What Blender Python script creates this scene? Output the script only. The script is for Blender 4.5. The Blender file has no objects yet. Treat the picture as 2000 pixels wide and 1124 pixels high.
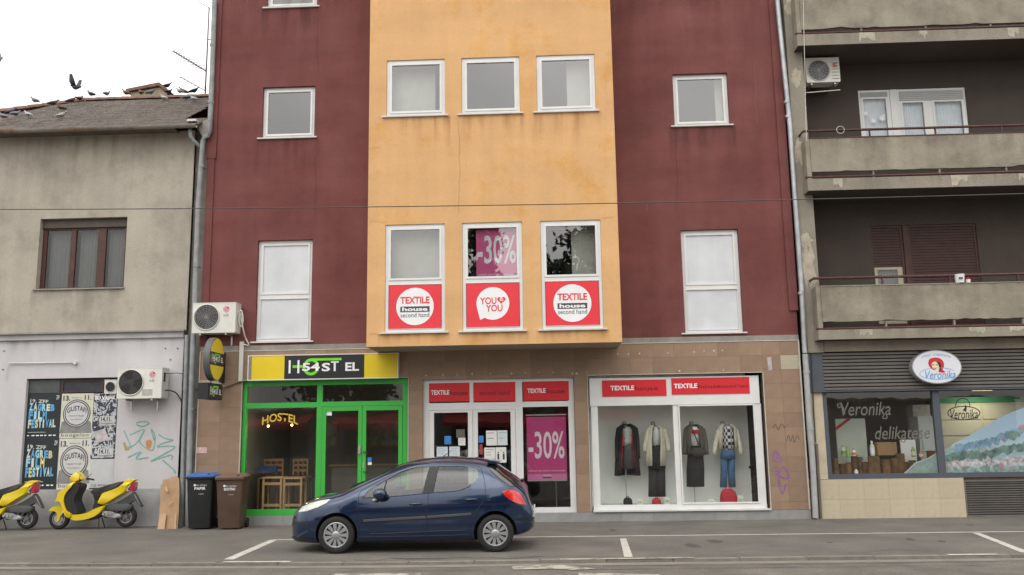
import bpy, bmesh, math, random
import numpy as np
from mathutils import Vector, Matrix
random.seed(7)
S = bpy.context.scene
COL = S.collection
R = math.radians
# ------------------------------------------------------------------ camera
F, YAW, PITCH, ROLL, CH, CD = 1728.4, .040845, .164636, -.015604, 1.880, 19.773
def _axes():
    fw = np.array([-math.sin(YAW)*math.cos(PITCH), math.cos(YAW)*math.cos(PITCH), math.sin(PITCH)])
    r0 = np.array([math.cos(YAW), math.sin(YAW), 0.]); u0 = np.cross(r0, fw)
    r = math.cos(ROLL)*r0+math.sin(ROLL)*u0; u = -math.sin(ROLL)*r0+math.cos(ROLL)*u0
    return r, u, fw
AR, AU, AF = _axes()
CAM = np.array([0, -CD, CH])
cd = bpy.data.cameras.new('camera'); cam = bpy.data.objects.new('camera', cd); COL.objects.link(cam)
cd.sensor_width = 36; cd.lens = F/2000*36; cd.clip_end = 2000
cam.matrix_world = Matrix(((AR[0], AU[0], -AF[0], 0), (AR[1], AU[1], -AF[1], -CD), (AR[2], AU[2], -AF[2], CH), (0, 0, 0, 1)))
S.camera = cam
# ------------------------------------------------------------------ overcast daylight
W = bpy.data.worlds.new('World'); S.world = W; W.use_nodes = True
nt = W.node_tree; nt.nodes.clear()
sky = nt.nodes.new('ShaderNodeTexSky'); sky.sky_type = 'NISHITA'; sky.sun_disc = False
sky.sun_elevation = R(52); sky.sun_rotation = R(200); sky.dust_density = 4; sky.air_density = 1.0
hs = nt.nodes.new('ShaderNodeHueSaturation'); hs.inputs['Saturation'].default_value = .10
bg = nt.nodes.new('ShaderNodeBackground'); bg.inputs['Strength'].default_value = .15
wo = nt.nodes.new('ShaderNodeOutputWorld')
tcw = nt.nodes.new('ShaderNodeTexCoord'); cn = nt.nodes.new('ShaderNodeTexNoise'); cn.inputs['Scale'].default_value = 2.6; cn.inputs['Detail'].default_value = 5
cr = nt.nodes.new('ShaderNodeMapRange'); cr.inputs[1].default_value = .35; cr.inputs[2].default_value = .65; cr.inputs[3].default_value = 14.5; cr.inputs[4].default_value = 26.5   # even cloud layer
cc = nt.nodes.new('ShaderNodeMix'); cc.data_type = 'RGBA'; cc.blend_type = 'MULTIPLY'; cc.inputs[0].default_value = 1; cc.inputs[6].default_value = (1, .985, .955, 1)
cm_ = nt.nodes.new('ShaderNodeMix'); cm_.data_type = 'RGBA'; cm_.inputs[0].default_value = .8
nt.links.new(tcw.outputs['Generated'], cn.inputs['Vector']); nt.links.new(cn.outputs['Fac'], cr.inputs[0])
sx = nt.nodes.new('ShaderNodeSeparateXYZ'); nt.links.new(tcw.outputs['Generated'], sx.inputs[0])
oz = nt.nodes.new('ShaderNodeMapRange'); oz.inputs[1].default_value = 0; oz.inputs[2].default_value = 1; oz.inputs[3].default_value = .36; oz.inputs[4].default_value = 1.0   # standard overcast sky: horizon a third of the zenith
nt.links.new(sx.outputs['Z'], oz.inputs[0]); om = nt.nodes.new('ShaderNodeMath'); om.operation = 'MULTIPLY'; nt.links.new(cr.outputs[0], om.inputs[0]); nt.links.new(oz.outputs[0], om.inputs[1]); nt.links.new(om.outputs[0], cc.inputs[7])
nt.links.new(sky.outputs[0], hs.inputs['Color']); nt.links.new(hs.outputs[0], cm_.inputs[6]); nt.links.new(cc.outputs[2], cm_.inputs[7]); nt.links.new(cm_.outputs[2], bg.inputs['Color']); nt.links.new(bg.outputs[0], wo.inputs[0])
sd = bpy.data.lights.new('sun', 'SUN'); sd.energy = 0.5; sd.angle = R(40); sd.color = (1, .97, .92)
so = bpy.data.objects.new('sun', sd); COL.objects.link(so)
so.rotation_euler = Vector((.25, .62, -.78)).to_track_quat('-Z', 'Y').to_euler()
S.view_settings.view_transform = 'Standard'; S.view_settings.look = 'None'
S.view_settings.gamma = 1; S.view_settings.use_curve_mapping = False; S.view_settings.exposure = 0.0
S.render.engine = 'CYCLES'; S.cycles.use_denoising = True
S.cycles.max_bounces = 10; S.cycles.transparent_max_bounces = 16

# ------------------------------------------------------------------ pixel -> place
def ray(x, y): return (x-1000)/F*AR-(y-562)/F*AU+AF
def PX(x, y, Y=0.):
    d = ray(x, y); t = (Y+CD)/d[1]; q = CAM+t*d; return Vector(q)
def GX(x, y, z=0.):
    d = ray(x, y); t = (z-CH)/d[2]; return Vector(CAM+t*d)
def RPX(xl, xr, yt, yb, Y=0.):
    ym, xm = (yt+yb)/2, (xl+xr)/2
    return PX(xl, ym, Y).x, PX(xr, ym, Y).x, PX(xm, yb, Y).z, PX(xm, yt, Y).z
# ------------------------------------------------------------------ materials
MATS = {}
def mat(name, col, rough=.7, var=.12, scale=2., streak=0., bump=0., bscale=80., rand=0., metal=0., coat=0., spec=.4, col2=None, c2s=1.5, c2t=.55, c2w=.12, emit=0, grain=0., hband=0.):
    if name in MATS: return MATS[name]
    m = bpy.data.materials.new(name); m.use_nodes = True; MATS[name] = m
    n = m.node_tree.nodes; L = m.node_tree.links; b = n['Principled BSDF']
    b.inputs['Roughness'].default_value = rough; b.inputs['Metallic'].default_value = metal
    b.inputs['Coat Weight'].default_value = coat; b.inputs['Coat Roughness'].default_value = .04
    b.inputs['Specular IOR Level'].default_value = spec
    tc = n.new('ShaderNodeTexCoord')
    rgb = n.new('ShaderNodeRGB'); rgb.outputs[0].default_value = (*col, 1); out = rgb.outputs[0]
    if col2:
        t = n.new('ShaderNodeTexNoise'); t.inputs['Scale'].default_value = c2s; t.inputs['Detail'].default_value = 6; t.inputs['Roughness'].default_value = .65
        L.new(tc.outputs['Object'], t.inputs['Vector'])
        mr = n.new('ShaderNodeMapRange'); mr.inputs[1].default_value = c2t-c2w; mr.inputs[2].default_value = c2t+c2w
        L.new(t.outputs['Fac'], mr.inputs[0])
        mx = n.new('ShaderNodeMix'); mx.data_type = 'RGBA'; L.new(mr.outputs[0], mx.inputs[0]); L.new(out, mx.inputs[6]); mx.inputs[7].default_value = (*col2, 1); out = mx.outputs[2]
    def mul(fac_out, lo, hi, cur, a=.3, bb=.7):
        mr = n.new('ShaderNodeMapRange'); mr.inputs[1].default_value = a; mr.inputs[2].default_value = bb; mr.inputs[3].default_value = lo; mr.inputs[4].default_value = hi
        L.new(fac_out, mr.inputs[0])
        mx = n.new('ShaderNodeMix'); mx.data_type = 'RGBA'; mx.blend_type = 'MULTIPLY'; mx.inputs[0].default_value = 1
        L.new(cur, mx.inputs[6]); L.new(mr.outputs[0], mx.inputs[7]); return mx.outputs[2]
    if var:
        t = n.new('ShaderNodeTexNoise'); t.inputs['Scale'].default_value = scale; t.inputs['Detail'].default_value = 8; t.inputs['Roughness'].default_value = .6
        L.new(tc.outputs['Object'], t.inputs['Vector']); out = mul(t.outputs['Fac'], 1-var, 1+var, out)
    if streak:
        mp = n.new('ShaderNodeMapping'); mp.inputs['Scale'].default_value = (3.2, 3.2, .22); L.new(tc.outputs['Object'], mp.inputs[0])
        t = n.new('ShaderNodeTexNoise'); t.inputs['Scale'].default_value = 1.; t.inputs['Detail'].default_value = 5
        L.new(mp.outputs[0], t.inputs['Vector']); out = mul(t.outputs['Fac'], 1-streak, 1+streak*.4, out)
    if hband:
        mp = n.new('ShaderNodeMapping'); mp.inputs['Scale'].default_value = (.25, .25, 1.5); L.new(tc.outputs['Object'], mp.inputs[0])
        t = n.new('ShaderNodeTexNoise'); t.inputs['Scale'].default_value = 1.; t.inputs['Detail'].default_value = 6; t.inputs['Roughness'].default_value = .55
        L.new(mp.outputs[0], t.inputs['Vector']); out = mul(t.outputs['Fac'], 1-hband, 1+hband, out)
    if grain:
        t = n.new('ShaderNodeTexNoise'); t.inputs['Scale'].default_value = 28.; t.inputs['Detail'].default_value = 5; t.inputs['Roughness'].default_value = .8
        L.new(tc.outputs['Object'], t.inputs['Vector']); out = mul(t.outputs['Fac'], 1-grain, 1+grain, out)
    if rand:
        oi = n.new('ShaderNodeObjectInfo'); out = mul(oi.outputs['Random'], 1-rand, 1+rand, out, 0, 1)
    L.new(out, b.inputs['Base Color'])
    if bump:
        t = n.new('ShaderNodeTexNoise'); t.inputs['Scale'].default_value = bscale; t.inputs['Detail'].default_value = 4
        L.new(tc.outputs['Object'], t.inputs['Vector'])
        bp = n.new('ShaderNodeBump'); bp.inputs['Strength'].default_value = bump; bp.inputs['Distance'].default_value = .02
        L.new(t.outputs['Fac'], bp.inputs['Height']); L.new(bp.outputs[0], b.inputs['Normal'])
    if emit:
        b.inputs['Emission Color'].default_value = (*col, 1); b.inputs['Emission Strength'].default_value = emit
    return m
def glass(name, ior=1.75, tint=(.9, .93, .92)):
    if name in MATS: return MATS[name]
    m = bpy.data.materials.new(name); m.use_nodes = True; MATS[name] = m
    n = m.node_tree.nodes; L = m.node_tree.links; n.remove(n['Principled BSDF'])
    tr = n.new('ShaderNodeBsdfTransparent'); tr.inputs[0].default_value = (*tint, 1)
    gl = n.new('ShaderNodeBsdfGlossy'); gl.inputs['Roughness'].default_value = .01
    fr = n.new('ShaderNodeFresnel'); fr.inputs[0].default_value = ior
    ge = n.new('ShaderNodeNewGeometry')   # keep the same reflectance from both sides of a thin pane
    mp = n.new('ShaderNodeMath'); mp.operation = 'MULTIPLY'; mp.inputs[1].default_value = 1/ior-ior
    ad = n.new('ShaderNodeMath'); ad.operation = 'ADD'; ad.inputs[1].default_value = ior
    L.new(ge.outputs['Backfacing'], mp.inputs[0]); L.new(mp.outputs[0], ad.inputs[0]); L.new(ad.outputs[0], fr.inputs[0])
    fr.inputs[0].default_value = ior
    tc = n.new('ShaderNodeTexCoord'); t = n.new('ShaderNodeTexNoise'); t.inputs['Scale'].default_value = 1.1
    L.new(tc.outputs['Object'], t.inputs['Vector'])
    bp = n.new('ShaderNodeBump'); bp.inputs['Strength'].default_value = .05; bp.inputs['Distance'].default_value = .05
    L.new(t.outputs['Fac'], bp.inputs['Height']); L.new(bp.outputs[0], gl.inputs['Normal'])
    mx = n.new('ShaderNodeMixShader'); L.new(fr.outputs[0], mx.inputs[0]); L.new(tr.outputs[0], mx.inputs[1]); L.new(gl.outputs[0], mx.inputs[2])
    L.new(mx.outputs[0], n['Material Output'].inputs[0]); return m
# ------------------------------------------------------------------ mesh builder
class MB:
    def __init__(s): s.v = []; s.f = []; s.m = []
    def add(s, vs, fs, mi=0):
        o = len(s.v); s.v += [tuple(q) for q in vs]; s.f += [tuple(i+o for i in f) for f in fs]; s.m += [mi]*len(fs); return s
    def box(s, x0, x1, y0, y1, z0, z1, mi=0):
        x0, x1 = min(x0, x1), max(x0, x1); y0, y1 = min(y0, y1), max(y0, y1); z0, z1 = min(z0, z1), max(z0, z1)
        return s.add([(x0, y0, z0), (x1, y0, z0), (x1, y1, z0), (x0, y1, z0), (x0, y0, z1), (x1, y0, z1), (x1, y1, z1), (x0, y1, z1)],
              [(0, 3, 2, 1), (4, 5, 6, 7), (0, 1, 5, 4), (1, 2, 6, 5), (2, 3, 7, 6), (3, 0, 4, 7)], mi)
    def poly(s, pts, mi=0): return s.add(pts, [tuple(range(len(pts)))], mi)
    def prism(s, pts, off, mi=0):      # planar outline pushed along a vector
        n = len(pts); off = Vector(off); a = [Vector(q) for q in pts]; b = [q+off for q in a]
        return s.add(a+b, [tuple(range(n)), tuple(range(2*n-1, n-1, -1))]+[(i, i+n, (i+1) % n+n, (i+1) % n) for i in range(n)], mi)
    def xz(s, pts, y0, y1, mi=0): return s.prism([(q[0], y0, q[1]) for q in pts], (0, y1-y0, 0), mi)
    def loft(s, rings, closed=True, caps=True, mi=0):
        n = len(rings[0]); vs = [q for r in rings for q in r]; fs = []
        for i in range(len(rings)-1):
            for j in range(n if closed else n-1):
                k = (j+1) % n; fs.append((i*n+j, i*n+k, (i+1)*n+k, (i+1)*n+j))
        if caps and closed: fs += [tuple(range(n-1, -1, -1)), tuple(range((len(rings)-1)*n, len(rings)*n))]
        return s.add(vs, fs, mi)
    def tube(s, pts, r, n=8, mi=0):
        pts = [Vector(q) for q in pts]; rs = r if isinstance(r, (list, tuple)) else [r]*len(pts); rings = []
        for i, q in enumerate(pts):
            d = (pts[min(i+1, len(pts)-1)]-pts[max(i-1, 0)]).normalized()
            a = d.cross(Vector((0, 0, 1)) if abs(d.z) < .9 else Vector((0, 1, 0))).normalized(); b = d.cross(a)
            rings.append([q+rs[i]*(math.cos(t)*a+math.sin(t)*b) for t in [2*math.pi*k/n for k in range(n)]])
        return s.loft(rings, mi=mi)
    def lathe(s, prof, c, axis='Z', n=24, mi=0, closed_prof=False):   # prof: (radius, along)
        c = Vector(c); rings = []
        for r, a in prof:
            ring = []
            for k in range(n):
                t = 2*math.pi*k/n; u, w = r*math.cos(t), r*math.sin(t)
                ring.append(c+{'Z': Vector((u, w, a)), 'Y': Vector((u, a, w)), 'X': Vector((a, u, w))}[axis])
            rings.append(ring)
        if closed_prof: rings.append(rings[0])
        return s.loft(rings, caps=not closed_prof, mi=mi)
    def ball(s, c, rx, ry, rz, n=12, mi=0):
        c = Vector(c); rings = []
        for i in range(1, n//2):
            p = math.pi*i/(n//2)-math.pi/2
            rings.append([c+Vector((rx*math.cos(p)*math.cos(t), ry*math.cos(p)*math.sin(t), rz*math.sin(p))) for t in [2*math.pi*k/n for k in range(n)]])
        return s.loft(rings, mi=mi)
    def frame(s, x0, x1, z0, z1, y0, y1, wl, wr=None, wb=None, wt=None, mi=0):
        wr = wl if wr is None else wr; wb = wl if wb is None else wb; wt = wl if wt is None else wt
        s.box(x0, x0+wl, y0, y1, z0, z1, mi); s.box(x1-wr, x1, y0, y1, z0, z1, mi)
        s.box(x0+wl, x1-wr, y0, y1, z0, z0+wb, mi); s.box(x0+wl, x1-wr, y0, y1, z1-wt, z1, mi); return s
    def wall(s, x0, x1, z0, z1, Y, ops, dep, mi=0):
        xs = sorted({x0, x1, *[v for o in ops for v in o[:2]]}); zs = sorted({z0, z1, *[v for o in ops for v in o[2:4]]})
        for i in range(len(xs)-1):
            for j in range(len(zs)-1):
                cx, cz = (xs[i]+xs[i+1])/2, (zs[j]+zs[j+1])/2
                if not any(o[0] < cx < o[1] and o[2] < cz < o[3] for o in ops):
                    s.poly([(xs[i], Y, zs[j]), (xs[i+1], Y, zs[j]), (xs[i+1], Y, zs[j+1]), (xs[i], Y, zs[j+1])], mi)
        for a, b, c, d in [o[:4] for o in ops]:
            e = Y+dep
            s.poly([(a, Y, c), (a, Y, d), (a, e, d), (a, e, c)], mi); s.poly([(b, Y, c), (b, e, c), (b, e, d), (b, Y, d)], mi)
            s.poly([(a, Y, c), (a, e, c), (b, e, c), (b, Y, c)], mi); s.poly([(a, Y, d), (b, Y, d), (b, e, d), (a, e, d)], mi)
        return s
    def mesh(s, name):
        me = bpy.data.meshes.new(name); me.from_pydata(s.v, [], s.f); me.polygons.foreach_set('material_index', s.m); me.update(); return me
    def build(s, name, m, parent=None, smooth=False, fix=True, angle=None):
        me = s.mesh(name)
        if fix:
            bm = bmesh.new(); bm.from_mesh(me); bmesh.ops.recalc_face_normals(bm, faces=bm.faces); bm.to_mesh(me); bm.free()
        for q in (m if isinstance(m, (list, tuple)) else [m]): me.materials.append(q)
        if smooth:
            me.polygons.foreach_set('use_smooth', [True]*len(me.polygons))
            if angle: me.set_sharp_from_angle(angle=R(angle))
        return link(name, me, parent)
def link(name, me, parent=None):
    o = bpy.data.objects.new(name, me); COL.objects.link(o); attach(o, parent); return o
def attach(o, parent):
    if parent is None: return
    o.parent = parent
    if parent.type == 'EMPTY': o.matrix_parent_inverse = parent.matrix_basis.inverted()
def tag(o, label, cat=None, group=None, kind=None):
    if label: o['label'] = label
    if cat: o['category'] = cat
    if group: o['group'] = group
    if kind: o['kind'] = kind
    return o
def thing(name, label, cat, loc, group=None):
    o = bpy.data.objects.new(name, None); COL.objects.link(o); o.location = loc; o.empty_display_size = .2
    o.matrix_basis = Matrix.Translation(Vector(loc)); return tag(o, label, cat, group)
def copy_tree(o, parent=None):
    c = o.copy(); COL.objects.link(c)
    if parent: c.parent = parent; c.matrix_parent_inverse = o.matrix_parent_inverse.copy()
    for ch in o.children: copy_tree(ch, c)
    return c
def text_mesh(s, bold=0., shear=0., space=1.):
    cu = bpy.data.curves.new('t', 'FONT'); cu.body = s; cu.offset = bold; cu.shear = shear; cu.space_character = space; cu.resolution_u = 3
    o = bpy.data.objects.new('t', cu); COL.objects.link(o)
    dg = bpy.context.evaluated_depsgraph_get(); me = bpy.data.meshes.new_from_object(o.evaluated_get(dg))
    bpy.data.objects.remove(o); bpy.data.curves.remove(cu); return me
def text(s, box, Y, m, parent, bold=0., shear=0., facing='-Y', arch=0., slant=0., name='lettering', space=1.):
    """lettering fitted to box (a0,a1,z0,z1) on the plane Y (or X when facing +X)"""
    me = text_mesh(s, bold, shear, space); vs = [v.co.copy() for v in me.vertices]
    x0, x1 = min(v.x for v in vs), max(v.x for v in vs); y0, y1 = min(v.y for v in vs), max(v.y for v in vs)
    a0, a1, z0, z1 = box
    for v, c in zip(me.vertices, vs):
        u = (c.x-x0)/(x1-x0); w = (c.y-y0)/(y1-y0)
        a = a0+(a1-a0)*u; z = z0+(z1-z0)*w+arch*(1-(2*u-1)**2)+slant*u
        v.co = (a, Y, z) if facing == '-Y' else (Y, a, z)
    me.materials.clear(); me.materials.append(m); me.update()
    return link(name, me, parent)
def tpx(s, xl, xr, yt, yb, Y, m, parent, **k): return text(s, RPX(xl, xr, yt, yb, Y), Y, m, parent, **k)
def ellipse(cx, cz, rx, rz, n=40): return [(cx+rx*math.cos(2*math.pi*k/n), cz+rz*math.sin(2*math.pi*k/n)) for k in range(n)]
def ribbon(mb, pts, w, Y, mi=0):     # flat painted stroke on a wall
    pts = [Vector((q[0], q[1])) for q in pts]; L = []; Q = []
    for i, q in enumerate(pts):
        d = (pts[min(i+1, len(pts)-1)]-pts[max(i-1, 0)]).normalized(); nrm = Vector((-d.y, d.x))*w/2
        L.append((q+nrm).to_tuple()); Q.append((q-nrm).to_tuple())
    n = len(pts); e_ = len(mb.v)*2e-5; vs = [(a, Y-e_-k*4e-5, b) for k, (a, b) in enumerate(L)]+[(a, Y-e_-k*4e-5, b) for k, (a, b) in enumerate(Q)]
    return mb.add(vs, [(i, i+1, n+i+1, n+i) for i in range(n-1)], mi)
def smoothpath(pts, k=6):
    out = []
    for i in range(len(pts)-1):
        p0, p1, p2, p3 = [Vector(pts[max(0, min(len(pts)-1, j))]) for j in (i-1, i, i+1, i+2)]
        for q in range(k):
            t = q/k; out.append(.5*((2*p1)+(p2-p0)*t+(2*p0-5*p1+4*p2-p3)*t*t+(3*p1-p0-3*p2+p3)*t**3))
    out.append(Vector(pts[-1])); return out
# palette
def W_(v): return (v, v, v)
PVC = mat('white_pvc', (.70, .70, .69), .35, .05, 3)
PVCD = mat('aged_white_pvc', (.60, .60, .58), .4, .08, 3)
MAROON = mat('maroon_stucco', (.165, .052, .048), .9, .14, .8, .10, .5, 110, col2=(.20, .074, .070), c2s=.75, c2t=.55, c2w=.16, grain=.14, hband=.14)
YELLOW = mat('ochre_stucco', (.68, .405, .19), .9, .05, 1.0, .06, .4, 110, col2=(.60, .31, .09), c2s=1.0, c2t=.62, c2w=.10, grain=.07, hband=.07)
CONC = mat('grey_concrete', (.28, .265, .235), .9, .2, 3, .1, .3, 60)
TILE = mat('brown_tile', (.29, .195, .132), .6, .12, 3, .10, .05, 60, rand=.10, grain=.08)
PLINTH = mat('grey_plinth_tile', (.27, .27, .265), .6, .1, 6, 0, .05, 60, rand=.08)
GREEN = mat('green_paint', (.05, .40, .06), .4, .05, 2)
GLS = glass('window_glass', 2.8, (.82, .85, .85))
SHOP = glass('shop_glass', 1.80, (.92, .94, .93))
RED = mat('red_print', (.62, .025, .035), .35, .04, 2)
REDP = mat('bright_red_print', (.74, .045, .06), .35, .04, 2)
WHT = mat('white_print', (.80, .80, .81), .5, .03, 2)
BLK = mat('black_print', (.02, .02, .022), .45, .05, 2)
DKRED = mat('dark_red_print', (.13, .012, .015), .5, .03, 2)
DGREY = mat('dark_grey_metal', (.06, .063, .068), .5, .1, 4)
ROOM = mat('room_wall', (.20, .19, .18), .9, .1, 1)
MAG = mat('magenta_print', (.43, .037, .165), .45, .05, 2)
ALU = mat('zinc', (.42, .44, .46), .45, .2, 4, 0, 0, 60, metal=.5)
PIPEG = mat('grey_pipe_paint', (.27, .29, .30), .6, .22, 5, 0, .1, 40)
STEEL = mat('steel', (.5, .5, .5), .35, .1, 6, metal=.8)
ACW = mat('ac_white', (.66, .65, .60), .45, .08, 3, .05)
BLACKP = mat('black_plastic', (.018, .018, .02), .55, .1, 6)
RUBBER = mat('rubber', (.02, .02, .021), .85, .15, 10)
WOOD = mat('light_wood', (.45, .28, .13), .5, .15, 6)
DWOOD = mat('brown_wood', (.075, .035, .027), .6, .25, 6, .1)
# ================================================================== ground
ASPH = mat('road_asphalt', (.145, .132, .114), .92, .22, 1.5, 0, .9, 160, grain=.3, col2=(.185, .172, .15), c2s=.45, c2t=.5)
PAVE = mat('pavement_asphalt', (.172, .157, .136), .92, .2, .8, 0, .9, 160, grain=.3, col2=(.145, .135, .122), c2s=.55, c2t=.54, c2w=.14)
KERB = mat('kerb_concrete', (.19, .175, .15), .9, .2, 4, 0, .4, 60, rand=.1)
PAINT = mat('road_paint', (.47, .455, .41), .8, .1, 3, 0, .2, 80, col2=(.30, .285, .255), c2s=5, c2t=.6, c2w=.08)
WORN = mat('worn_road_paint', (.36, .34, .285), .85, .15, 3, 0, .2, 80, col2=(.14, .13, .115), c2s=4, c2t=.54, c2w=.07)
RZ = -.045
def kerb_y(X): return float(np.interp(X, [-40, -9, -2.75, 7, 40], [-5.75, -5.70, -5.98, -5.86, -5.86]))
tag(MB().poly([(-300, -300, RZ), (300, -300, RZ), (300, 300, RZ), (-300, 300, RZ)]).build('road', ASPH), 'grey asphalt tram road in front of the shops', kind='structure')
xs = [-40, -9, -2.75, 7, 40]
pm = MB().add([(x, kerb_y(x)+.13, 0) for x in xs]+[(x, 6., 0) for x in xs]+[(x, kerb_y(x)+.13, RZ) for x in xs],
              [(i, i+1, 6+i, 5+i) for i in range(4)]+[(10+i, 11+i, i+1, i) for i in range(4)])
pave = tag(pm.build('pavement', PAVE), 'worn asphalt pavement with parking bays along the house fronts', kind='structure')
x = -13.2; k = 0
while x < 13:
    L_ = .985; y = (kerb_y(x)+kerb_y(x+L_))/2; h = random.uniform(-.006, .004); ang = math.atan2(kerb_y(x+L_)-kerb_y(x), L_)
    mb = MB(); b_ = .014
    z0, z1 = RZ-.02, .0+h+.004
    mb.xz([(0, z0), (L_+.006, z0), (L_+.006, z1-b_), (L_+.006-b_, z1), (b_, z1), (0, z1-b_)], 0, .128)
    o = mb.build('kerb_stone', KERB, pave); o.location = (x, y, 0); o.rotation_euler = (0, 0, ang); x += 1.0
gut = MB()
gx = np.linspace(-14, 14, 29)
gut.add([(q, kerb_y(q)-.26, RZ+.004) for q in gx]+[(q, kerb_y(q)-.002, RZ+.004) for q in gx], [(i, i+1, 30+i, 29+i) for i in range(28)])
GUT = mat('gutter_dust', (.19, .175, .148), .95, .2, 2, 0, .3, 90)
tag(gut.build('gutter_strip', GUT), 'pale dusty gutter strip of road along the kerb', kind='structure')
def gpoly(name, px, z, m, parent=None):
    mb = MB(); mb.poly([GX(a, b, z) for a, b in px]); o = mb.build(name, m, parent, fix=False); return o
def mark(name, px, z=.004, m=PAINT): return gpoly(name, px, z, m, pave)
l0, l1 = GX(523, 1056), GX(1996, 1038.5)
yl = (l0.y+l1.y)/2
MB().add([(l0.x, yl-.05, .004), (14, yl-.02, .004), (14, yl+.08, .004), (l0.x+.1, yl+.05, .004)], [(0, 1, 2, 3)]).build('painted_line', PAINT, pave, fix=False)
mark('painted_line', [(525, 1055.5), (541, 1055.5), (456, 1093), (437, 1093)], .0045)
mark('painted_line', [(1211, 1052), (1223, 1052), (1236, 1088), (1219, 1088)], .0045)
mark('painted_line', [(1899, 1041), (1913, 1041), (2012, 1079), (1993, 1079)], .0045)
for a, b in ((446, 578), (1094, 1357), (1883, 1982)):     # paint on the kerb tops
    A, B = GX(a, 1095), GX(b, 1093); mb = MB()
    n = 8; rag = [random.uniform(.02, .11) for _ in range(n+1)]
    mb.add([(A.x+(B.x-A.x)*i/n, kerb_y(A.x+(B.x-A.x)*i/n)+.145-rag[i]*.3, .010) for i in range(n+1)]+[(A.x+(B.x-A.x)*i/n, kerb_y(A.x+(B.x-A.x)*i/n)+.008, .010) for i in range(n+1)], [(i, i+1, n+2+i, n+1+i) for i in range(n)])
    mb.build('kerb_paint', PAINT if a != 1094 else WORN, pave, fix=False)
def rmark(px, m): return tag(gpoly('road_marking', px, RZ+.008, m), 'worn white marking painted on the tram road', kind='structure')
rmark([(1000, 1107), (1060, 1103.5), (1100, 1104), (1165, 1111), (1120, 1114), (1080, 1111), (1002, 1113)], WORN)
rmark([(655, 1121), (822, 1120), (818, 1140), (630, 1141)], WORN)
rmark([(1130, 1119), (1288, 1122), (1300, 1140), (1130, 1140)], WORN)
STAIN = mat('oil_stain', (.075, .07, .065), .8, .25, 8)
def blotch(cx, cy, rx, ry):
    c = GX(cx, cy); e = GX(cx+rx, cy); f_ = GX(cx, cy-ry); a, b = (e-c).length, (f_-c).length; mb = MB()
    ph = [random.uniform(.65, 1.2) for _ in range(14)]
    mb.poly([(c.x+a*ph[i]*math.cos(2*math.pi*i/14), c.y+b*ph[i]*math.sin(2*math.pi*i/14), .003) for i in range(14)]).build('oil_stain', STAIN, pave, fix=False)
for q in ((1352, 1066, 15, 4), (1398, 1058, 18, 3), (1197, 1036, 8, 2), (1778, 1054, 7, 3), (1840, 1058, 6, 2), (1620, 1060, 8, 1.5), (820, 1092, 60, 1.2), (1895, 1026, 7, 1.2)): blotch(*q)

CRK = mat('crack_dirt', (.045, .042, .038), .95)
def crack(pts, w, z, parent):
    P = []
    for (a, b), (c, d) in zip(pts[:-1], pts[1:]):
        for k in range(7): t = k/7; q = GX(a+(c-a)*t, b+(d-b)*t, z); P.append((q.x+random.uniform(-.02, .02), q.y+random.uniform(-.022, .022)))
    mb = MB(); Lf = [(x, y+w*random.uniform(.2, .8), z) for x, y in P]; Rt = [(x, y-w*random.uniform(.2, .8), z) for x, y in P]; n_ = len(P)
    return mb.add(Lf+Rt, [(i, i+1, n_+i+1, n_+i) for i in range(n_-1)]).build('crack', CRK, parent, fix=False)
for pts, w in (([(690, 1094), (735, 1096), (760, 1090), (830, 1092), (900, 1089), (1000, 1091), (1070, 1087)], .022), ([(1000, 1088), (1120, 1086), (1250, 1088.5)], .016), ([(1355, 1087), (1480, 1070), (1560, 1064), (1640, 1068)], .008), ([(60, 1060), (190, 1050), (300, 1057), (430, 1050)], .007), ([(1430, 1040), (1520, 1027), (1600, 1029)], .007), ([(1660, 1082), (1740, 1074), (1850, 1078)], .009)): crack(pts, w, .0035, pave)
road_o = bpy.data.objects['road']
for pts, w in (([(-20, 1113), (300, 1115), (640, 1116), (1000, 1114)], .014), ([(1000, 1114), (1400, 1110), (2020, 1103)], .014), ([(1180, 1106), (1500, 1103), (2020, 1096)], .01)): crack(pts, w, RZ+.006, road_o)
def streak_mat(name, col, dens):
    m = bpy.data.materials.new(name); m.use_nodes = True; MATS[name] = m; n = m.node_tree.nodes; L = m.node_tree.links; b = n['Principled BSDF']; b.inputs['Base Color'].default_value = (*col, 1); b.inputs['Roughness'].default_value = .95
    tc = n.new('ShaderNodeTexCoord'); mp = n.new('ShaderNodeMapping'); mp.inputs['Scale'].default_value = (4.5, 4.5, .45); L.new(tc.outputs['Object'], mp.inputs[0]); t = n.new('ShaderNodeTexNoise'); t.inputs['Scale'].default_value = 1; t.inputs['Detail'].default_value = 3; L.new(mp.outputs[0], t.inputs['Vector'])
    mr = n.new('ShaderNodeMapRange'); mr.inputs[1].default_value = .45; mr.inputs[2].default_value = .72; mr.inputs[4].default_value = dens; L.new(t.outputs['Fac'], mr.inputs[0])
    sp_ = n.new('ShaderNodeSeparateXYZ'); L.new(tc.outputs['Generated'], sp_.inputs[0]); pw = n.new('ShaderNodeMath'); pw.operation = 'POWER'; pw.inputs[1].default_value = 1.6; L.new(sp_.outputs['Z'], pw.inputs[0])
    mu = n.new('ShaderNodeMath'); mu.operation = 'MULTIPLY'; L.new(mr.outputs[0], mu.inputs[0]); L.new(pw.outputs[0], mu.inputs[1]); L.new(mu.outputs[0], b.inputs['Alpha']); return m
STK_M = streak_mat('maroon_drip', (.07, .03, .03), .40); STK_Y = streak_mat('ochre_drip', (.42, .19, .05), .45); STK_G = streak_mat('grey_drip', (.14, .12, .095), .28)
def drips(x0, x1, z1, h, Y, m, parent): return MB().poly([(x0, Y, z1-h), (x1, Y, z1-h), (x1, Y, z1), (x0, Y, z1)]).build('rain_streak', m, parent, fix=False)
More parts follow.
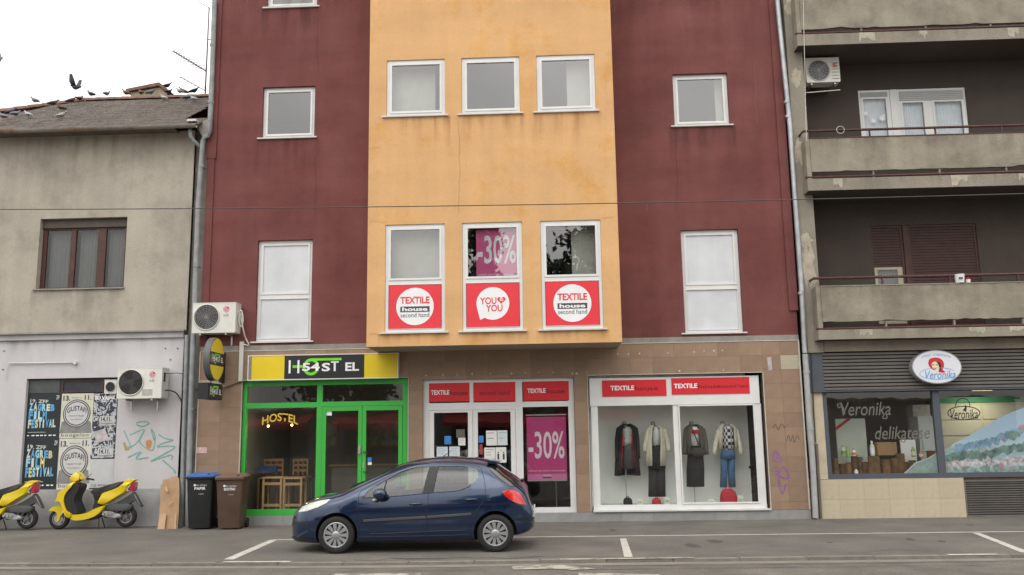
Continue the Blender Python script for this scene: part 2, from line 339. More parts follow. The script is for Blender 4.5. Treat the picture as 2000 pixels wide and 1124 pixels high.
# ================================================================== hostel building
HX0 = PX(404, 400).x; HX1 = 5.52; HXU = PX(415.6, 140).x
ZT = PX(1000, 690).z            # where the stucco starts
ZM = PX(970, 666).z
hb = thing('apartment_building', 'maroon stucco building with ochre bay above a hostel and a clothes shop', 'building', (-1.2, 0, 0))
YB = -1.3
up = {}
def op(xl, xr, yt, yb, Y=0.): return RPX(xl, xr, yt, yb, Y)
W_L0 = op(523, 620, -100, 14); W_L1 = op(512.5, 614.5, 168, 268.5); W_L2 = op(501, 608.5, 468.5, 667.5)
W_R1 = op(1315.5, 1423, 145, 246); W_R2 = op(1334, 1447, 449, 650)
W_R0 = (W_R1[0], W_R1[1], W_L0[2], W_L0[3])
B_U = [op(755, 869, 117, 226, YB), op(901.5, 1015, 112, 223, YB), op(1048, 1162.5, 107, 217, YB)]
B_L = [op(752, 869, 439, 649, YB), op(903, 1021, 434, 647, YB), op(1057, 1176, 430, 642.5, YB)]
def even(ws):          # one storey, one sill and one head height
    z0 = sum(w[2] for w in ws)/len(ws); z1 = sum(w[3] for w in ws)/len(ws); return [(w[0], w[1], z0, z1) for w in ws]
B_U, B_L = even(B_U), even(B_L); W_L1, W_R1 = even([W_L1, W_R1]); W_L2, W_R2 = even([W_L2, W_R2])
BX0, BX1 = PX(719.5, 340, YB).x, PX(1203.5, 340, YB).x
BZ0 = (PX(716, 679, YB).z+PX(1215, 667.5, YB).z)/2
ZTOP = 14.0
mb = MB().wall(HX0, HX1, ZM, ZTOP, 0, [W_L0, W_L1, W_L2, W_R0, W_R1, W_R2, (BX0+.05, BX1-.05, BZ0+.25, ZTOP-.3)], .16)
mb.build('wall', MAROON, hb)
# raised stucco bands at both edges
zs1 = PX(413, 311).z; zr = PX(1552, 607).z
MB().box(HX0-.02, PX(399, 480).x+.17, -.035, .3, ZM+.004, zs1).build('edge_band', MAROON, hb)
MB().box(HXU-.06, PX(429.6, 140).x, -.045, .3, zs1-.002, ZTOP).build('edge_band', MAROON, hb)
MB().box(PX(1523, 300).x-.03, HX1+.03, -.045, .3, zr, ZTOP).build('edge_band', MAROON, hb)
# bay
bay = MB().wall(BX0, BX1, BZ0, ZTOP, YB, B_U+B_L, .11)
for X in (BX0, BX1): bay.poly([(X, YB, BZ0), (X, YB, ZTOP), (X, .05, ZTOP), (X, .05, BZ0)])
bayo = bay.build('bay', YELLOW, hb)
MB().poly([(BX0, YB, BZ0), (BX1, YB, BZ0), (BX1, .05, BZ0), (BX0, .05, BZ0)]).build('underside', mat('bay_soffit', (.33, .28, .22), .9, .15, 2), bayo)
MB().poly([(BX0, YB, ZTOP), (BX1, YB, ZTOP), (BX1, 0, ZTOP), (BX0, 0, ZTOP)]).build('bay_roof', CONC, bayo)
# shell behind the front: party walls, back, floors, so rooms are rooms
sh = MB()
for X in (HX0+.02, HX1-.02): sh.poly([(X, .3, 0), (X, 9, 0), (X, 9, ZTOP), (X, .3, ZTOP)])
sh.poly([(HX0, 9, 0), (HX1, 9, 0), (HX1, 9, ZTOP), (HX0, 9, ZTOP)]); sh.poly([(HX0, 0, ZTOP-.01), (HX1, 0, ZTOP-.01), (HX1, 9, ZTOP-.01), (HX0, 9, ZTOP-.01)])
sh.build('shell', MAROON, hb)
inn = MB()
for z in (3.72, 7.4, 10.9): inn.box(HX0+.05, HX1-.05, .17, 8.9, z, z+.2)
for z in (7.4, 10.9): inn.box(BX0+.02, BX1-.02, YB+.12, .16, z, z+.2)
for X in (-4.4, 1.75): inn.box(X, X+.1, .17, 8.9, 4.0, ZTOP-.1)
inn.box(HX0+.05, HX1-.05, 4.6, 4.7, 0, ZTOP-.1); inn.build('interior', ROOM, hb)
def upvc(parent, o, Y, dep, fr=.07, sash=.045, m=PVC, sill=True, split=None, glassm=GLS, upper=None, lower=None, sout=.05):
    x0, x1, z0, z1 = o; y0, y1 = Y+dep-.07, Y+dep
    f_ = MB().frame(x0+.004, x1-.004, z0+.004, z1-.004, y0, y1, fr); secs = []
    if split is None: secs = [(z0+fr, z1-fr, upper)]
    else:
        f_.box(x0+fr, x1-fr, y0-.004, y1-.004, split-.045, split+.045); secs = [(split+.045, z1-fr, upper), (z0+fr, split-.045, lower)]
    w = f_.build('window', m, parent)
    for i, (a, b, fill) in enumerate(secs):
        q = sash if (i == 0) else .012
        MB().frame(x0+fr+.003, x1-fr-.003, a+.003, b-.003, y0-.018, y0+.03, q).build('sash', m, w)
        MB().poly([(x0+fr+q, y0+.012, a+q), (x1-fr-q, y0+.012, a+q), (x1-fr-q, y0+.012, b-q), (x0+fr+q, y0+.012, b-q)]).build('pane', fill or glassm, w, fix=False)
    if sill: MB().box(x0-.09, x1+.07, Y-sout, Y+dep-.08, z0-.028, z0+.003).build('sill', PVCD, w)
    return w
FILM = mat('white_film', (.62, .64, .67), .3, .09, 1.5, .06, spec=.5)
for o_ in (W_L0, W_L1, W_R0, W_R1): upvc(hb, o_, 0, .15)
for o_, sp in ((W_L2, PX(555, 578.5).z), (W_R2, PX(1390, 560).z)): upvc(hb, o_, 0, .15, split=sp, upper=FILM, lower=FILM)
for o_ in B_U: upvc(hb, o_, YB, .10)
spz = PX(965, 548, YB).z
for o_ in B_L: upvc(hb, o_, YB, .10, split=spz, lower=FILM, sout=.06)
for o_ in (W_L0, W_L1, W_R1): drips(o_[0]-.15, o_[1]+.15, o_[2]-.03, 1.1, -.004, STK_M, hb)
for o_ in B_U+B_L: drips(o_[0]-.15, o_[1]+.12, o_[2]-.03, 1.0 if o_ in B_U else .33, YB-.004, STK_Y, hb)
drips(BX0+.02, BX1-.02, ZTOP-.5, 2.6, YB-.003, STK_Y, hb); drips(HX0+.3, BX0-.05, 13.4, 2.8, -.003, STK_M, hb); drips(BX1+.05, HX1-.3, 13.4, 2.8, -.003, STK_M, hb)
def hairline(pts, Y, m, parent, w=.007):
    P = []
    for (a, b), (c, d) in zip(pts[:-1], pts[1:]):
        for k in range(8): t = k/8; q = PX(a+(c-a)*t+random.uniform(-2, 2), b+(d-b)*t+random.uniform(-2.5, 2.5), Y); P.append((q.x, q.z))
    cm = MB(); ribbon(cm, P, w, Y-.0035); cm.build('hairline_crack', m, parent, fix=False)
CRY = mat('ochre_crack', (.42, .22, .08), .95); CRM = mat('maroon_crack', (.09, .035, .033), .95); CRP = mat('maroon_chalk', (.26, .12, .115), .95)
for pts in ([(722, 432), (760, 436)], [(1174, 428), (1205, 424)], [(895, 233), (899, 330), (896, 428)], [(722, 290), (745, 289)], [(722, 652), (745, 655), (770, 653)]): hairline(pts, YB, CRY, hb)
for pts, m_ in (([(620, 20), (622, 160)], CRM), ([(615, 300), (617, 440)], CRM), ([(1320, 255), (1322, 440)], CRM), ([(1475, 120), (1478, 260)], CRP), ([(470, 10), (471, 32)], CRP), ([(1263, 400), (1265, 412)], CRP), ([(1530, 560), (1532, 600)], CRP)): hairline(pts, 0, m_, hb)
# pale inner curtain behind two bay panes
CURT = mat('pale_curtain', (.55, .52, .46), .9, .1, 3)
c0 = B_L[0]; MB().box(c0[0]+.02, c0[1]-.02, YB+.30, YB+.31, spz, c0[3]-.03).build('curtain', CURT, hb)
c0 = B_L[2]; MB().box((c0[0]+c0[1])/2+.02, c0[1], YB+.30, YB+.31, spz, c0[3]-.03).build('curtain', CURT, hb)
for c0, m_ in ((W_R1, .8), (B_U[2], .52)): yc = (YB if c0 in B_U else 0)+.30; MB().box(c0[0]+(c0[1]-c0[0])*m_, c0[1]+.1, yc, yc+.01, c0[2]-.05, c0[3]+.05).build('curtain', CURT, hb)
c0 = B_U[0]; MB().box(c0[0], c0[1]-.25, YB+.30, YB+.31, c0[2], c0[3]-.03).build('curtain', CURT, hb)
# ---- ground floor cladding
Z_SL = PX(970, 690).z
MB().box(HX0+.0, HX1, -.02, .2, ZM-.13, ZM).build('concrete_band', CONC, hb)
ZB = ZM-.13                       # top of tiles
zp = .20                          # plinth top
YT = -.03
holes = []
SF1 = op(470, 797, 741, 1008, 0); SF2 = op(826, 1124, 740, 1002, 0); SF3 = op(1151, 1497, 731, 998, 0)
SF1 = (SF1[0], SF1[1], .16, SF1[3]); SF2 = (SF2[0], SF2[1], .17, SF2[3]); SF3 = (SF3[0], SF3[1], .20, SF3[3])
MB().wall(HX0, HX1, 0, ZB, .01, [SF1, SF2, SF3], .18).build('ground_floor_wall', mat('mortar', (.22, .15, .105), .95, .2, 4, 0, .3, 60), hb)
tw, th = .50, .315; shared = {}
def tile_piece(name, x0, x1, z0, z1, y0, y1, m, parent):
    w, h = round(x1-x0, 3), round(z1-z0, 3); key = (name, w, h)
    if key not in shared:
        g = .0012; shared[key] = MB().box(g, w-g, 0, y1-y0, g, h-g).mesh(name); shared[key].materials.append(m)
    o = link(name, shared[key], parent); o.location = (x0, y0+random.uniform(-.0015, .0015), z0); return o
PALE = mat('pale_replacement_tile', (.42, .37, .28), .6, .08, 5)
cols = [HX0+.02]
bounds = sorted({HX0+.02, SF1[0], SF1[1], SF2[0], SF2[1], SF3[0], SF3[1], HX1-.03})
for i in range(len(bounds)-1):
    a, b = bounds[i], bounds[i+1]; n = max(1, round((b-a)/tw)); isop = i in (1, 3, 5)
    top = {1: SF1[3], 3: SF2[3], 5: SF3[3]}.get(i, zp)
    zz = ZB; rows = []
    while zz-top > .03:
        z0 = max(top, zz-th)
        if z0-top < .06: z0 = top
        rows.append((z0, zz)); zz = z0
    for r_, (z0, z1) in enumerate(rows):
        for j in range(n):
            xa, xb = a+(b-a)*j/n, a+(b-a)*(j+1)/n
            pale = (i == 6 and r_ == 1 and j == n-1) or (i == 0 and r_ == 2 and j == 0)
            tile_piece('cladding_tile', xa, xb, z0, z1, YT, .006, PALE if pale else TILE, hb) if not pale else MB().box(xa+.003, xb-.003, YT, .006, z0+.003, z1-.003).build('cladding_tile', PALE, hb)
# plinth
x = HX0+.02
n = 20; w = (HX1-HX0-.02)/n
for j in range(n): tile_piece('plinth_tile', x+j*w, x+(j+1)*w, -.01, zp-.004, -.06, .006, PLINTH, hb)
TRIM = mat('pale_trim', (.55, .53, .48), .6, .1, 4)
for s_ in (SF1, SF3):
    MB().box(s_[0]-.012, s_[0], YT-.012, .05, zp, s_[3]).box(s_[1], s_[1]+.012, YT-.012, .05, zp, s_[3]).box(s_[0], s_[1], YT-.012, .05, s_[3], s_[3]+.012).build('edge_trim', TRIM, hb)
MB().box(HX0, HX0+.02, YT-.012, .0, zp, ZB+.01).box(HX1-.03, HX1, YT-.012, .0, zp, ZB+.01).box(HX0, HX1, YT-.012, .0, ZB+.001, ZB+.014).build('edge_trim', TRIM, hb)
# leftover wall plugs of an old fascia
PLUG = mat('plug_filler', (.55, .52, .47), .8, .1, 9)
for px_, py_ in ((832, 734), (865, 733), (893, 733), (922, 731), (958, 730), (999, 730), (1026, 729), (1052, 728), (1080, 728), (1118, 730), (1126, 730), (1146, 728), (1206, 692), (1227, 692), (1249, 691), (1304, 690), (1356, 688), (1375, 686), (1394, 686), (1411, 685), (1327, 725), (1413, 723)):
    q = PX(px_, py_, YT); mb = MB(); rr = random.uniform(.014, .026); mb.lathe([(rr, .0), (rr*.7, -.008)], (q.x, YT+.002, q.z), 'Y', 8); mb.build('wall_plug', PLUG, hb)
MB().box(PX(1498, 700).x, PX(1506, 700).x, YT-.003, YT+.001, PX(1500, 724).z, PX(1500, 698).z).build('paint_smear', mat('pale_smear', (.42, .38, .38), .8, .3, 12), hb)
# purple and grey graffiti on the tile pier
gm = MB(); PUR = mat('purple_spray', (.26, .10, .33), .7, .1, 9)
G8 = lambda a, b: (PX(1130+a/3.513, 700+b/3.513, YT).x, PX(1130+a/3.513, 700+b/3.513, YT).z)
for st in ([(1330, 700), (1350, 640), (1390, 690), (1365, 710), (1335, 700)], [(1360, 690), (1362, 672)], [(1350, 745), (1375, 770), (1410, 745), (1440, 800), (1430, 825), (1370, 800), (1385, 760)], [(1370, 800), (1395, 925), (1425, 860)], [(1350, 800), (1385, 775)]):
    ribbon(gm, smoothpath([G8(*q) for q in st]), .025, YT-.004)
gm.build('graffiti', PUR, hb, fix=False)
gm = MB()
for st in ([(1425, 570), (1440, 530), (1455, 570), (1470, 530), (1480, 580), (1500, 530), (1515, 560)], [(1330, 480), (1350, 455), (1370, 490), (1390, 450), (1420, 480)]):
    ribbon(gm, smoothpath([G8(*q) for q in st]), .014, YT-.004)
gm.build('graffiti', mat('grey_marker', (.13, .10, .08), .7), hb, fix=False)
# ---- hostel front (green)
YF = .06
def rail(mb, xl, xr, yt, yb, y0=YF, y1=YF+.07): a = RPX(xl, xr, yt, yb, y0); mb.box(a[0], a[1], y0, y1, a[2], a[3])
def ppane(name, xl, xr, yt, yb, Y, m, parent):
    a = RPX(xl, xr, yt, yb, Y); return MB().poly([(a[0], Y, a[2]), (a[1], Y, a[2]), (a[1], Y, a[3]), (a[0], Y, a[3])]).build(name, m, parent, fix=False)
gx = [PX(q, 880, YF).x for q in (471, 479.5, 617, 628, 786, 797)]
gz = dict(top=SF1[3], t0=PX(630, 752.5, YF).z, tr1=PX(548, 787, YF).z, tr0=PX(548, 797, YF).z, b1=PX(545, 995, YF).z, b0=.165, d1=PX(708, 784, YF).z, d0=PX(708, 793, YF).z)
g = MB(); y0, y1 = YF, YF+.08
g.box(gx[0], gx[1], y0, y1, gz['b0'], gz['top']); g.box(gx[2], gx[3], y0, y1, gz['b0'], gz['top']); g.box(gx[4], gx[5], y0, y1, gz['b0'], gz['top'])
g.box(gx[1], gx[2], y0, y1, gz['t0'], gz['top']); g.box(gx[3], gx[4], y0, y1, gz['t0'], gz['top'])
g.box(gx[1], gx[2], y0, y1, gz['tr0'], gz['tr1']); g.box(gx[1], gx[2], y0, y1, gz['b0'], gz['b1']); g.box(gx[3], gx[4], y0, y1, gz['d0'], gz['d1'])
gf = g.build('storefront_frame', GREEN, hb)
def pane3(name, x0, x1, z0, z1, Y, m, parent): return MB().poly([(x0, Y, z0), (x1, Y, z0), (x1, Y, z1), (x0, Y, z1)]).build(name, m, parent, fix=False)
pane3('pane', gx[1], gx[2], gz['b1'], gz['tr0'], YF+.04, SHOP, gf); pane3('pane', gx[1], gx[2], gz['tr1'], gz['t0'], YF+.04, SHOP, gf); pane3('pane', gx[3], gx[4], gz['d1'], gz['t0'], YF+.04, SHOP, gf)
xm = (gx[3]+gx[4])/2
for s_, (a, b) in enumerate(((gx[3]+.006, xm-.004), (xm+.004, gx[4]-.006))):
    d = MB().frame(a, b, .185, gz['d0']-.006, YF-.012, YF+.05, .085, .085, .16, .10).build('door', GREEN, hb)
    pane3('pane', a+.085, b-.085, .345, gz['d0']-.106, YF+.02, SHOP, d)
    if s_ == 0: MB().box(b-.075, b-.02, YF-.05, YF-.012, PX(705, 887, YF).z, PX(705, 871, YF).z).build('lock_box', STEEL, d)
    else:
        MB().tube([(a+.04, YF-.012, 1.55), (a+.04, YF-.06, 1.55), (a+.15, YF-.06, 1.54)], .012).build('handle', BLACKP, d)
        MB().tube([(a+.04, YF-.012, 1.12), (a+.04, YF-.06, 1.12), (a+.15, YF-.06, 1.11)], .012).build('handle', BLACKP, d)
        MB().box(a+.02, a+.055, YF-.02, YF-.013, 1.2, 1.32).build('lock_plate', STEEL, d)
        ppane('sticker', 718, 725.5, 894, 903, YF+.015, mat('blue_print', (.05, .22, .55), .5), d); ppane('sticker', 718.5, 726, 903.5, 908.5, YF+.014, WHT, d)
ppane('sticker', 635, 648, 803.5, 812, YF+.014, WHT, gf)
# arched yellow word on the glass
YELP = mat('yellow_print', (.66, .46, .04), .5, .05, 3)
tpx('HOSTEL', 512, 582, 815, 831, YF+.034, YELP, gf, bold=.02, arch=.09)
# hostel room
RX0, RX1 = SF1[0]-.25, SF1[1]+.2
FLR = mat('room_floor', (.09, .08, .075), .5, .15, 2)
DARKW = mat('dark_room_wall', (.30, .28, .255), .85, .15, 1.2)
MB().box(RX0, RX0+.05, .2, 4.6, .15, 3.7).box(RX1, RX1+.05, .2, 4.6, .15, 3.7).box(RX0+.05, RX1, 4.5, 4.55, .15, 3.7).box(RX0+.05, RX1, .2, 4.5, 3.45, 3.5).build('room_wall', DARKW, hb)
MB().box(RX0, SF2[1]+.2, .19, 4.55, .05, .155).build('room_floor', FLR, hb)
# ---- clothes shop doors (white)
def zat(x, y, Y=YF): return PX(x, y, Y).z
wx = [PX(q, 880, YF).x for q in (826, 838, 917.5, 925.5, 1008, 1022, 1112, 1123.5)]
w_b0, w_b1 = .175, zat(1065, 991.5); w_h0, w_h1 = zat(965, 800), zat(965, 786); w_t = SF2[3]; w_t0 = zat(965, 747)
g = MB(); g.box(wx[0], wx[1], y0, y1, w_b0, w_t); g.box(wx[4], wx[5], y0, y1, w_b0, w_t); g.box(wx[6], wx[7], y0, y1, w_b0, w_t)
g.box(wx[1], wx[4], y0, y1, w_h0, w_h1); g.box(wx[1], wx[4], y0, y1, w_t0, w_t); g.box(wx[5], wx[6], y0, y1, w_h0+.04, w_h1); g.box(wx[5], wx[6], y0, y1, w_t0, w_t)
g.box(wx[5], wx[6], y0, y1, w_b0, w_b1); g.box(wx[2], wx[3], y0, y1, w_h1, w_t0)
sf = g.build('storefront_frame', PVC, hb)
pane3('pane', wx[5], wx[6], w_b1, w_h0+.04, YF+.04, SHOP, sf)
xm = PX(924, 880, YF).x
for a, b in ((wx[1]+.006, xm-.004), (xm+.004, wx[4]-.006)):
    d = MB().frame(a, b, .185, w_h0-.006, YF-.012, YF+.05, .105, .105, .18, .05).build('door', PVC, hb)
    pane3('pane', a+.105, b-.105, .365, w_h0-.056, YF+.02, SHOP, d)
NOTE = mat('paper_notice', (.60, .64, .66), .7, .06, 6); NOTEW = mat('white_notice', (.72, .71, .68), .7, .05, 6); BLUEP = mat('blue_print', (.05, .22, .55), .5); INK = mat('ink', (.06, .06, .07), .7)
def notice(xl, xr, yt, yb, m, label, lines=0, extra=None):
    n = thing('paper_notice', label, 'notice', PX((xl+xr)/2, yb, YF+.012)); a = RPX(xl, xr, yt, yb, YF+.012)
    MB().box(a[0], a[1], YF+.011, YF+.0135, a[2], a[3]).build('sheet', m, n)
    if lines:
        l_ = MB(); h = (a[3]-a[2])
        for i in range(lines): 
            z = a[3]-h*(.16+.72*i/lines); e = a[0]+(a[1]-a[0])*random.uniform(.6, .88); l_.box(a[0]+(a[1]-a[0])*.12, e, YF+.0098, YF+.0105, z-h*.018, z+h*.018)
        l_.build('printed_lines', INK if m != NOTE else mat('blue_ink', (.22, .33, .45), .7), n)
    if extra == 'people':
        l_ = MB(); w = a[1]-a[0]; h = a[3]-a[2]
        for c in (.25, .75):
            cx = a[0]+w*c; l_.xz(ellipse(cx, a[2]+h*.66, w*.07, w*.07, 10), YF+.0098, YF+.0105); l_.box(cx-w*.09, cx+w*.09, YF+.0098, YF+.0105, a[2]+h*.2, a[2]+h*.58)
        l_.box(a[0]+w*.38, a[0]+w*.62, YF+.0098, YF+.0105, a[2]+h*.76, a[2]+h*.78); l_.build('pictogram', INK, n)
    return n
notice(853, 874.5, 873, 893, NOTE, 'pale notice on shop door beside an identical sheet, next to the hinge', 4)
notice(877.5, 898, 872.5, 893, NOTE, 'pale notice on shop door beside an identical sheet, nearer the meeting stile', 4)
notice(895, 909, 855.5, 870.5, NOTEW, 'small white sheet in the door glass below a grey card', 3)
notice(891, 908, 839, 855, mat('grey_card', (.13, .11, .10), .6), 'dark grey card in the door glass above a small sheet')
notice(868, 881, 852, 868, BLUEP, 'round blue door sticker above the pair of notices', extra=None)
notice(935, 944.5, 851.5, 865, BLUEP, 'small blue sticker at the stile of the clothes shop door')
notice(949.5, 970.5, 841.5, 870.5, NOTEW, 'white notice with a dark heading taped on shop door', 2)
notice(971.5, 991, 841, 870, NOTE, 'pale blue notice taped beside the one with dark heading', 2)
notice(946, 967, 874.5, 897, NOTEW, 'plain white notice taped beside the distance pictogram', 3)
notice(968, 989, 874, 904, NOTEW, 'white notice with a pictogram of two people keeping distance', 0, 'people')
notice(936.5, 942.5, 868, 888, mat('card_print', (.35, .05, .06), .5), 'narrow red card of payment stickers on shop door')
YS = YF-.006
def sign_panel(box, Y, m, label, name='sign_panel', t=.012):
    n = thing(name, label, 'sign', ((box[0]+box[1])/2, Y, box[2])); MB().box(box[0], box[1], Y, Y+t, box[2], box[3]).build('panel', m, n); return n
def sub(b, a0, a1, z0, z1): return (b[0]+(b[1]-b[0])*a0, b[0]+(b[1]-b[0])*a1, b[2]+(b[3]-b[2])*z0, b[2]+(b[3]-b[2])*z1)
PY = YF-.01
def strip(xl, xr, yt, yb, words, label, Y=PY):
    b = RPX(xl, xr, yt, yb, Y); n = sign_panel(b, Y, RED, label)
    for s_, a0, a1, z0, z1, m, bo in words: text(s_, sub(b, a0, a1, z0, z1), Y-.003, m, n, bold=bo)
    return n
strip(837.8, 917, 748.5, 785, [('TEXTILE', .05, .50, .38, .62, WHT, .03), ('house', .52, .95, .34, .58, DKRED, .012)], 'red transom panel reading TEXTILE house above the hinge side door leaf')
strip(925.5, 1006.5, 747, 784, [('second hand', .14, .86, .32, .58, DKRED, 0.)], 'red transom panel with only dark words second hand')
strip(1022, 1111, 745, 782.5, [('TEXTILE', .09, .49, .40, .63, WHT, .03), ('house', .51, .91, .36, .59, DKRED, .012)], 'red transom panel reading TEXTILE house above the sale banner')
# sale banner
bb = RPX(1029, 1106.5, 814.5, 939, YF+.09)
n = thing('sale_banner', 'tall magenta -30% banner hanging inside the shop door glass', 'banner', ((bb[0]+bb[1])/2, YF+.09, bb[2]))
MB().box(bb[0], bb[1], YF+.09, YF+.093, bb[2], bb[3]).build('cloth', MAG, n)
MB().box(bb[0]-.01, bb[1]+.01, YF+.08, YF+.1, bb[3]+.03, bb[3]+.055).build('rod', STEEL, n); MB().box(bb[0], bb[1], YF+.084, YF+.098, bb[2]-.012, bb[2]+.008).build('rod', STEEL, n)
PINKW = mat('pale_pink_print', (.68, .58, .64), .5)
text('-30%', sub(bb, .04, .95, .34, .77), YF+.087, PINKW, n, bold=.012)
text('POPUST OSTVARITE NA BLAGAJNI', sub(bb, .04, .96, .135, .16), YF+.087, PINKW, n)
MB().box(bb[0]+.01, bb[1]-.01, YF+.0875, YF+.089, bb[2]+.01, bb[2]+(bb[3]-bb[2])*.10).build('band', mat('pink_band', (.5, .14, .3), .5), n)
text('TEXTILE', sub(bb, .40, .60, .066, .09), YF+.086, PINKW, n, bold=.02); MB().box(*sub(bb, .39, .61, 0, 0)[:2], YF+.0855, YF+.087, bb[2]+(bb[3]-bb[2])*.035, bb[2]+(bb[3]-bb[2])*.06).build('logo_bar', INK, n)
# shop room behind doors
QX0, QX1 = SF2[0]-.12, SF2[1]+.12
MB().box(QX0-.03, QX0, .2, 4.6, .15, 3.7).box(QX1, QX1+.05, .2, 4.6, .15, 3.7).box(QX0, QX1, 4.5, 4.55, .15, 3.7).box(QX0, QX1, .2, 4.5, 3.45, 3.5).build('room_wall', DARKW, hb)
# ---- display window
dx = [PX(q, 890, YF).x for q in (1157, 1170, 1318, 1328, 1479.5, 1492)]
d_t, d_h1, d_h0, d_b1, d_b0 = SF3[3]-.06, zat(1320, 777), zat(1320, 791), zat(1320, 985.5), .215
g = MB(); g.box(dx[0], dx[1], y0, y1, d_b0, d_h0); g.box(dx[2], dx[3], y0, y1, d_b1, d_h0); g.box(dx[4], dx[5], y0, y1, d_b0, d_h0)
g.box(dx[1], dx[4], y0, y1, d_b0, d_b1); g.box(dx[0]-.02, dx[5]-.02, y0-.02, y1, d_h0, d_t)
df = g.build('storefront_frame', PVC, hb)
MB().frame(dx[3]+.005, dx[4]-.005, d_b1+.005, d_h0-.005, YF-.02, YF+.03, .03).build('sash', PVC, df)
pane3('pane', dx[1], dx[2], d_b1, d_h0, YF+.045, SHOP, df); pane3('pane', dx[3]+.03, dx[4]-.03, d_b1+.03, d_h0-.03, YF+.02, SHOP, df)
MB().box(dx[0]-.02, dx[5]+.05, -.10, YF, .20, .232).build('sill', PVCD, df)
strip(1176, 1301.5, 742.5, 774.5, [('TEXTILE', .13, .50, .38, .66, WHT, .03), ('house', .51, .87, .35, .60, DKRED, .012)], 'short red panel reading TEXTILE house over the display window', YF-.034)
strip(1311.5, 1464, 738, 770, [('TEXTILE', .03, .33, .38, .66, WHT, .03), ('house', .34, .63, .36, .60, DKRED, .012), ('second hand', .64, .98, .36, .58, DKRED, 0.)], 'long red panel reading TEXTILE house second hand over the display window', YF-.034)
DW = mat('display_white', (.90, .905, .87), .8, .06, 1)
ex0, ex1 = dx[0]-.02, dx[5]+.03; DY = .90; xslot = PX(1466, 890, .8).x
MB().box(ex0-.03, ex0, .19, DY, .2, 3.3).box(ex0, xslot, DY, DY+.03, .2, 3.3).box(ex0, ex1, .19, DY+.9, 3.25, 3.3).build('display_wall', DW, hb)
MB().box(ex0, ex1, .15, DY+.9, .16, d_b1-.03).build('display_floor', mat('display_floor_grey', (.62, .63, .60), .6, .08, 3), hb)
MB().box(ex1, ex1+.03, .19, DY+.9, .2, 3.3).box(xslot, ex1, DY+.87, DY+.9, .2, 3.3).box(xslot-.02, xslot, DY+.03, DY+.9, .2, 3.3).build('display_wall', mat('dark_slot', (.02, .02, .02), .9), hb)
DF = d_b1-.03
# ---- mannequins
MY = .52
M8 = lambda a, b, Y=MY: PX(1130+a/3.513, 700+b/3.513, Y)
def ring(cx, cy, z, a, b, f0=0., n=20):
    r_ = []
    for k in range(n):
        t = (f0+(2*math.pi-2*f0)*k/(n-1)) if f0 else 2*math.pi*k/n
        r_.append((cx+a*math.sin(t)*(1 if abs(math.sin(t)) > 0 else 1), cy-b*math.cos(t), z))
    return r_
SKINM = mat('mannequin_grey', (.20, .18, .15), .5)
def pxrings(spec, dep, f0=None):     # spec: (cx, half width, y) in zoomed photo pixels
    out = []
    for i, (cx, hw, y) in enumerate(spec):
        c = M8(cx, y); e = M8(cx+hw, y); a = abs(e.x-c.x); rg_ = ring(c.x, MY, c.z, a, dep*(.75+.25*min(1, a/.25)), f0[i] if f0 else 0., 40)
        fo = .0 if i == 0 else .045*min(1, i/2); rg_ = [(c.x+(q[0]-c.x)*(1+fo*math.sin(j_*1.35+cx)), MY+(q[1]-MY)*(1+fo*1.6*math.sin(j_*1.35+cx)), q[2]) for j_, q in enumerate(rg_)]; out.append(rg_)
    return out
def garment(name, spec, dep, m, parent, f0=None):
    o = MB(); o.loft(pxrings(spec, dep, f0), closed=f0 is None, caps=f0 is None); o = o.build(name, m, parent, smooth=True, fix=f0 is None)
    if f0 is not None:
        md = o.modifiers.new('thick', 'SOLIDIFY'); md.thickness = .012
    return o
def sleeve(m, parent, pts, r):
    P = [M8(*q) for q in pts]; P = [Vector((q.x, MY-.02-.03*i, q.z)) for i, q in enumerate(P)]
    return MB().tube(smoothpath(P, 3), [r*(1-.02*i) for i in range(len(P)*3-2)], 10).build('sleeve', m, parent, smooth=True)
def mannequin(cx, label, base=True):
    c = M8(cx, 990); n = thing('mannequin', label, 'mannequin', (c.x, MY, DF), 'mannequins in the display window'); t = M8(cx, 700)
    z = lambda y: M8(cx, y).z
    MB().loft([ring(c.x, MY, z(500), .07, .07), ring(c.x, MY, z(462), .055, .055), ring(c.x, MY, z(440), .05, .05), ring(c.x, MY, z(432), .03, .03)]).build('neck', SKINM, n, smooth=True)
    if base:
        MB().tube([(c.x, MY, DF), (c.x, MY, z(700))], .013).build('pole', STEEL, n); MB().lathe([(.14, 0), (.14, .01), (.03, .02)], (c.x, MY, DF), 'Z', 20).build('foot_plate', STEEL, n, smooth=False)
    return n
CLB = mat('black_cloth', (.018, .018, .02), .9, .3, 12); CLG = mat('grey_cloth', (.075, .075, .078), .9, .25, 20); CLW = mat('white_cloth', (.74, .74, .73), .9, .12, 14, 0, .3, 40)
CREAM = mat('cream_cloth', (.60, .56, .45), .9, .12, 12, 0, .3, 60); TAUPE = mat('taupe_cloth', (.105, .09, .078), .9, .25, 30); JEAN = mat('denim', (.055, .12, .22), .9, .25, 16, 0, .3, 120); REDC = mat('red_cloth', (.42, .02, .03), .8, .15, 8)
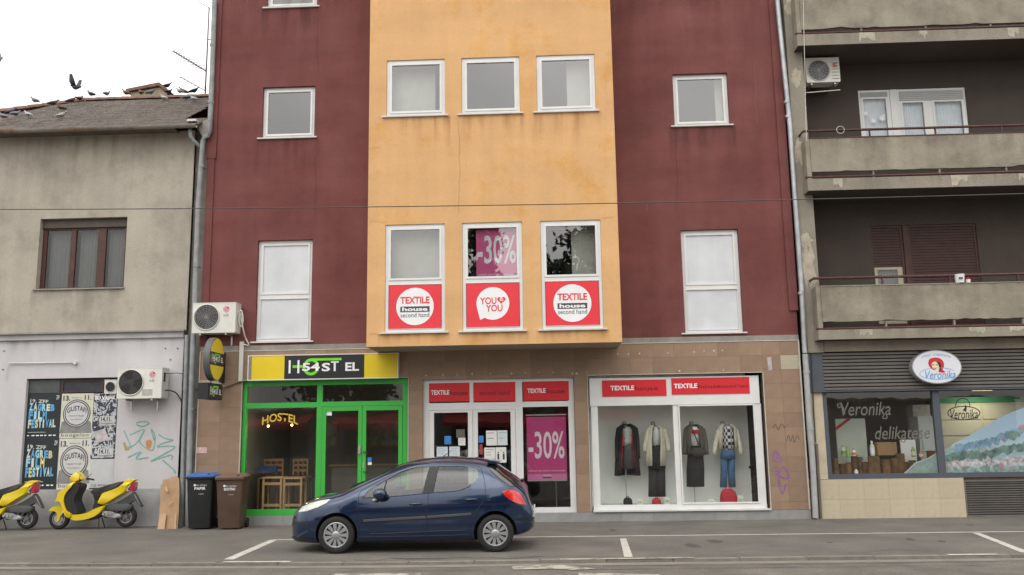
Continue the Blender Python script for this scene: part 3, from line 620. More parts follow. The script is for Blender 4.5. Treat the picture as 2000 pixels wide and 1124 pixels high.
# checked shirt
PLAID = bpy.data.materials.new('plaid'); PLAID.use_nodes = True
_n = PLAID.node_tree.nodes; _l = PLAID.node_tree.links; _c = _n.new('ShaderNodeTexChecker'); _c.inputs['Scale'].default_value = 14; _c.inputs[1].default_value = (.62, .62, .6, 1); _c.inputs[2].default_value = (.02, .02, .022, 1)
_t = _n.new('ShaderNodeTexCoord'); _l.new(_t.outputs['Object'], _c.inputs[0]); _l.new(_c.outputs[0], _n['Principled BSDF'].inputs['Base Color']); _n['Principled BSDF'].inputs['Roughness'].default_value = .9
m1 = mannequin(332, 'mannequin in black coat with red lining over a grey skirt')
garment('blouse', [(334, 20, 470), (334, 42, 490), (334, 36, 560), (334, 36, 600)], .11, mat('patterned_cloth', (.42, .41, .39), .9, .5, 30), m1)
garment('skirt', [(342, 36, 592), (342, 42, 640), (344, 46, 758)], .12, CLG, m1)
garment('coat', [(330, 28, 452), (332, 62, 475), (333, 66, 560), (334, 72, 640), (335, 80, 720), (336, 84, 806)], .16, CLB, m1, [.25, .55, .6, .62, .62, .6])
garment('lining', [(333, 52, 520), (334, 58, 600), (335, 66, 690), (335, 70, 745)], .13, REDC, m1, [.55, .6, .62, .62])
sleeve(CLB, m1, [(275, 480), (262, 560), (262, 690)], .05); sleeve(CLB, m1, [(390, 480), (402, 560), (408, 690)], .05)
m2 = mannequin(532, 'mannequin in long cream coat over black trousers', base=False)
garment('shirt', [(532, 18, 470), (534, 34, 495), (535, 34, 605)], .11, mat('speckled_cloth', (.68, .68, .66), .9, .25, 45), m2)
garment('coat', [(522, 30, 462), (528, 60, 480), (528, 62, 560), (528, 66, 650), (528, 68, 737)], .155, CREAM, m2, [.3, .42, .5, .42, .40])
garment('trousers', [(538, 34, 595), (538, 56, 700), (538, 60, 760)], .12, CLB, m2)
for a in (510, 566): garment('trouser_leg', [(a, 30, 755), (a, 30, 850), (a-1 if a < 530 else a+2, 29, 950)], .09, CLB, m2)
MB().tube([(M8(538, 900).x, MY, DF), (M8(538, 900).x, MY, M8(538, 760).z)], .012).build('pole', STEEL, m2); MB().lathe([(.14, 0), (.14, .01), (.03, .02)], (M8(538, 900).x, MY, DF), 'Z', 20).build('foot_plate', STEEL, m2)
sleeve(CREAM, m2, [(480, 490), (462, 560), (448, 640)], .055); sleeve(CREAM, m2, [(585, 490), (606, 560), (616, 640)], .055)
m3 = mannequin(800, 'mannequin in grey jacket and white tee with a dark skirt')
garment('tee', [(795, 20, 470), (795, 40, 490), (797, 36, 610)], .115, CLW, m3)
garment('skirt', [(802, 44, 600), (802, 54, 660), (802, 60, 760), (802, 60, 882)], .13, CLB, m3)
garment('jacket', [(790, 28, 455), (792, 60, 475), (794, 66, 560), (798, 72, 660)], .15, TAUPE, m3, [.3, .5, .5, .5])
sleeve(TAUPE, m3, [(738, 485), (728, 560), (722, 660)], .055); sleeve(TAUPE, m3, [(850, 485), (866, 560), (876, 660)], .055)
q = M8(797, 500); MB().box(q.x-.09, q.x+.09, MY-.128, MY-.118, M8(797, 516).z, M8(797, 492).z).build('print', REDC, m3)
q0, q1 = M8(770, 480), M8(828, 620); MB().tube([(q0.x, MY-.13, q0.z), (q1.x, MY-.17, q1.z)], .012).build('bag_strap', CLB, m3)
q = M8(812, 645); MB().ball((q.x, MY-.17, q.z), .17, .05, .10, 14).build('shoulder_bag', mat('bag_fur', (.05, .045, .042), .9, .4, 40), m3, smooth=True)
m4 = mannequin(1015, 'mannequin in short cream jacket, checked shirt and blue jeans')
garment('shirt', [(1018, 22, 462), (1022, 44, 490), (1024, 42, 560), (1026, 44, 628)], .12, PLAID, m4)
garment('jacket', [(1010, 36, 452), (1018, 66, 480), (1022, 66, 540), (1024, 66, 618)], .155, CREAM, m4, [.4, .6, .65, .7])
garment('jeans', [(1024, 40, 622), (1024, 50, 660), (1024, 51, 690)], .12, JEAN, m4)
for a in (999, 1049): garment('trouser_leg', [(a, 25, 670), (a, 24, 780), (a-5 if a < 1010 else a+5, 24, 885)], .09, JEAN, m4)
sleeve(CREAM, m4, [(962, 490), (940, 570), (925, 660)], .055); sleeve(CREAM, m4, [(1080, 490), (1100, 570), (1112, 660)], .055)
# bags and price cards on the display floor
def bag(a0, a1, yt, m, label, Y=.45, top=.7):
    p0, p1 = M8(a0, 990, Y), M8(a1, 990, Y); cx = (p0.x+p1.x)/2; w = (p1.x-p0.x)/2; h = M8((a0+a1)/2, yt, Y).z-DF
    n = thing('handbag', label, 'bag', (cx, Y, DF))
    MB().loft([[(cx+sx*w*s_, Y+sy*.07*s_, DF+h*t) for sx, sy in ((-1, -1), (-.6, -1.25), (.6, -1.25), (1, -1), (1, 1), (.6, 1.25), (-.6, 1.25), (-1, 1))] for s_, t in ((.92, 0), (1, .12), (.98, .5), (.85, .78), (.55, .95), (.2, 1.0))]).build('body', m, n, smooth=True)
    MB().tube(smoothpath([(cx-w*.4, Y, DF+h*.9), (cx-w*.2, Y, DF+h*1.12), (cx+w*.2, Y, DF+h*1.12), (cx+w*.4, Y, DF+h*.9)], 3), .008).build('strap', m, n)
bag(308, 368, 955, CLB, 'small black bag beneath the black-coated mannequin')
bag(505, 565, 960, REDC, 'small red bag beneath the mannequin in a long cream coat')
bag(975, 1086, 895, REDC, 'large red backpack beneath the mannequin in blue jeans')
for a, b, t, lb in ((403, 441, 966, 'white price card beside the small black bag'), (588, 627, 952, 'white price card beside the small red bag'), (893, 931, 966, 'white price card beside the dark skirt mannequin'), (1092, 1131, 942, 'white price card beside the large red backpack')):
    p0, p1 = M8(a, 990, .4), M8(b, 990, .4); h = M8(a, t, .4).z-DF; n = thing('price_card', lb, 'card', ((p0.x+p1.x)/2, .4, DF))
    MB().add([(p0.x, .38, DF), (p1.x, .38, DF), (p1.x, .42, DF+h), (p0.x, .42, DF+h), (p0.x, .46, DF), (p1.x, .46, DF)], [(0, 1, 2, 3), (3, 2, 5, 4)]).build('card', mat('price_card_paper', (.62, .64, .56), .8, .05, 9), n)
    MB().add([(p0.x+.02, .386, DF+h*.3), (p1.x-.02, .386, DF+h*.3), (p1.x-.02, .398, DF+h*.6), (p0.x+.02, .398, DF+h*.6)], [(0, 1, 2, 3)]).build('print', mat('faint_print', (.45, .42, .3), .8), n)
# plant by the dark slot
q = PX(1478, 940, .95); n = thing('potted_plant', 'tall dark spiky plant at the dark end of the display window', 'plant', (q.x-.05, .95, DF))
lv = MB()
for k in range(46):
    t = random.uniform(0, 6.28); b0 = Vector((q.x-.05, .95, DF+random.uniform(.2, 1.35))); L_ = random.uniform(.2, .34)
    d_ = Vector((math.cos(t)*L_*.6, math.sin(t)*L_*.6, L_*.5)); s_ = Vector((-math.sin(t), math.cos(t), 0))*.012
    lv.add([b0-s_, b0+s_, b0+d_*.7+s_+Vector((0, 0, .03)), b0+d_-Vector((0, 0, .06)), b0+d_*.7-s_+Vector((0, 0, .03))], [(0, 1, 2, 3, 4)])
tag(lv.build('foliage', mat('plant_green', (.03, .06, .02), .6, .2, 5), n, fix=False), None, kind='stuff')
MB().tube([(q.x-.05, .95, DF+.2), (q.x-.04, .95, DF+1.4)], .015).build('stem', DWOOD, n); MB().lathe([(.08, 0), (.11, .22), (.095, .22), (.09, .15)], (q.x-.05, .95, DF), 'Z', 16).build('pot', BLACKP, n)
# ---- bay red panels
def disc(n, cx, cz, r, Y, m, name='disc', tail=False):
    pts = ellipse(cx, cz, r, r, 48)
    if tail: pts = [q for k, q in enumerate(pts) if not (26 < k < 32)]; pts.insert(27, (cx-r*.78, cz-r*1.0))
    return MB().xz(pts, Y, Y+.002).build(name, m, n)
for i, o_ in enumerate(B_L):
    fr = .075; b = (o_[0]+fr, o_[1]-fr, o_[2]+fr+.005, spz-.05); Y = YB+.012
    lab = ['red square panel with round logo TEXTILE house second hand beneath a cream blind pane', 'red square panel with a speech bubble reading YOU to YOU', 'red square panel with round logo TEXTILE house second hand beneath a tree-reflecting pane'][i]
    n = sign_panel(b, Y, REDP, lab); cx, cz = (b[0]+b[1])/2, (b[2]+b[3])/2; h = b[3]-b[2]
    if i != 1:
        r_ = h*.425; disc(n, cx, cz, r_, Y-.004, WHT)
        text('TEXTILE', (cx-r_*.78, cx+r_*.78, cz+r_*.15, cz+r_*.52), Y-.007, REDP, n, bold=.03)
        MB().box(cx-r_*.78, cx+r_*.78, Y-.007, Y-.005, cz-r_*.30, cz+.0).build('logo_bar', DGREY, n)
        text('house', (cx-r_*.68, cx+r_*.68, cz-r_*.25, cz-r_*.04), Y-.009, WHT, n, bold=.035)
        text('second hand', (cx-r_*.76, cx+r_*.76, cz-r_*.58, cz-r_*.34), Y-.007, DGREY, n)
    else:
        r_ = h*.37; cz += h*.03; disc(n, cx, cz, r_, Y-.004, WHT, 'speech_bubble', True)
        text('YOU', (cx-r_*.78, cx+r_*.22, cz-r_*.05, cz+r_*.38), Y-.007, REDP, n, bold=.02, slant=.0)
        text('YOU', (cx-r_*.42, cx+r_*.58, cz-r_*.50, cz-r_*.08), Y-.007, REDP, n, bold=.02)
        hp = []; hc = (cx+r_*.52, cz+r_*.20)
        for k in range(30):
            t = 2*math.pi*k/30; hp.append((hc[0]+r_*.016*16*math.sin(t)**3, hc[1]+r_*.015*(13*math.cos(t)-5*math.cos(2*t)-2*math.cos(3*t)-math.cos(4*t))))
        MB().xz(hp, Y-.007, Y-.005).build('heart', REDP, n)
        text('to', (hc[0]-r_*.11, hc[0]+r_*.12, hc[1]-r_*.07, hc[1]+r_*.13), Y-.009, WHT, n, bold=.02)
# sale poster in the middle bay window
o_ = B_L[1]; bb = (PX(930, 490, YB+.13).x, PX(1012, 490, YB+.13).x, spz+.06, o_[3]-.13)
n = thing('sale_poster', 'magenta -30% poster inside the middle upper bay window', 'poster', ((bb[0]+bb[1])/2, YB+.13, bb[2]))
MB().box(bb[0], bb[1], YB+.13, YB+.133, bb[2], bb[3]).build('sheet', mat('pink_magenta_print', (.66, .10, .28), .45), n)
text('-30%', sub(bb, .03, .95, .30, .88), YB+.127, WHT, n, bold=.015); text('POPUST OSTVARITE NA BLAGAJNI', sub(bb, .04, .96, .05, .095), YB+.127, WHT, n)
# ---- hostel light box
b = RPX(484, 778, 692, 741.5, -.17); Y = -.17
n = thing('light_box_sign', 'long yellow and black hostel light box over the green shopfront', 'sign', ((b[0]+b[1])/2, Y, b[2]))
YSGN = mat('yellow_acrylic', (.74, .56, .02), .3, .06, 1.5)
MB().box(b[0], b[1], Y+.004, YT, b[2], b[3]).build('case', PVCD, n)
MB().frame(b[0], b[1], b[2], b[3], Y-.012, Y+.003, .02).build('rim', PVC, n)
MB().box(b[0]+.02, b[0]+.09, Y-.002, Y+.003, b[2]+.02, b[3]-.02).build('broken_end', mat('dirty_plastic', (.22, .21, .16), .6, .4, 20), n)
s0, s1 = b[0]+(b[1]-b[0])*.245, b[0]+(b[1]-b[0])*.775
MB().box(b[0]+.09, s0, Y-.004, Y+.003, b[2]+.02, b[3]-.02).build('yellow_panel', YSGN, n); MB().box(s1, b[1]-.02, Y-.004, Y+.003, b[2]+.02, b[3]-.02).build('yellow_panel', YSGN, n)
bk = (s0, s1, b[2]+.02, b[3]-.02); BLKS = mat('black_acrylic', (.025, .026, .03), .3, .05, 2); MB().box(s0, s1, Y-.006, Y+.003, bk[2], bk[3]).build('black_panel', BLKS, n)
LIME = mat('lime_print', (.17, .65, .02), .45)
def hostel_word(n, b, P0, d1, facing='-Y'):
    """the HoSTEL 54 word mark fitted to box b: u along, v up; P0 the plane, d1 the step towards the viewer"""
    U = lambda u: b[0]+(b[1]-b[0])*u; V = lambda v: b[2]+(b[3]-b[2])*v
    asp = (b[1]-b[0])/(b[3]-b[2])
    def pr(pts, step, m, name):
        q = P0+d1*step; e = d1*.6
        vs = [(U(a), q, V(c)) if facing == '-Y' else (q, U(a), V(c)) for a, c in pts]
        MB().prism(vs, (0, e, 0) if facing == '-Y' else (e, 0, 0)).build(name, m, n)
    rc = lambda a0, a1, c0, c1: [(a0, c0), (a1, c0), (a1, c1), (a0, c1)]
    ru, rv = .100, .36; ring_ = MB(); k = 40; q = P0+d1*1.2
    vs = []
    for f_ in (1., .66):
        for j in range(k):
            t = 2*math.pi*j/k; a, c = .335+ru*(f_ if f_ == 1 else .70)*math.cos(t), .50+rv*f_*math.sin(t); vs.append((U(a), q, V(c)) if facing == '-Y' else (q, U(a), V(c)))
    MB().add(vs, [(j, (j+1) % k, k+(j+1) % k, k+j) for j in range(k)]).build('ring', LIME, n, fix=False)
    pr(rc(.33, .715, .76, .86), 1., LIME, 'bar'); pr(rc(.105, .24, .47, .58), 1., LIME, 'bar')
    for a0, a1 in ((.055, .08), (.165, .19)): pr(rc(a0, a1, .24, .80), 2.2, WHT, 'letter_stroke')
    pr(rc(.62, .645, .30, .655), 2.2, WHT, 'letter_stroke'); pr(rc(.585, .68, .66, .72), 2.2, WHT, 'letter_stroke')
    for s_, a0, a1, c0, c1 in (('54', .225, .445, .33, .67), ('S', .47, .575, .30, .66), ('EL', .765, .935, .30, .66)):
        text(s_, (U(a0), U(a1), V(c0), V(c1)), P0+d1*2.8, WHT, n, bold=.03, facing=facing)
hostel_word(n, bk, Y-.006, -.003)
# ---- projecting round sign and small box sign
q = PX(424, 702, -.62); px_ = q.x; n = thing('oval_projecting_sign', 'round yellow and black hostel sign projecting from the wall below an air conditioner', 'sign', (px_, -.6, PX(424, 745, -.62).z))
rz = (PX(424, 660, -.62).z-PX(424, 744, -.62).z)/2; ry = .44
el = ellipse(-.62, q.z, ry, rz, 48)
MB().prism([(px_-.14, a, c) for a, c in el], (.14, 0, 0)).build('case', mat('sign_case_grey', (.10, .105, .11), .5, .15, 5), n)
MB().poly([(px_+.003, a, c) for a, c in ellipse(-.62, q.z, ry*.96, rz*.96, 48)]).build('yellow_face', YSGN, n)
MB().box(px_+.0045, px_+.007, -.62-ry*.93, -.62+ry*.93, q.z-rz*.30, q.z+rz*.30).build('black_band', BLKS, n)
hostel_word(n, (-.62-ry*.86, -.62+ry*.86, q.z-rz*.33, q.z+rz*.33), px_+.0075, .002, '+X')
MB().box(px_-.10, px_-.03, -.22, -.031, q.z-rz*1.02, q.z+rz*.4).build('wall_bracket', BLACKP, n)
q2 = PX(420, 765, -.6); hz = (PX(420, 750, -.6).z-PX(420, 781, -.6).z)/2
n = thing('small_box_sign', 'small black hostel box sign hanging under the round projecting sign', 'sign', (q2.x, -.6, q2.z-hz))
MB().box(q2.x-.22, q2.x, -1.0, -.18, q2.z-hz, q2.z+hz).build('case', BLACKP, n); MB().box(q2.x, q2.x+.006, -.98, -.2, q2.z-hz+.02, q2.z+hz-.02).build('face', BLKS, n)
hostel_word(n, (-.95, -.22, q2.z-hz*.95, q2.z+hz*.95), q2.x+.007, .002, '+X')
MB().tube([(q2.x-.1, -.18, q2.z), (q2.x-.1, -.02, q2.z)], .02).build('arm', BLACKP, n); MB().tube([(q2.x-.1, -.6, q2.z+hz), (q2.x-.1, -.6, q2.z+hz+.12)], .012).build('hanger', BLACKP, n)
# trunking and cable by the sign
a = RPX(468, 476, 668, 745, -.03); n = thing('cable_trunking', 'white vertical cable trunking beside the hostel light box', 'trunking', (a[0], -.03, a[2]))
MB().box(a[0], a[1], -.075, -.034, a[2], a[3]).build('channel', PVCD, n)
CABLE = mat('dark_cable', (.05, .05, .05), .7)
n = tag(MB().tube(smoothpath([PX(382, 762, -.06), PX(395, 763, -.06), PX(440, 757, -.06), PX(462, 749, -.06), PX(480, 745, -.06)], 4), .011).build('cable', CABLE), 'sagging dark cable from the drainpipe to the hostel light box', 'cable')
# pink leaflet stuck on pier
a = RPX(383, 404, 874, 885.5, YT); n = tag(MB().box(a[0], a[1], YT-.004, YT, a[2], a[3]).build('paper_sticker', mat('pink_paper', (.62, .42, .40), .7, .25, 18)), 'torn pink leaflet pasted on the brown tile pier', 'sticker')
# ---- stools, chairs, lamps inside the hostel
Z5 = lambda a, b, Y: PX(440+a/3.305, 680+b/3.305, Y)
FZ = .155
def stool(a0, a1, yt, Y, label):
    p0, p1 = Z5(a0, 1000, Y).x, Z5(a1, 1000, Y).x; zt = Z5((a0+a1)/2, yt, Y).z; d = .38; t = .022
    n = thing('bar_stool', label, 'stool', ((p0+p1)/2, Y, FZ))
    for X in (p0+t, p1-t):
        for yy in (Y, Y+d): MB().box(X-t, X+t, yy-t, yy+t, FZ, zt).build('leg', WOOD, n)
    MB().box(p0-.01, p1+.01, Y-.03, Y+d+.03, zt, zt+.035).build('seat', WOOD, n)
    for h_ in (.28, .86):
        z = FZ+(zt-FZ)*h_; MB().box(p0+2*t, p1-2*t, Y-.015, Y+.015, z-.03, z+.03).build('rung', WOOD, n); MB().box(p0+.005, p0+.03, Y+t, Y+d-t, z-.02, z+.02).build('rung', WOOD, n); MB().box(p1-.03, p1-.005, Y+t, Y+d-t, z-.02, z+.02).build('rung', WOOD, n)
stool(238, 364, 843, .55, 'pale wooden bar stool behind hostel window, beside the side wall'); stool(372, 494, 846, .56, 'pale wooden bar stool behind hostel window, nearer the doors')
MW = mat('mid_wood', (.25, .14, .065), .5, .2, 6)
def chair(a0, a1, yt, Y, m, label):
    p0, p1 = Z5(a0, 760, Y).x, Z5(a1, 760, Y).x; zt = Z5((a0+a1)/2, yt, Y).z; sz = zt-.45; n = thing('wooden_chair', label, 'chair', ((p0+p1)/2, Y, FZ))
    for X in (p0, p1): MB().box(X-.02, X+.02, Y-.02, Y+.02, FZ, zt).build('leg', m, n); MB().box(X-.02, X+.02, Y-.42, Y-.38, FZ, sz).build('leg', m, n)
    MB().box(p0, p1, Y-.42, Y+.02, sz, sz+.04).build('seat', m, n)
    for k in range(3): MB().box(p0+.02, p1-.02, Y-.012, Y+.012, zt-.06-.12*k, zt-.12*k).build('slat', m, n)
    for k in (1, 2): X = p0+(p1-p0)*k/3; MB().box(X-.015, X+.015, Y-.013, Y-.0125+.002, sz+.05, zt).build('spindle', m, n)
chair(255, 372, 715, 1.35, MW, 'brown wooden chair with blue cloth behind the bar stools'); chair(442, 532, 715, 1.40, MW, 'plain brown wooden chair behind the bar stools')
a = Z5(215, 740, 1.1); e = Z5(330, 805, 1.1); n = tag(MB().box(a.x, e.x, 1.1, 1.16, e.z, a.z-.08).build('blue_cloth', mat('blue_cloth', (.02, .05, .16), .9, .3, 9)), 'dark blue cloth hung over a chair behind the hostel window', 'cloth')
a0, a1 = Z5(205, 900, .95), Z5(555, 900, .95); n = thing('high_table', 'dark high table between the bar stools and chairs', 'table', ((a0.x+a1.x)/2, 1.0, FZ))
tz = Z5(370, 828, .95).z; MB().box(a0.x, a1.x, .95, 1.3, tz-.04, tz).build('table_top', DWOOD, n)
for X in (a0.x+.05, a1.x-.05): MB().box(X-.03, X+.03, 1.08, 1.14, FZ, tz-.04).build('leg', DGREY, n)
LAMP = mat('lamp_glow', (1., .72, .25), .5, 0, emit=2.2)
for k, (a, lb) in enumerate((((278, 503), 'glowing pendant bulb behind the first letters of the word HOSTEL'), ((430, 497), 'glowing pendant bulb behind the last letters of the word HOSTEL'))):
    q = Z5(*a, .5); n = thing('pendant_lamp', lb, 'lamp', q, 'pendant bulbs in the hostel window')
    MB().ball(q, .03, .03, .03, 14).build('bulb', LAMP, n, smooth=True); ld = bpy.data.lights.new('bulb_light', 'POINT'); ld.energy = 5; ld.color = (1, .8, .5); ld.shadow_soft_size = .05; lo_ = bpy.data.objects.new('bulb_light', ld); COL.objects.link(lo_); lo_.parent = n; lo_.matrix_parent_inverse = n.matrix_basis.inverted(); lo_.location = (q.x, q.y-.07, q.z-.07); MB().tube([(q.x, q.y, q.z+.07), (q.x, q.y, 3.45)], .005, 6).build('cord', CABLE, n); MB().lathe([(.012, .03), (.022, .045), (.022, .09), (.008, .1)], q, 'Z', 12).build('socket', BLACKP, n)
cn_ = thing('reception_counter', 'long pale counter deep inside the hostel room', 'counter', (-4.2, 3.2, FZ))
MB().box(-5.6, -3.5, 3.0, 3.5, FZ, 1.15).build('front', mat('counter_grey', (.30, .28, .25), .6, .1, 3), cn_); MB().box(-5.65, -3.45, 2.92, 3.55, 1.152, 1.2).build('worktop', WOOD, cn_)
for k, (X, w_, lb) in enumerate(((-6.3, .5, 'pale framed print on the hostel back wall above the chairs'), (-4.9, .8, 'wide framed print on the hostel back wall over the counter'))):
    n = thing('framed_print', lb, 'picture', (X, 4.47, 1.7)); MB().frame(X, X+w_, 1.6, 2.3, 4.44, 4.49, .04).build('frame', WOOD, n); MB().box(X+.04, X+w_-.04, 4.46, 4.48, 1.64, 2.26).build('print', mat('print_grey', (.42, .42, .38), .7, .5, 4), n)
for k, (X, lb) in enumerate(((-2.75, 'clothes rail behind the paired notices of the shop door'), (-1.2, 'clothes rail behind the distance notice of the shop door'))):
    n = thing('clothes_rail', lb, 'clothes rail', (X, 1.6, FZ)); MB().tube([(X, 1.6, FZ), (X, 1.6, 1.65), (X+1.3, 1.6, 1.65), (X+1.3, 1.6, FZ)], .018).build('rail', STEEL, n)
    for j in range(9): a = X+.1+j*.13; MB().loft([[(a-.03, 1.42, 1.55), (a+.03, 1.42, 1.55), (a+.03, 1.78, 1.55), (a-.03, 1.78, 1.55)], [(a-.045, 1.36, .75+.1*(j % 3)), (a+.045, 1.36, .75+.1*(j % 3)), (a+.045, 1.84, .75+.1*(j % 3)), (a-.045, 1.84, .75+.1*(j % 3))]]).build('garment', [CREAM, JEAN, REDC, CLG, TAUPE][(j*2+k) % 5], n)
# ================================================================== air conditioners
GRILL = mat('fan_grille', (.07, .07, .065), .5, .1, 6); PINKL = mat('logo_pink', (.55, .06, .16), .5); GREYL = mat('logo_grey', (.14, .14, .14), .5)
def aircon(b, Y0, Y1, fan, label, logo=True, parent_name='air_conditioner', bracket=True, old=False):
    """b: (x0,x1,z0,z1) of the front; fan: (cx,cz,r)"""
    n = thing(parent_name, label, 'air conditioner', ((b[0]+b[1])/2, (Y0+Y1)/2, b[2])); x0, x1, z0, z1 = b; e = .018
    cs = [(x0+e, z0), (x1-e, z0), (x1, z0+e), (x1, z1-e), (x1-e, z1), (x0+e, z1), (x0, z1-e), (x0, z0+e)]
    MB().xz(cs, Y0, Y1).build('case', ACW, n)
    MB().box(x0-.004, x1+.004, Y0-.004, Y1+.004, z1-.012, z1+.006).build('lid', ACW, n)
    cx, cz, r = fan
    MB().lathe([(r, -.004), (r*1.05, -.016), (r*1.0, -.022), (r*.94, -.006)], (cx, Y0, cz), 'Y', 36, closed_prof=True).build('fan_ring', ACW, n, smooth=True)
    MB().xz(ellipse(cx, cz, r*.97, r*.97, 36), Y0-.003, Y0-.001).build('fan_opening', mat('fan_dark', (.02, .02, .021), .7), n)
    fb = MB()
    for k in range(3):
        t0 = k*2.09+.4; pts = [(cx+r*.18*math.cos(t0), Y0-.005, cz+r*.18*math.sin(t0))]+[(cx+r*.88*math.cos(t0+j*.25), Y0-.005-.001*j, cz+r*.88*math.sin(t0+j*.25)) for j in range(5)]+[(cx+r*.2*math.cos(t0+.9), Y0-.006, cz+r*.2*math.sin(t0+.9))]
        fb.poly(pts)
    fb.build('fan_blades', mat('fan_blade', (.045, .045, .045), .5), n, fix=False)
    MB().xz(ellipse(cx, cz, r*.24, r*.24, 20), Y0-.012, Y0-.007).build('fan_hub', GRILL, n)
    gr = MB()
    for k in range(1, 7): gr.lathe([(r*k/7+.002, -.018), (r*k/7+.002, -.021), (r*k/7-.002, -.021), (r*k/7-.002, -.018)], (cx, Y0, cz), 'Y', 36, closed_prof=True)
    for k in range(8): t = math.pi*k/8; gr.tube([(cx-r*math.cos(t), Y0-.0195, cz-r*math.sin(t)), (cx+r*math.cos(t), Y0-.0195, cz+r*math.sin(t))], .002, 4)
    gr.build('fan_grille', STEEL if not old else GRILL, n)
    w, h = x1-x0, z1-z0
    if logo:
        lx = x0+w*.78; lz = z0+h*.78; r2 = h*.105
        MB().xz(ellipse(lx, lz, r2, r2, 24), Y0-.003, Y0-.0005).build('logo_disc', PINKL, n)
        lm = MB(); ribbon(lm, [(lx-r2*.1, lz+r2*.5), (lx-r2*.1, lz-r2*.35), (lx+r2*.2, lz-r2*.35)], r2*.16, Y0-.0045); ribbon(lm, [(lx+.75*r2*math.cos(t), lz+.75*r2*math.sin(t)) for t in [1.2+.3*j for j in range(18)]], r2*.14, Y0-.0045); ribbon(lm, [(lx+r2*.75, lz), (lx+r2*.25, lz)], r2*.14, Y0-.0045)
        lm.build('logo_lines', WHT, n, fix=False)
        text('LG', (lx-r2*.75, lx+r2*.75, z0+h*.54, z0+h*.62), Y0-.003, GREYL, n, bold=.02)
    MB().box(x1+.0005, x1+.01, Y0+.08, Y0+.16, z0+h*.55, z0+h*.85).build('side_handle', BLACKP if old else ACW, n)
    if bracket:
        for X in (x0+w*.18, x0+w*.78):
            MB().box(X-.02, X+.02, Y0+.02, max(Y1, 0)+.02, z0-.045, z0-.003).build('bracket', STEEL, n); MB().box(X-.018, X+.018, max(Y1, 0)-.02, max(Y1, 0)+.015, z0-.25, z0-.046).build('bracket', STEEL, n)
    return n
# on the maroon wall
YA = -.42
b = RPX(376, 460, 592, 650.5, YA); f_ = PX(403.5, 620, YA); r_ = abs(PX(428, 620, YA).x-f_.x)
ac1 = aircon(b, YA, -.08, (f_.x, f_.z, r_), 'clean white air conditioner on the maroon wall above the round hostel sign')
MB().tube(smoothpath([(b[1]+.03, -.3, b[2]+.45), (b[1]+.10, -.34, b[2]+.5), (b[1]+.13, -.3, b[2]+.3), (b[1]+.08, -.25, b[2]+.15), (b[1]+.03, -.28, b[2]+.25), (b[1]+.06, -.3, b[2]+.48), (b[1]+.12, -.25, b[2]+.1), (b[1]+.14, -.12, b[2]-.1), (b[1]+.2, -.06, b[2]-.25), (PX(472, 672, -.05).x, -.05, PX(472, 672, -.05).z)], 5), .016).build('hose', ACW, ac1, smooth=True)
# ================================================================== left house
YL = .12
lh = thing('old_house', 'low old grey house with tiled roof beside the maroon building', 'building', (-11, YL, 0))
GREYST = mat('grey_stucco', (.415, .375, .315), .92, .10, .8, .10, .35, 90, grain=.10, col2=(.29, .26, .215), c2s=.9, c2t=.6, c2w=.12)
LAV = mat('lavender_paint', (.55, .53, .54), .9, .06, 1.2, .07, .2, 90, col2=(.46, .44, .445), c2s=1.2, c2t=.6, grain=.06)
DADO = mat('grey_dado', (.40, .395, .40), .92, .12, 1.6, .10, .3, 70, grain=.1, col2=(.30, .29, .28), c2s=1.1, c2t=.58)
LX0 = -19.; LX1 = PX(366, 600, YL).x
zc1 = (PX(0, 651, YL).z+PX(360, 645, YL).z)/2; zc0 = (PX(0, 666, YL).z+PX(360, 660, YL).z)/2
ze = PX(200, 258, -.3).z
zd = (PX(20, 958, YL).z+PX(300, 955, YL).z)/2
OW = RPX(74.5, 245, 426, 563.5, YL); OP = RPX(45, 227, 739, 957, YL)
MB().wall(LX0, LX1, zc1-.01, ze+.12, YL, [OW], .22).build('wall', GREYST, lh)
MB().wall(LX0, LX1-.04, zd, zc0+.01, YL-.01, [OP], .10).build('wall', LAV, lh)
MB().box(LX0, LX1-.04, YL-.05, YL+.3, -.01, zd+.003).build('dado', DADO, lh)
co = MB().xz([(0, 0)]*0 or [(LX0, zc0), (LX1-.03, zc0), (LX1-.03, zc1-.05), (LX0, zc1-.05)], YL-.075, YL+.1); co.build('cornice', mat('cornice_paint', (.42, .41, .41), .9, .12, 2, .1), lh)
MB().box(LX0, LX1-.0, YL-.14, YL+.1, zc1-.048, zc1-.012).build('cornice_lip', CONC, lh)
s_ = MB()
s_.poly([(LX1-.01, YL+.31, 0), (LX1-.01, 9, 0), (LX1-.01, 9, ze), (LX1-.01, YL+.31, ze)]); s_.poly([(LX0, 7, 0), (LX1, 7, 0), (LX1, 7, ze), (LX0, 7, ze)]); s_.poly([(LX0, YL, 0), (LX0, 7, 0), (LX0, 7, ze), (LX0, YL, ze)])
s_.box(LX0, LX1, YL+.23, 6.9, zc1-.2, zc1); s_.box(LX0, LX1, 3, 3.1, 0, ze); s_.poly([(LX0, YL, ze+.1), (LX1, YL, ze+.1), (LX1, 7, ze+.1), (LX0, 7, ze+.1)])
s_.build('shell', GREYST, lh)
drips(LX0+.1, LX1-.02, ze+.05, 1.6, YL-.004, STK_G, lh); drips(OW[0]-.1, OW[1]+.1, OW[2]-.03, .8, YL-.005, STK_G, lh); drips(LX0+.1, LX1-.06, zc0, .5, YL-.0135, STK_G, lh)
# pipes' gap: damp wall return between the houses
MB().box(LX1-.0, HX0-.03, YL+.1, YL+.3, 0, ze+.3).build('wall_return', mat('damp_plaster', (.22, .20, .17), .95, .3, 3, .2, .4, 40), lh)
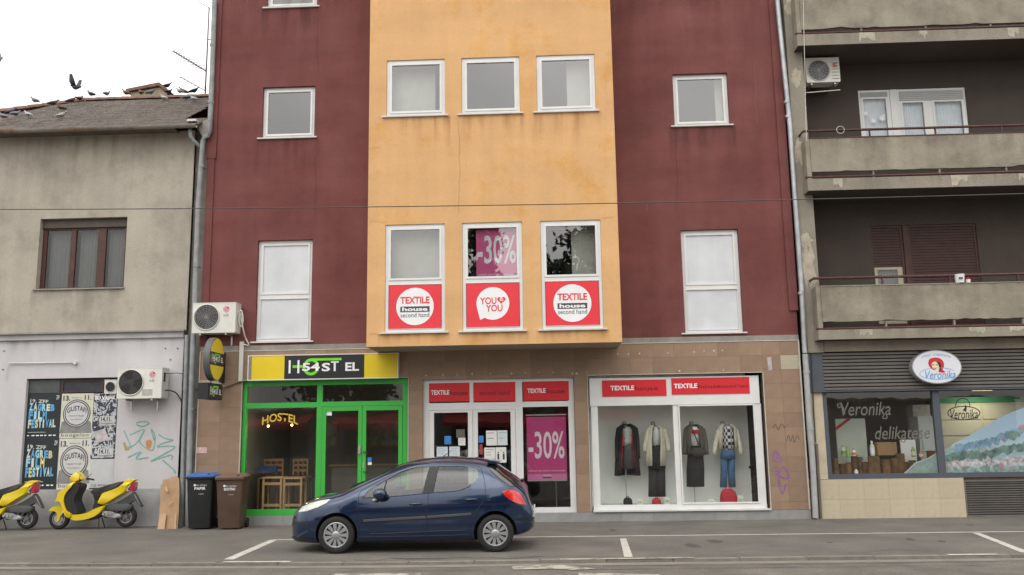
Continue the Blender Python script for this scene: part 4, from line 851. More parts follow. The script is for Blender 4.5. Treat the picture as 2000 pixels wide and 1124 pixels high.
# window
x0, x1, z0, z1 = OW; yw = YL+.15
BRN = mat('brown_frame', (.075, .032, .026), .5, .2, 5)
zb1 = PX(160, 446, yw).z
w = MB().frame(x0+.003, x1-.003, z0+.003, zb1, yw, yw+.06, .10, .10, .05, .04)
for a, b_ in ((136, 146), (189, 205)): u0, u1 = PX(a, 505, yw).x, PX(b_, 505, yw).x; w.box(u0, u1, yw-.002, yw+.055, z0+.053, zb1-.04)
w = w.build('window', BRN, lh)
MB().box(x0+.004, x1-.004, yw-.05, yw+.1, zb1+.003, z1-.003).build('shutter_box', mat('brown_box', (.085, .068, .055), .7, .15, 4), w)
MB().box(x0-.05, x1+.02, YL-.05, yw-.002, z0-.03, z0+.003).build('sill', CONC, w)
ed = [x0+.10, PX(136, 505, yw).x, PX(146, 505, yw).x, PX(189, 505, yw).x, PX(205, 505, yw).x, x1-.10]
CURG = mat('grey_curtain', (.13, .13, .125), .9, .12, 3)
for a, b_ in ((0, 1), (2, 3), (4, 5)):
    pane3('pane', ed[a], ed[b_], z0+.05, zb1-.04, yw+.03, SHOP, w)
    cm = MB(); nn = 24; vs = []
    for k in range(nn+1): X = ed[a]+.02+(ed[b_]-ed[a]-.02)*k/nn; yy = yw+.16+.02*math.sin(k*1.6+a); vs += [(X, yy, z0+.05), (X, yy, zb1)]
    cm.add(vs, [(2*k, 2*k+2, 2*k+3, 2*k+1) for k in range(nn)]); cm.build('curtain', CURG, w, fix=False, smooth=True)
# boarded window
x0, x1, z0, z1 = OP; yb = YL+.08
MB().box(x0, x1, yb, yb+.02, z0, z1).build('boarding', mat('dark_board', (.035, .04, .048), .6, .3, 3), lh)
zt0 = PX(130, 769, yb).z
MB().frame(PX(122, 755, yb).x, PX(203, 755, yb).x, zt0+.02, z1-.04, yb-.02, yb, .03).build('transom', DWOOD, lh); MB().box(x0+.02, PX(117, 755, yb).x, yb-.012, yb, zt0+.02, z1-.03).build('transom', mat('grey_board', (.07, .08, .08), .6, .2, 4), lh)
MB().box(x1-.03, x1-.003, yb-.03, yb, z0, zt0).build('post', mat('navy_post', (.02, .025, .08), .5), lh)
# small vent fan in the transom
b = RPX(204, 227.5, 742.5, 769.5, yb-.06); n = aircon((b[0], b[1], b[2], b[3]), yb-.06, yb-.001, ((b[0]+b[1])/2, (b[2]+b[3])/2, (b[1]-b[0])*.40), 'small square wall fan set in the transom above the posters', logo=False, parent_name='ventilation_fan', bracket=False, old=True); n['category'] = 'fan'
# ---- posters
YP = yb-.006
def poster(xl, xr, yt, yb_, m, label):
    b = RPX(xl, xr, yt, yb_, YP); n = thing('poster', label, 'poster', ((b[0]+b[1])/2, YP, b[2]), 'posters pasted on the boarded window')
    nx, nz = 4, 6; vs = [(b[0]+(b[1]-b[0])*i/nx, YP+random.uniform(-.0008, .0008), b[2]+(b[3]-b[2])*j/nz) for j in range(nz+1) for i in range(nx+1)]
    MB().add(vs, [(j*(nx+1)+i, j*(nx+1)+i+1, (j+1)*(nx+1)+i+1, (j+1)*(nx+1)+i) for j in range(nz) for i in range(nx)]).build('sheet', m, n, fix=False); return n, b
PBLK = mat('poster_black', (.018, .024, .027), .55, .2, 3); PYEL = mat('p_yellow', (.55, .52, .26), .6); PBLU = mat('p_blue', (.10, .34, .62), .6); PPNK = mat('p_pink', (.55, .33, .33), .6); PPAL = mat('p_pale', (.55, .60, .52), .6)
PCYN = mat('p_cyan', (.28, .58, .72), .6); CYC = [PCYN, PPAL, PBLU, PCYN, PPAL, PBLU, PYEL]
YQ = YP-.004
for k, (xl, xr, yt, y_b, lb) in enumerate(((53, 117, 769, 855, 'black film festival poster with coloured letters, upper of two'), (47.5, 113, 857, 953, 'black film festival poster with coloured letters, lower of two'))):
    n, b = poster(xl, xr, yt, y_b, PBLK, lb)
    text('19. ZFF', sub(b, .07, .62, .80, .88), YQ, PPAL, n, bold=.02, slant=-.03)
    for row, (wd, a0, a1, c0, c1) in enumerate((('ZAGREB', .05, .84, .61, .79), ('FILM', .05, .62, .42, .60), ('FESTIVAL', .05, .90, .21, .41))):
        wlen = len(wd); 
        for j, ch in enumerate(wd):
            u0 = a0+(a1-a0)*j/wlen; u1 = a0+(a1-a0)*(j+.88)/wlen
            if ch == 'I': u0, u1 = u0+.02, u1-.03
            text(ch, sub(b, u0, u1, c0+(.02*j/wlen if row == 2 else -.02*j/wlen), c1-(.05*j/wlen if row == 0 else 0)), YQ, CYC[(j+row*2+k) % 7], n, bold=.055)
    MB().box(*sub(b, .05, .6, 0, 0)[:2], YQ, YQ+.001, b[2]+(b[3]-b[2])*.115, b[2]+(b[3]-b[2])*.125).build('fine_print', PPAL, n)
    for j in range(7): q_ = sub(b, .05+.13*j, .05+.13*j+random.uniform(.05, .1), .035, .06); MB().box(q_[0], q_[1], YQ, YQ+.001, q_[2], q_[3]).build('sponsor_mark', WHT, n)
    text('ZFF', sub(b, .86, .95, .86, .95), YQ, WHT, n)
PCRM = mat('poster_cream', (.58, .57, .46), .6, .08, 4); PGRY = mat('poster_grey', (.22, .22, .22), .6, .25, 6); PLGT = mat('poster_light', (.52, .52, .52), .6, .06, 4)
for k, (xl, xr, yt, y_b, lb) in enumerate(((118.5, 181, 769, 856, 'cream concert poster with round GUSTAFI badge, upper of two'), (113, 176.5, 857, 956, 'pale concert poster with round GUSTAFI badge, partly behind the yellow scooter'))):
    n, b = poster(xl, xr, yt, y_b, PCRM if k == 0 else mat('poster_pale', (.57, .565, .51), .6, .08, 4), lb)
    text('13.', sub(b, .05, .27, .84, .955), YQ, INK, n, bold=.03); text('11.', sub(b, .72, .93, .85, .96), YQ, INK, n, bold=.03); text('PETAK U 22', sub(b, .34, .64, .89, .915), YQ, INK, n)
    u = lambda a: b[0]+(b[1]-b[0])*a; v = lambda c: b[2]+(b[3]-b[2])*c
    MB().poly([(u(.0), YQ+.002, v(.11)), (u(1), YQ+.002, v(.11)), (u(.95), YQ+.002, v(.36)), (u(.8), YQ+.002, v(.42)), (u(.2), YQ+.002, v(.42)), (u(.05), YQ+.002, v(.36))]).build('ground_shade', PGRY, n, fix=False)
    rx, rz_ = (b[1]-b[0])*.43, (b[3]-b[2])*.315; cx, cz = u(.5), v(.55)
    for f_, m_, e_ in ((1., INK, .001), (.93, PLGT, 0.), (.87, INK, -.001), (.80, PLGT, -.002)): MB().poly([(a, YQ+e_, c) for a, c in ellipse(cx, cz, rx*f_, rz_*f_, 40)]).build('badge', m_, n, fix=False)
    text('GUSTAFI', (cx-rx*.70, cx+rx*.70, cz-rz_*.02, cz+rz_*.34), YQ-.004, INK, n, bold=.02, arch=rz_*.22); text('MARTINJE', (cx-rx*.55, cx+rx*.55, cz-rz_*.26, cz-rz_*.12), YQ-.004, GREYL, n); text('FOLKA LA BOOGALOO', (cx-rx*.42, cx+rx*.42, cz-rz_*.46, cz-rz_*.38), YQ-.004, GREYL, n)
    text('boogaloo', sub(b, .06, .92, .015, .105), YQ, INK, n, space=1.15)
PBW = bpy.data.materials.new('poster_scrawl'); PBW.use_nodes = True
_n = PBW.node_tree.nodes; _l = PBW.node_tree.links; _t = _n.new('ShaderNodeTexNoise'); _t.inputs['Scale'].default_value = 9; _t.inputs['Detail'].default_value = 2; _t.inputs['Distortion'].default_value = 1.5
_r = _n.new('ShaderNodeValToRGB'); _r.color_ramp.interpolation = 'CONSTANT'; _r.color_ramp.elements[0].color = (.03, .035, .05, 1); _r.color_ramp.elements[1].position = .5; _r.color_ramp.elements[1].color = (.5, .51, .52, 1)
_e = _r.color_ramp.elements.new(.62); _e.color = (.25, .36, .48, 1)
_c = _n.new('ShaderNodeTexCoord'); _l.new(_c.outputs['Object'], _t.inputs[0]); _l.new(_t.outputs[0], _r.inputs[0]); _l.new(_r.outputs[0], _n['Principled BSDF'].inputs['Base Color'])
for xl, xr, yt, y_b, lb, w1 in ((182.5, 227.5, 769, 832, 'black and white scrawled concert poster reading EU VAJAK, under the fan', 'EU VAJAK'), (178, 224.5, 833, 895, 'torn black and white scrawled poster above the blank sheet', None)):
    n, b = poster(xl, xr, yt, y_b, PBW, lb)
    if w1: text(w1, sub(b, .05, .95, .78, .92), YQ, WHT, n, bold=.04)
    MB().box(*sub(b, .30, .95, 0, 0)[:2], YQ+.001, YQ+.002, b[2]+(b[3]-b[2])*.02, b[2]+(b[3]-b[2])*.30).build('date_panel', PLGT, n)
    text('14.11.', sub(b, .36, .82, .13, .28), YQ-.001, INK, n, bold=.03); text('boogaloo', sub(b, .36, .90, .03, .11), YQ-.001, INK, n, bold=.01)
    if not w1: MB().poly([(b[0]+.05, YQ-.001, b[3]-.12), (b[0]+.3, YQ-.001, b[3]-.05), (b[0]+.42, YQ-.001, b[3]-.3), (b[0]+.12, YQ-.001, b[3]-.38)]).build('torn_patch', mat('torn_paper', (.46, .42, .44), .7, .2, 9), n, fix=False)
n, b = poster(175, 222, 897, 953, mat('poster_blank', (.50, .51, .52), .7, .06, 5), 'blank white sheet with a date along the bottom, beside the dark post')
text('17.30.', sub(b, .08, .32, .03, .13), YQ, GREYL, n); text('BOOGALOO', sub(b, .38, .9, .05, .12), YQ, GREYL, n, bold=.02)
# ---- big air conditioner on lavender wall
YA2 = -.32
b = RPX(229, 316, 719.5, 778.5, YA2); f_ = PX(255.6, 747.5, YA2); r_ = abs(PX(280, 747, YA2).x-f_.x)
ac2 = aircon(b, YA2, YL-.09, (f_.x, f_.z, r_), 'stained white air conditioner with dark fan beside the posters', old=True)
MB().box(b[0]+(b[1]-b[0])*.57, b[0]+(b[1]-b[0])*.8, YA2-.003, YA2-.0005, b[2]+.06, b[2]+.2).build('rating_plate', mat('plate_grey', (.4, .38, .36), .5, .15, 9), ac2)
MB().tube(smoothpath([(b[1]+.01, -.15, b[2]+.18), (b[1]+.12, -.12, b[2]+.17), (b[1]+.2, .0, b[2]+.12), (b[1]+.3, .06, b[2]-.05), (b[1]+.42, .08, b[2]-.3)], 5), .016).build('hose', CABLE, ac2, smooth=True)
MB().tube(smoothpath([(b[1]+.01, -.15, b[3]-.12), (b[1]+.2, .02, b[3]-.10), (b[1]+.36, .08, b[3]-.13)], 5), .008).build('cable', CABLE, ac2)
# graffiti on lavender wall
YG = YL-.014; Z3 = lambda a, b: (PX(a/3.122, 700+b/3.122, YG).x, PX(a/3.122, 700+b/3.122, YG).z)
gm = MB()
for st in ([(755, 440), (790, 520), (800, 550)], [(790, 470), (880, 435), (830, 520), (770, 545)], [(880, 440), (850, 500), (880, 540), (930, 560), (945, 480), (920, 430), (940, 500)], [(965, 465), (1010, 490), (1055, 500), (990, 520), (960, 540), (1030, 535), (1065, 545), (990, 590), (920, 628), (1040, 590), (1045, 620)], [(780, 605), (860, 570), (830, 612), (905, 605)], [(830, 395), (870, 385), (910, 395), (870, 415), (830, 405)], [(990, 620), (1060, 680), (1065, 700)]):
    ribbon(gm, smoothpath([Z3(*q) for q in st], 5), .022, YG)
gm.build('graffiti', mat('green_spray', (.16, .40, .33), .7, .15, 9), lh, fix=False)
gm = MB(); ribbon(gm, smoothpath([Z3(*q) for q in [(895, 505), (905, 550), (918, 510), (900, 505)]], 5), .06, YG-.002); gm.build('graffiti', mat('orange_spray', (.5, .22, .07), .7, .3, 12), lh, fix=False)
gm = MB(); ribbon(gm, smoothpath([Z3(*q) for q in [(755, 515), (770, 545), (785, 550), (760, 555)]], 5), .06, YG-.002); gm.build('graffiti', mat('ochre_spray', (.42, .34, .15), .7, .3, 12), lh, fix=False)
# wall arm and bolts
a0, a1 = PX(18, 710, YL-.05), PX(147, 708.5, YL-.05)
n = thing('wall_tube', 'thin white tube with round end fixed on the lavender wall', 'tube', (a0.x, YL-.05, a0.z))
MB().tube([a0, a1], .016).build('tube', PVCD, n, smooth=True); MB().lathe([(.045, -.02), (.045, .06), (.03, .065)], (a1.x, YL-.06, a1.z), 'Y', 16).build('round_end', PVCD, n); MB().tube([a0, (a0.x-.05, YL-.05, a0.z-.1), (a0.x-.07, YL-.04, a0.z-.38)], .008).build('cable', PVCD, n)
for px_, py_ in ((8, 686), (323, 681), (347, 681), (333, 703), (6, 722)): q = PX(px_, py_, YL-.01); MB().lathe([(.02, 0), (.014, -.02)], (q.x, YL-.008, q.z), 'Y', 8).build('bolt', GREYL, lh)
# ---- eaves, roof
YE = -.30; PIT = math.tan(R(31)); zE = PX(200, 249, YE).z
def RP(x, y, lift=0.):
    d = ray(x, y); den = d[2]-PIT*d[1]; t = (zE+lift+PIT*(CAM[1]-YE)-CAM[2])/den; return Vector(CAM+t*d)
RXE = PX(386, 243, YE).x
rg = (RP(250, 196)+RP(390, 191))/2; YR, ZR = rg.y, zE+(rg.y-YE)*PIT
hp1 = RP(168, 197); hp0 = RP(0, 220)
hdir = (hp1.x-hp0.x)/(YR-hp0.y)
def hip_x(Y): return hp1.x-(YR-Y)*hdir
RX1 = RP(405, 210).x
MB().poly([(hip_x(YE), YE, zE-.03), (RXE+.05, YE, zE-.03), (RX1, YE+1, zE-.03+PIT), (RX1, YR, ZR-.03), (hp1.x, YR, ZR-.03)]).build('roof_deck', DWOOD, lh)
MB().poly([(hp1.x, YR, ZR-.03), (RX1, YR, ZR-.03), (RX1, 2*YR-YE, zE-.03), (hip_x(YE), 2*YR-YE, zE-.03), (hip_x(YE), YE, zE-.03)]).build('roof_deck', DWOOD, lh)
MB().poly([(hip_x(YE), YE, zE-.04), (RX1, YE, zE-.04), (RX1, YL, zE-.04), (hip_x(YE), YL, zE-.04)]).build('soffit', mat('dark_soffit', (.13, .115, .10), .9, .2, 3), lh)
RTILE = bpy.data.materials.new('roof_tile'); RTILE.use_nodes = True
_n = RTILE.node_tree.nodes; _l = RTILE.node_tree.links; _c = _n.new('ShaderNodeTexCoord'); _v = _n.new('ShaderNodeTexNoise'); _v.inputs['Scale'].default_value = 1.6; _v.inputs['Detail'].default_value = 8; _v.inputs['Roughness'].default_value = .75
_r = _n.new('ShaderNodeValToRGB'); _r.color_ramp.elements[0].position = .36; _r.color_ramp.elements[0].color = (.036, .026, .022, 1); _r.color_ramp.elements[1].position = .66; _r.color_ramp.elements[1].color = (.095, .082, .07, 1); _e = _r.color_ramp.elements.new(.5); _e.color = (.066, .048, .04, 1)  # surfaces darkened, painting in the shadow lines between tile rows
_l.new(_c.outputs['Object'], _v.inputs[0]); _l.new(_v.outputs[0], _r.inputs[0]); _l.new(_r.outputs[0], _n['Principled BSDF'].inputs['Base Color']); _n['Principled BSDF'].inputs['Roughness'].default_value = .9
rt = MB(); rows = 11; slope = YR-YE; rt_x0 = PX(-40, 250, YE).x
for r_ in range(rows):
    ya = YE+slope*r_/rows-.03; yb_ = YE+slope*(r_+1)/rows+.03; X = max(hip_x(ya), rt_x0)-random.uniform(0, .1)-(.1 if r_ % 2 else 0)
    xe = RXE+.02 if r_ < 2 else RX1
    while X < xe:
        w_ = .215; j = random.uniform(-.003, .003); z0_, z1_ = zE+(ya-YE)*PIT+.036+j, zE+(yb_-YE)*PIT+.010+j; t = .020; g_ = .006
        jy = random.uniform(-.005, .005); xw = min(X+w_-g_, xe+.05)
        hx = hip_x(yb_); u0, u1 = max(X, hx), max(xw, hx); o_ = len(rt.f)
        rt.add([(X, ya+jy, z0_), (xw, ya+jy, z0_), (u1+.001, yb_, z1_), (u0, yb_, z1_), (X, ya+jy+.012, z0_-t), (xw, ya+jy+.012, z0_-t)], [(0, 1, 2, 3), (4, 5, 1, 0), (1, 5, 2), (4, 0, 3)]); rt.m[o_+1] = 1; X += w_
tag(rt.build('roof_tiles', [RTILE, mat('lit_bleached_tile_nose', (.44, .40, .34), .9, .35, 7)], lh), None, kind='stuff')  # pale noses: lichen bleaching plus caught light, put into the colour
RIDGE = mat('ridge_tile', (.21, .12, .095), .9, .35, 6, rand=.2)
n_h = int((hp1-Vector((hip_x(hp0.y-1), hp0.y-1, zE+(hp0.y-1-YE)*PIT))).length/.34)
A = Vector((hip_x(hp0.y-.8), hp0.y-.8, zE+(hp0.y-.8-YE)*PIT-.015)); B = Vector((hp1.x, YR, ZR-.01))
def cap_tile(P, Q):
    d = (Q-P); d.normalize(); s_ = d.cross(Vector((0, 0, 1))).normalized(); u_ = s_.cross(d); rings = []
    for T, rr in ((P, .14), (Q+d*.04, .12)): rings.append([T+s_*rr*math.cos(t)+u_*rr*.8*math.sin(t) for t in [math.pi*k/6 for k in range(7)]]+[T+s_*rr*.8*math.cos(t)+u_*rr*.55*math.sin(t) for t in [math.pi*k/6 for k in range(6, -1, -1)]])
    MB().loft(rings).build('ridge_tile', RIDGE, lh)
nh = max(4, int((B-A).length/.34))
for k in range(nh): cap_tile(A+(B-A)*k/nh, A+(B-A)*(k+1)/nh)
C_ = Vector((RX1, YR, ZR-.01)); nh = int((C_-B).length/.36)
for k in range(nh): cap_tile(B+(C_-B)*k/nh, B+(C_-B)*(k+1)/nh)
# gutter
GUTM = mat('weathered_gutter', (.23, .215, .19), .7, .2, 3, 0, .1, 40, col2=(.20, .10, .045), c2s=1.1, c2t=.56, c2w=.05)
gp = [(.075*math.cos(t), .075*math.sin(t)) for t in [math.pi+math.pi*k/8 for k in range(9)]]; gp += [(.065*math.cos(t), .065*math.sin(t)) for t in [2*math.pi-math.pi*k/8 for k in range(9)]]
go = MB().loft([[(X, YE-.07+a, zE-.03+c) for a, c in gp] for X in np.linspace(-17, RXE, 12)]).build('gutter', GUTM, lh)
# eave end: plaster corbel against the neighbour
cb = [PX(384, 244, -.1), PX(410, 232, -.1), PX(408, 262, -.1), PX(396, 268, -.1)]
MB().prism([(q.x, -.12, q.z) for q in cb], (0, .4, 0)).build('eave_corbel', CONC, lh)
q = PX(378, 238, -.2); MB().box(q.x-.12, q.x+.1, -.3, .1, q.z-.02, q.z+.03).build('loose_tile', PVCD, lh)
n = thing('gutter_spout', 'short zinc spout bending from the old gutter to the drainpipe', 'pipe', PX(392, 290, -.1))
MB().tube([PX(371, 250, -.25), PX(372, 266, -.25), PX(378, 275, -.2), PX(393, 290, -.1)], .045, 10).build('spout', PIPEG, n, smooth=True)
# chimney
YC = YR+.35; cz0 = ZR-.3
def CP(x, y): q = PX(x, y, YC); return (q.x, q.z)
ch = MB(); w0 = CP(255, 192); w1 = CP(326, 190)
ch.xz([(w0[0], cz0), (w1[0], cz0), (w1[0], CP(326, 180)[1]), CP(312, 171), (w0[0], CP(255, 181)[1])], YC, YC+.6)
cho = ch.build('chimney', mat('chimney_plaster', (.36, .31, .215), .95, .25, 4, .1, .3, 40), lh)
MB().xz([CP(248, 181), CP(248, 176), CP(313, 163), CP(333, 179), CP(330, 183), CP(312, 169.5)], YC-.08, YC+.68).build('chimney_cap', RIDGE, cho)
# ---- pigeons
def pigeon_mesh(fly=False):
    mb = MB()
    prof = [(-.17, .0, .012, .03), (-.12, .012, .022, .045), (-.07, .03, .045, .055), (-.01, .045, .065, .066), (.05, .06, .068, .07), (.09, .085, .055, .058), (.115, .12, .036, .04), (.125, .145, .032, .034), (.14, .165, .030, .032), (.16, .17, .022, .022), (.175, .165, .008, .008), (.195, .158, .003, .003)]
    mb.loft([[(x_, w_*math.cos(t), z_+.055+h_*math.sin(t)) for t in [2*math.pi*k/10 for k in range(10)]] for x_, z_, w_, h_ in prof])
    if fly:
        for s_ in (1, -1): mb.loft([[(.09, s_*.05, .13), (-.05, s_*.05, .115), (-.05, s_*.05, .105), (.09, s_*.05, .11)], [(.10, s_*.13, .28), (-.07, s_*.13, .26), (-.07, s_*.135, .255), (.10, s_*.135, .27)], [(.03, s_*.18, .46), (-.06, s_*.18, .42), (-.06, s_*.182, .419), (.03, s_*.182, .458)]])
    else:
        for s_ in (1, -1): mb.loft([[(.06, s_*.055, .125), (.06, s_*.07, .10), (.05, s_*.06, .07)], [(-.05, s_*.06, .12), (-.05, s_*.078, .09), (-.05, s_*.06, .065)], [(-.18, s_*.025, .06), (-.18, s_*.03, .055), (-.18, s_*.025, .05)]])
        for s_ in (1, -1): mb.tube([(.02, s_*.025, .045), (.02, s_*.025, 0)], .006, 5)
    return mb.mesh('pigeon')
PM = {}
PG = {'grey': mat('pigeon_grey', (.17, .18, .20), .8, .3, 14), 'dark': mat('pigeon_dark', (.035, .037, .06), .7, .3, 14), 'brown': mat('pigeon_brown', (.11, .065, .055), .8, .3, 14), 'light': mat('pigeon_light', (.36, .36, .35), .8, .35, 16)}
def pigeon(px_, py_, kind, where, ang, s_=1., fly=False):
    key = (kind, fly)
    if key not in PM: me = pigeon_mesh(fly); me.materials.append(PG[kind]); me.polygons.foreach_set('use_smooth', [True]*len(me.polygons)); PM[key] = me
    o = link('pigeon', PM[key]); o.scale = (s_,)*3; o.rotation_euler = (0, 0, ang)
    if where == 'slope': q = RP(px_, py_+6, .05); tx = 'resting on the tile slope'
    elif where == 'ridge': q = PX(px_, py_+8, YR); q.z = zE+.13+(YR-YE)*PIT if px_ > 168 else max(q.z, 0); tx = 'perched on the roof ridge'
    elif where == 'hip': q = RP(px_, py_+6, .12); tx = 'perched on the sloping hip tiles'
    elif where == 'chimney': q = PX(px_, py_+7, YC+.2); tx = 'perched on the chimney cap'
    else: q = PX(px_, py_, YR); tx = 'flying above the roof with raised wings'
    o.location = q; a_ = {'grey': 'grey', 'dark': 'dark', 'brown': 'brown', 'light': 'pale'}[kind]
    wh = ' near the low hip end' if px_ < 45 else ' beyond the hip bend' if px_ < 130 else ' where hip meets ridge' if px_ < 190 else ' short of the chimney' if px_ < 250 else ' against the chimney' if px_ < 335 else ' by the antenna mast'
    return tag(o, f'{a_} pigeon {tx}{wh}', 'pigeon', 'pigeons on the old roof')
for q in ((6, 227, 'grey', 'slope', 3.0), (20, 219, 'dark', 'slope', .4), (29, 222, 'grey', 'slope', 1.2), (55, 224, 'light', 'slope', 2.9), (68, 196, 'grey', 'hip', 3.0), (103, 201, 'brown', 'hip', .6), (119, 210, 'brown', 'slope', 3.3), (118, 226, 'light', 'slope', .2), (155, 192, 'brown', 'hip', 1.5), (138, 196, 'brown', 'hip', .3), (178, 182, 'dark', 'ridge', 2.9), (207, 191, 'grey', 'ridge', 1.4), (246, 188, 'brown', 'ridge', 3.0), (275, 188, 'brown', 'ridge', 2.4), (293, 186, 'grey', 'ridge', .3), (320, 191, 'light', 'slope', 2.7), (328, 184, 'dark', 'ridge', 1.2), (325, 166, 'dark', 'chimney', .4), (351, 185, 'light', 'ridge', 2.8), (358, 184, 'grey', 'ridge', 3.4), (378, 183, 'dark', 'ridge', .2), (379, 193, 'light', 'slope', 2.9), (363, 190, 'grey', 'slope', .8)): pigeon(*q, s_=.82)
o = pigeon(149, 177, 'dark', 'air', 2.9, 1.0, True); o.rotation_euler = (.1, .25, 2.9)
o = pigeon(-7, 126, 'grey', 'air', .3, .9, True); o['label'] = 'grey pigeon flying high over the old house with raised wings'
# ---- antenna
YN = YR; MAST = mat('mast_grey', (.14, .13, .15), .5, .2, 6)
n = thing('television_antenna', 'thin roof antenna mast with slanted element booms at the ridge end', 'antenna', PX(400.5, 188, YN))
def AP(x, y): return PX(x, y, YN)
MB().tube([AP(400.5, 190), AP(408.5, 15)], .022, 8).build('mast', MAST, n, smooth=True)
MB().tube([AP(338, 100), AP(402, 139)], .022, 6).build('boom', MAST, n); MB().tube([AP(352, 150), AP(400, 177)], .02, 6).build('boom', STEEL, n)
for k in range(13):
    c = AP(338+(402-338)*k/13.5, 100+39*k/13.5); l = .13+.008*k; MB().tube([c+Vector((-.03, -l, -.10)), c+Vector((.03, l, .10))], .009, 5).build('antenna_element', MAST, n)
for k in range(6): c = AP(356+40*k/6, 152+23*k/6); MB().tube([c+Vector((-.25, -.3, .0)), c+Vector((.25, .3, .02))], .006, 5).build('antenna_element', STEEL, n)
MB().tube(smoothpath([AP(410, 17), AP(398, 10), AP(389, 4), AP(388, -8)], 4), .012, 6).build('dipole', MAST, n); MB().tube([AP(404, 3), AP(418, 8)], .01, 6).build('dipole', MAST, n)
MB().tube([AP(404, 78), AP(416, 77)], .012, 6).build('clamp', MAST, n)
# ---- drainpipes between the houses
YD = -.13
def pipe(pts, r, m, label, name='drainpipe', joints=(), y=YD):
    P = [PX(a, b, y) for a, b in pts]; n = thing(name, label, 'drainpipe', (P[-1].x, P[-1].y, P[-1].z)); MB().tube(P, r, 12).build('pipe', m, n, smooth=True, angle=60)
    for a, b in joints: q = PX(a, b, y); MB().lathe([(r*1.16, -.03), (r*1.16, .03)], q, 'Z', 14).build('collar', m, n); MB().box(q.x-.012, q.x+.012, y, YL, q.z-.012, q.z+.012).build('clip', STEEL, n)
    return n
pipe([(419, 0), (412, 208), (409.5, 258), (406, 265), (399, 268), (396.5, 275), (387, 400), (378, 651), (371, 850), (367, 1000), (367, 1033)], .058, PIPEG, 'long grey drainpipe jogging down beside the maroon wall', joints=((415.6, 88), (412, 200), (393, 325), (383, 520), (374, 800)))
pipe([(365.5, 655), (359, 850), (355.5, 985), (354.5, 1030)], .05, PIPEG, 'dirty short drainpipe at the corner of the lavender wall', joints=((362, 760), (357, 930)), y=-.02)
RP_ = pipe([(1517, -10), (1543, 250), (1565, 560), (1572, 690)], .055, ALU, 'shiny zinc drainpipe between the maroon building and the balconies', joints=((1536.5, 200), (1539, 228), (1564, 573)), y=-.14)
pipe([(1572.5, 692), (1581, 830), (1587, 900), (1593, 1012)], .062, mat('grey_painted_pipe', (.36, .37, .375), .5, .15, 6), 'grey painted drainpipe standing beside the brown tile pier', joints=((1575, 727), (1582.5, 838)), y=-.14)
pipe([(1584, 690), (1589, 800), (1593, 865)], .014, CABLE, 'thin dark conduit beside the delicatessen jamb', 'conduit', y=-.06)
pipe([(1594, 867), (1603, 1012)], .035, mat('brown_conduit', (.13, .115, .105), .6, .2, 5), 'short brown conduit foot beside the delicatessen jamb', 'conduit', y=-.06)
# overhead wire
w0, w1 = PX(-60, 409.5, -9.), PX(2060, 377, -9.); pts = []
for k in range(31): t = k/30; q = w0.lerp(w1, t); q.z -= .05*4*t*(1-t); pts.append(q)
a0 = pts[0]+(pts[0]-pts[1]).normalized()*20; a1 = pts[-1]+(pts[-1]-pts[-2]).normalized()*20
tag(MB().tube([a0]+pts+[a1], .006, 6).build('overhead_wire', mat('wire', (.07, .065, .065), .6), smooth=True), 'thin overhead wire strung across the street fronts', 'wire')
# ================================================================== right building
rb = thing('balcony_building', 'weathered concrete apartment building with long balconies above a delicatessen', 'building', (9, 0, 0))
RC = mat('old_render', (.29, .26, .21), .95, .14, 1.4, .12, .5, 50, grain=.12, col2=(.24, .215, .175), c2s=.8, c2t=.56, c2w=.14)
PAR = mat('parapet_render', (.31, .278, .218), .95, .12, 1.2, .10, .6, 55, grain=.12, col2=(.215, .187, .15), c2s=1.3, c2t=.53, c2w=.12)
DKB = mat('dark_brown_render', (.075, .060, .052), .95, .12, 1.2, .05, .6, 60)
RUST = mat('rusty_red_paint', (.085, .035, .030), .6, .3, 7)
EX = 15.; PXL = 5.68; YP0, YBK = -.45, .75
XP0 = PX(1575, 300, YP0).x
PIN = PX(1583, 420, 0).x+.05
MB().box(PXL, PIN, -.10, YBK, PX(1580, 690).z, 14).build('pillar', RC, rb)
bkops = []
WU = RPX(1679, 1890, 173, 268, YBK); WD = RPX(1702, 1912, 439, 560, YBK)
zl = [PX(1800, 660, YP0).z, PX(1800, 367, YP0).z, PX(1800, 81.6, YP0).z]
WU = (WU[0], WU[1], zl[1]+1.1, WU[3]); WD = (WD[0], WD[1], zl[0]+.4, WD[3])
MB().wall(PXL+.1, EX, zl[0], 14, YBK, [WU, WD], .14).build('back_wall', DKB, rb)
sh = MB()
sh.poly([(PXL+.02, YBK, 0), (PXL+.02, 8, 0), (PXL+.02, 8, 14), (PXL+.02, YBK, 14)]); sh.poly([(PXL, 8, 0), (EX, 8, 0), (EX, 8, 14), (PXL, 8, 14)]); sh.poly([(EX, -.1, 0), (EX, 8, 0), (EX, 8, 14), (EX, -.1, 14)]); sh.poly([(PXL, -.4, 13.99), (EX, -.4, 13.99), (EX, 8, 13.99), (PXL, 8, 13.99)])
for z in (zl[0]+.02, zl[1]+.02, zl[2]+.02): sh.box(PXL+.1, EX-.02, YBK+.15, 7.9, z, z+.2)
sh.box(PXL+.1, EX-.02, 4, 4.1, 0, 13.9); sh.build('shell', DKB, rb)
specs = [(660, 641, 638.5, 625.4, 556, 538.8), (367, 344, 340, 330, 265, 248.6), (81.6, 60, 56.5, 50, -20, -40)]
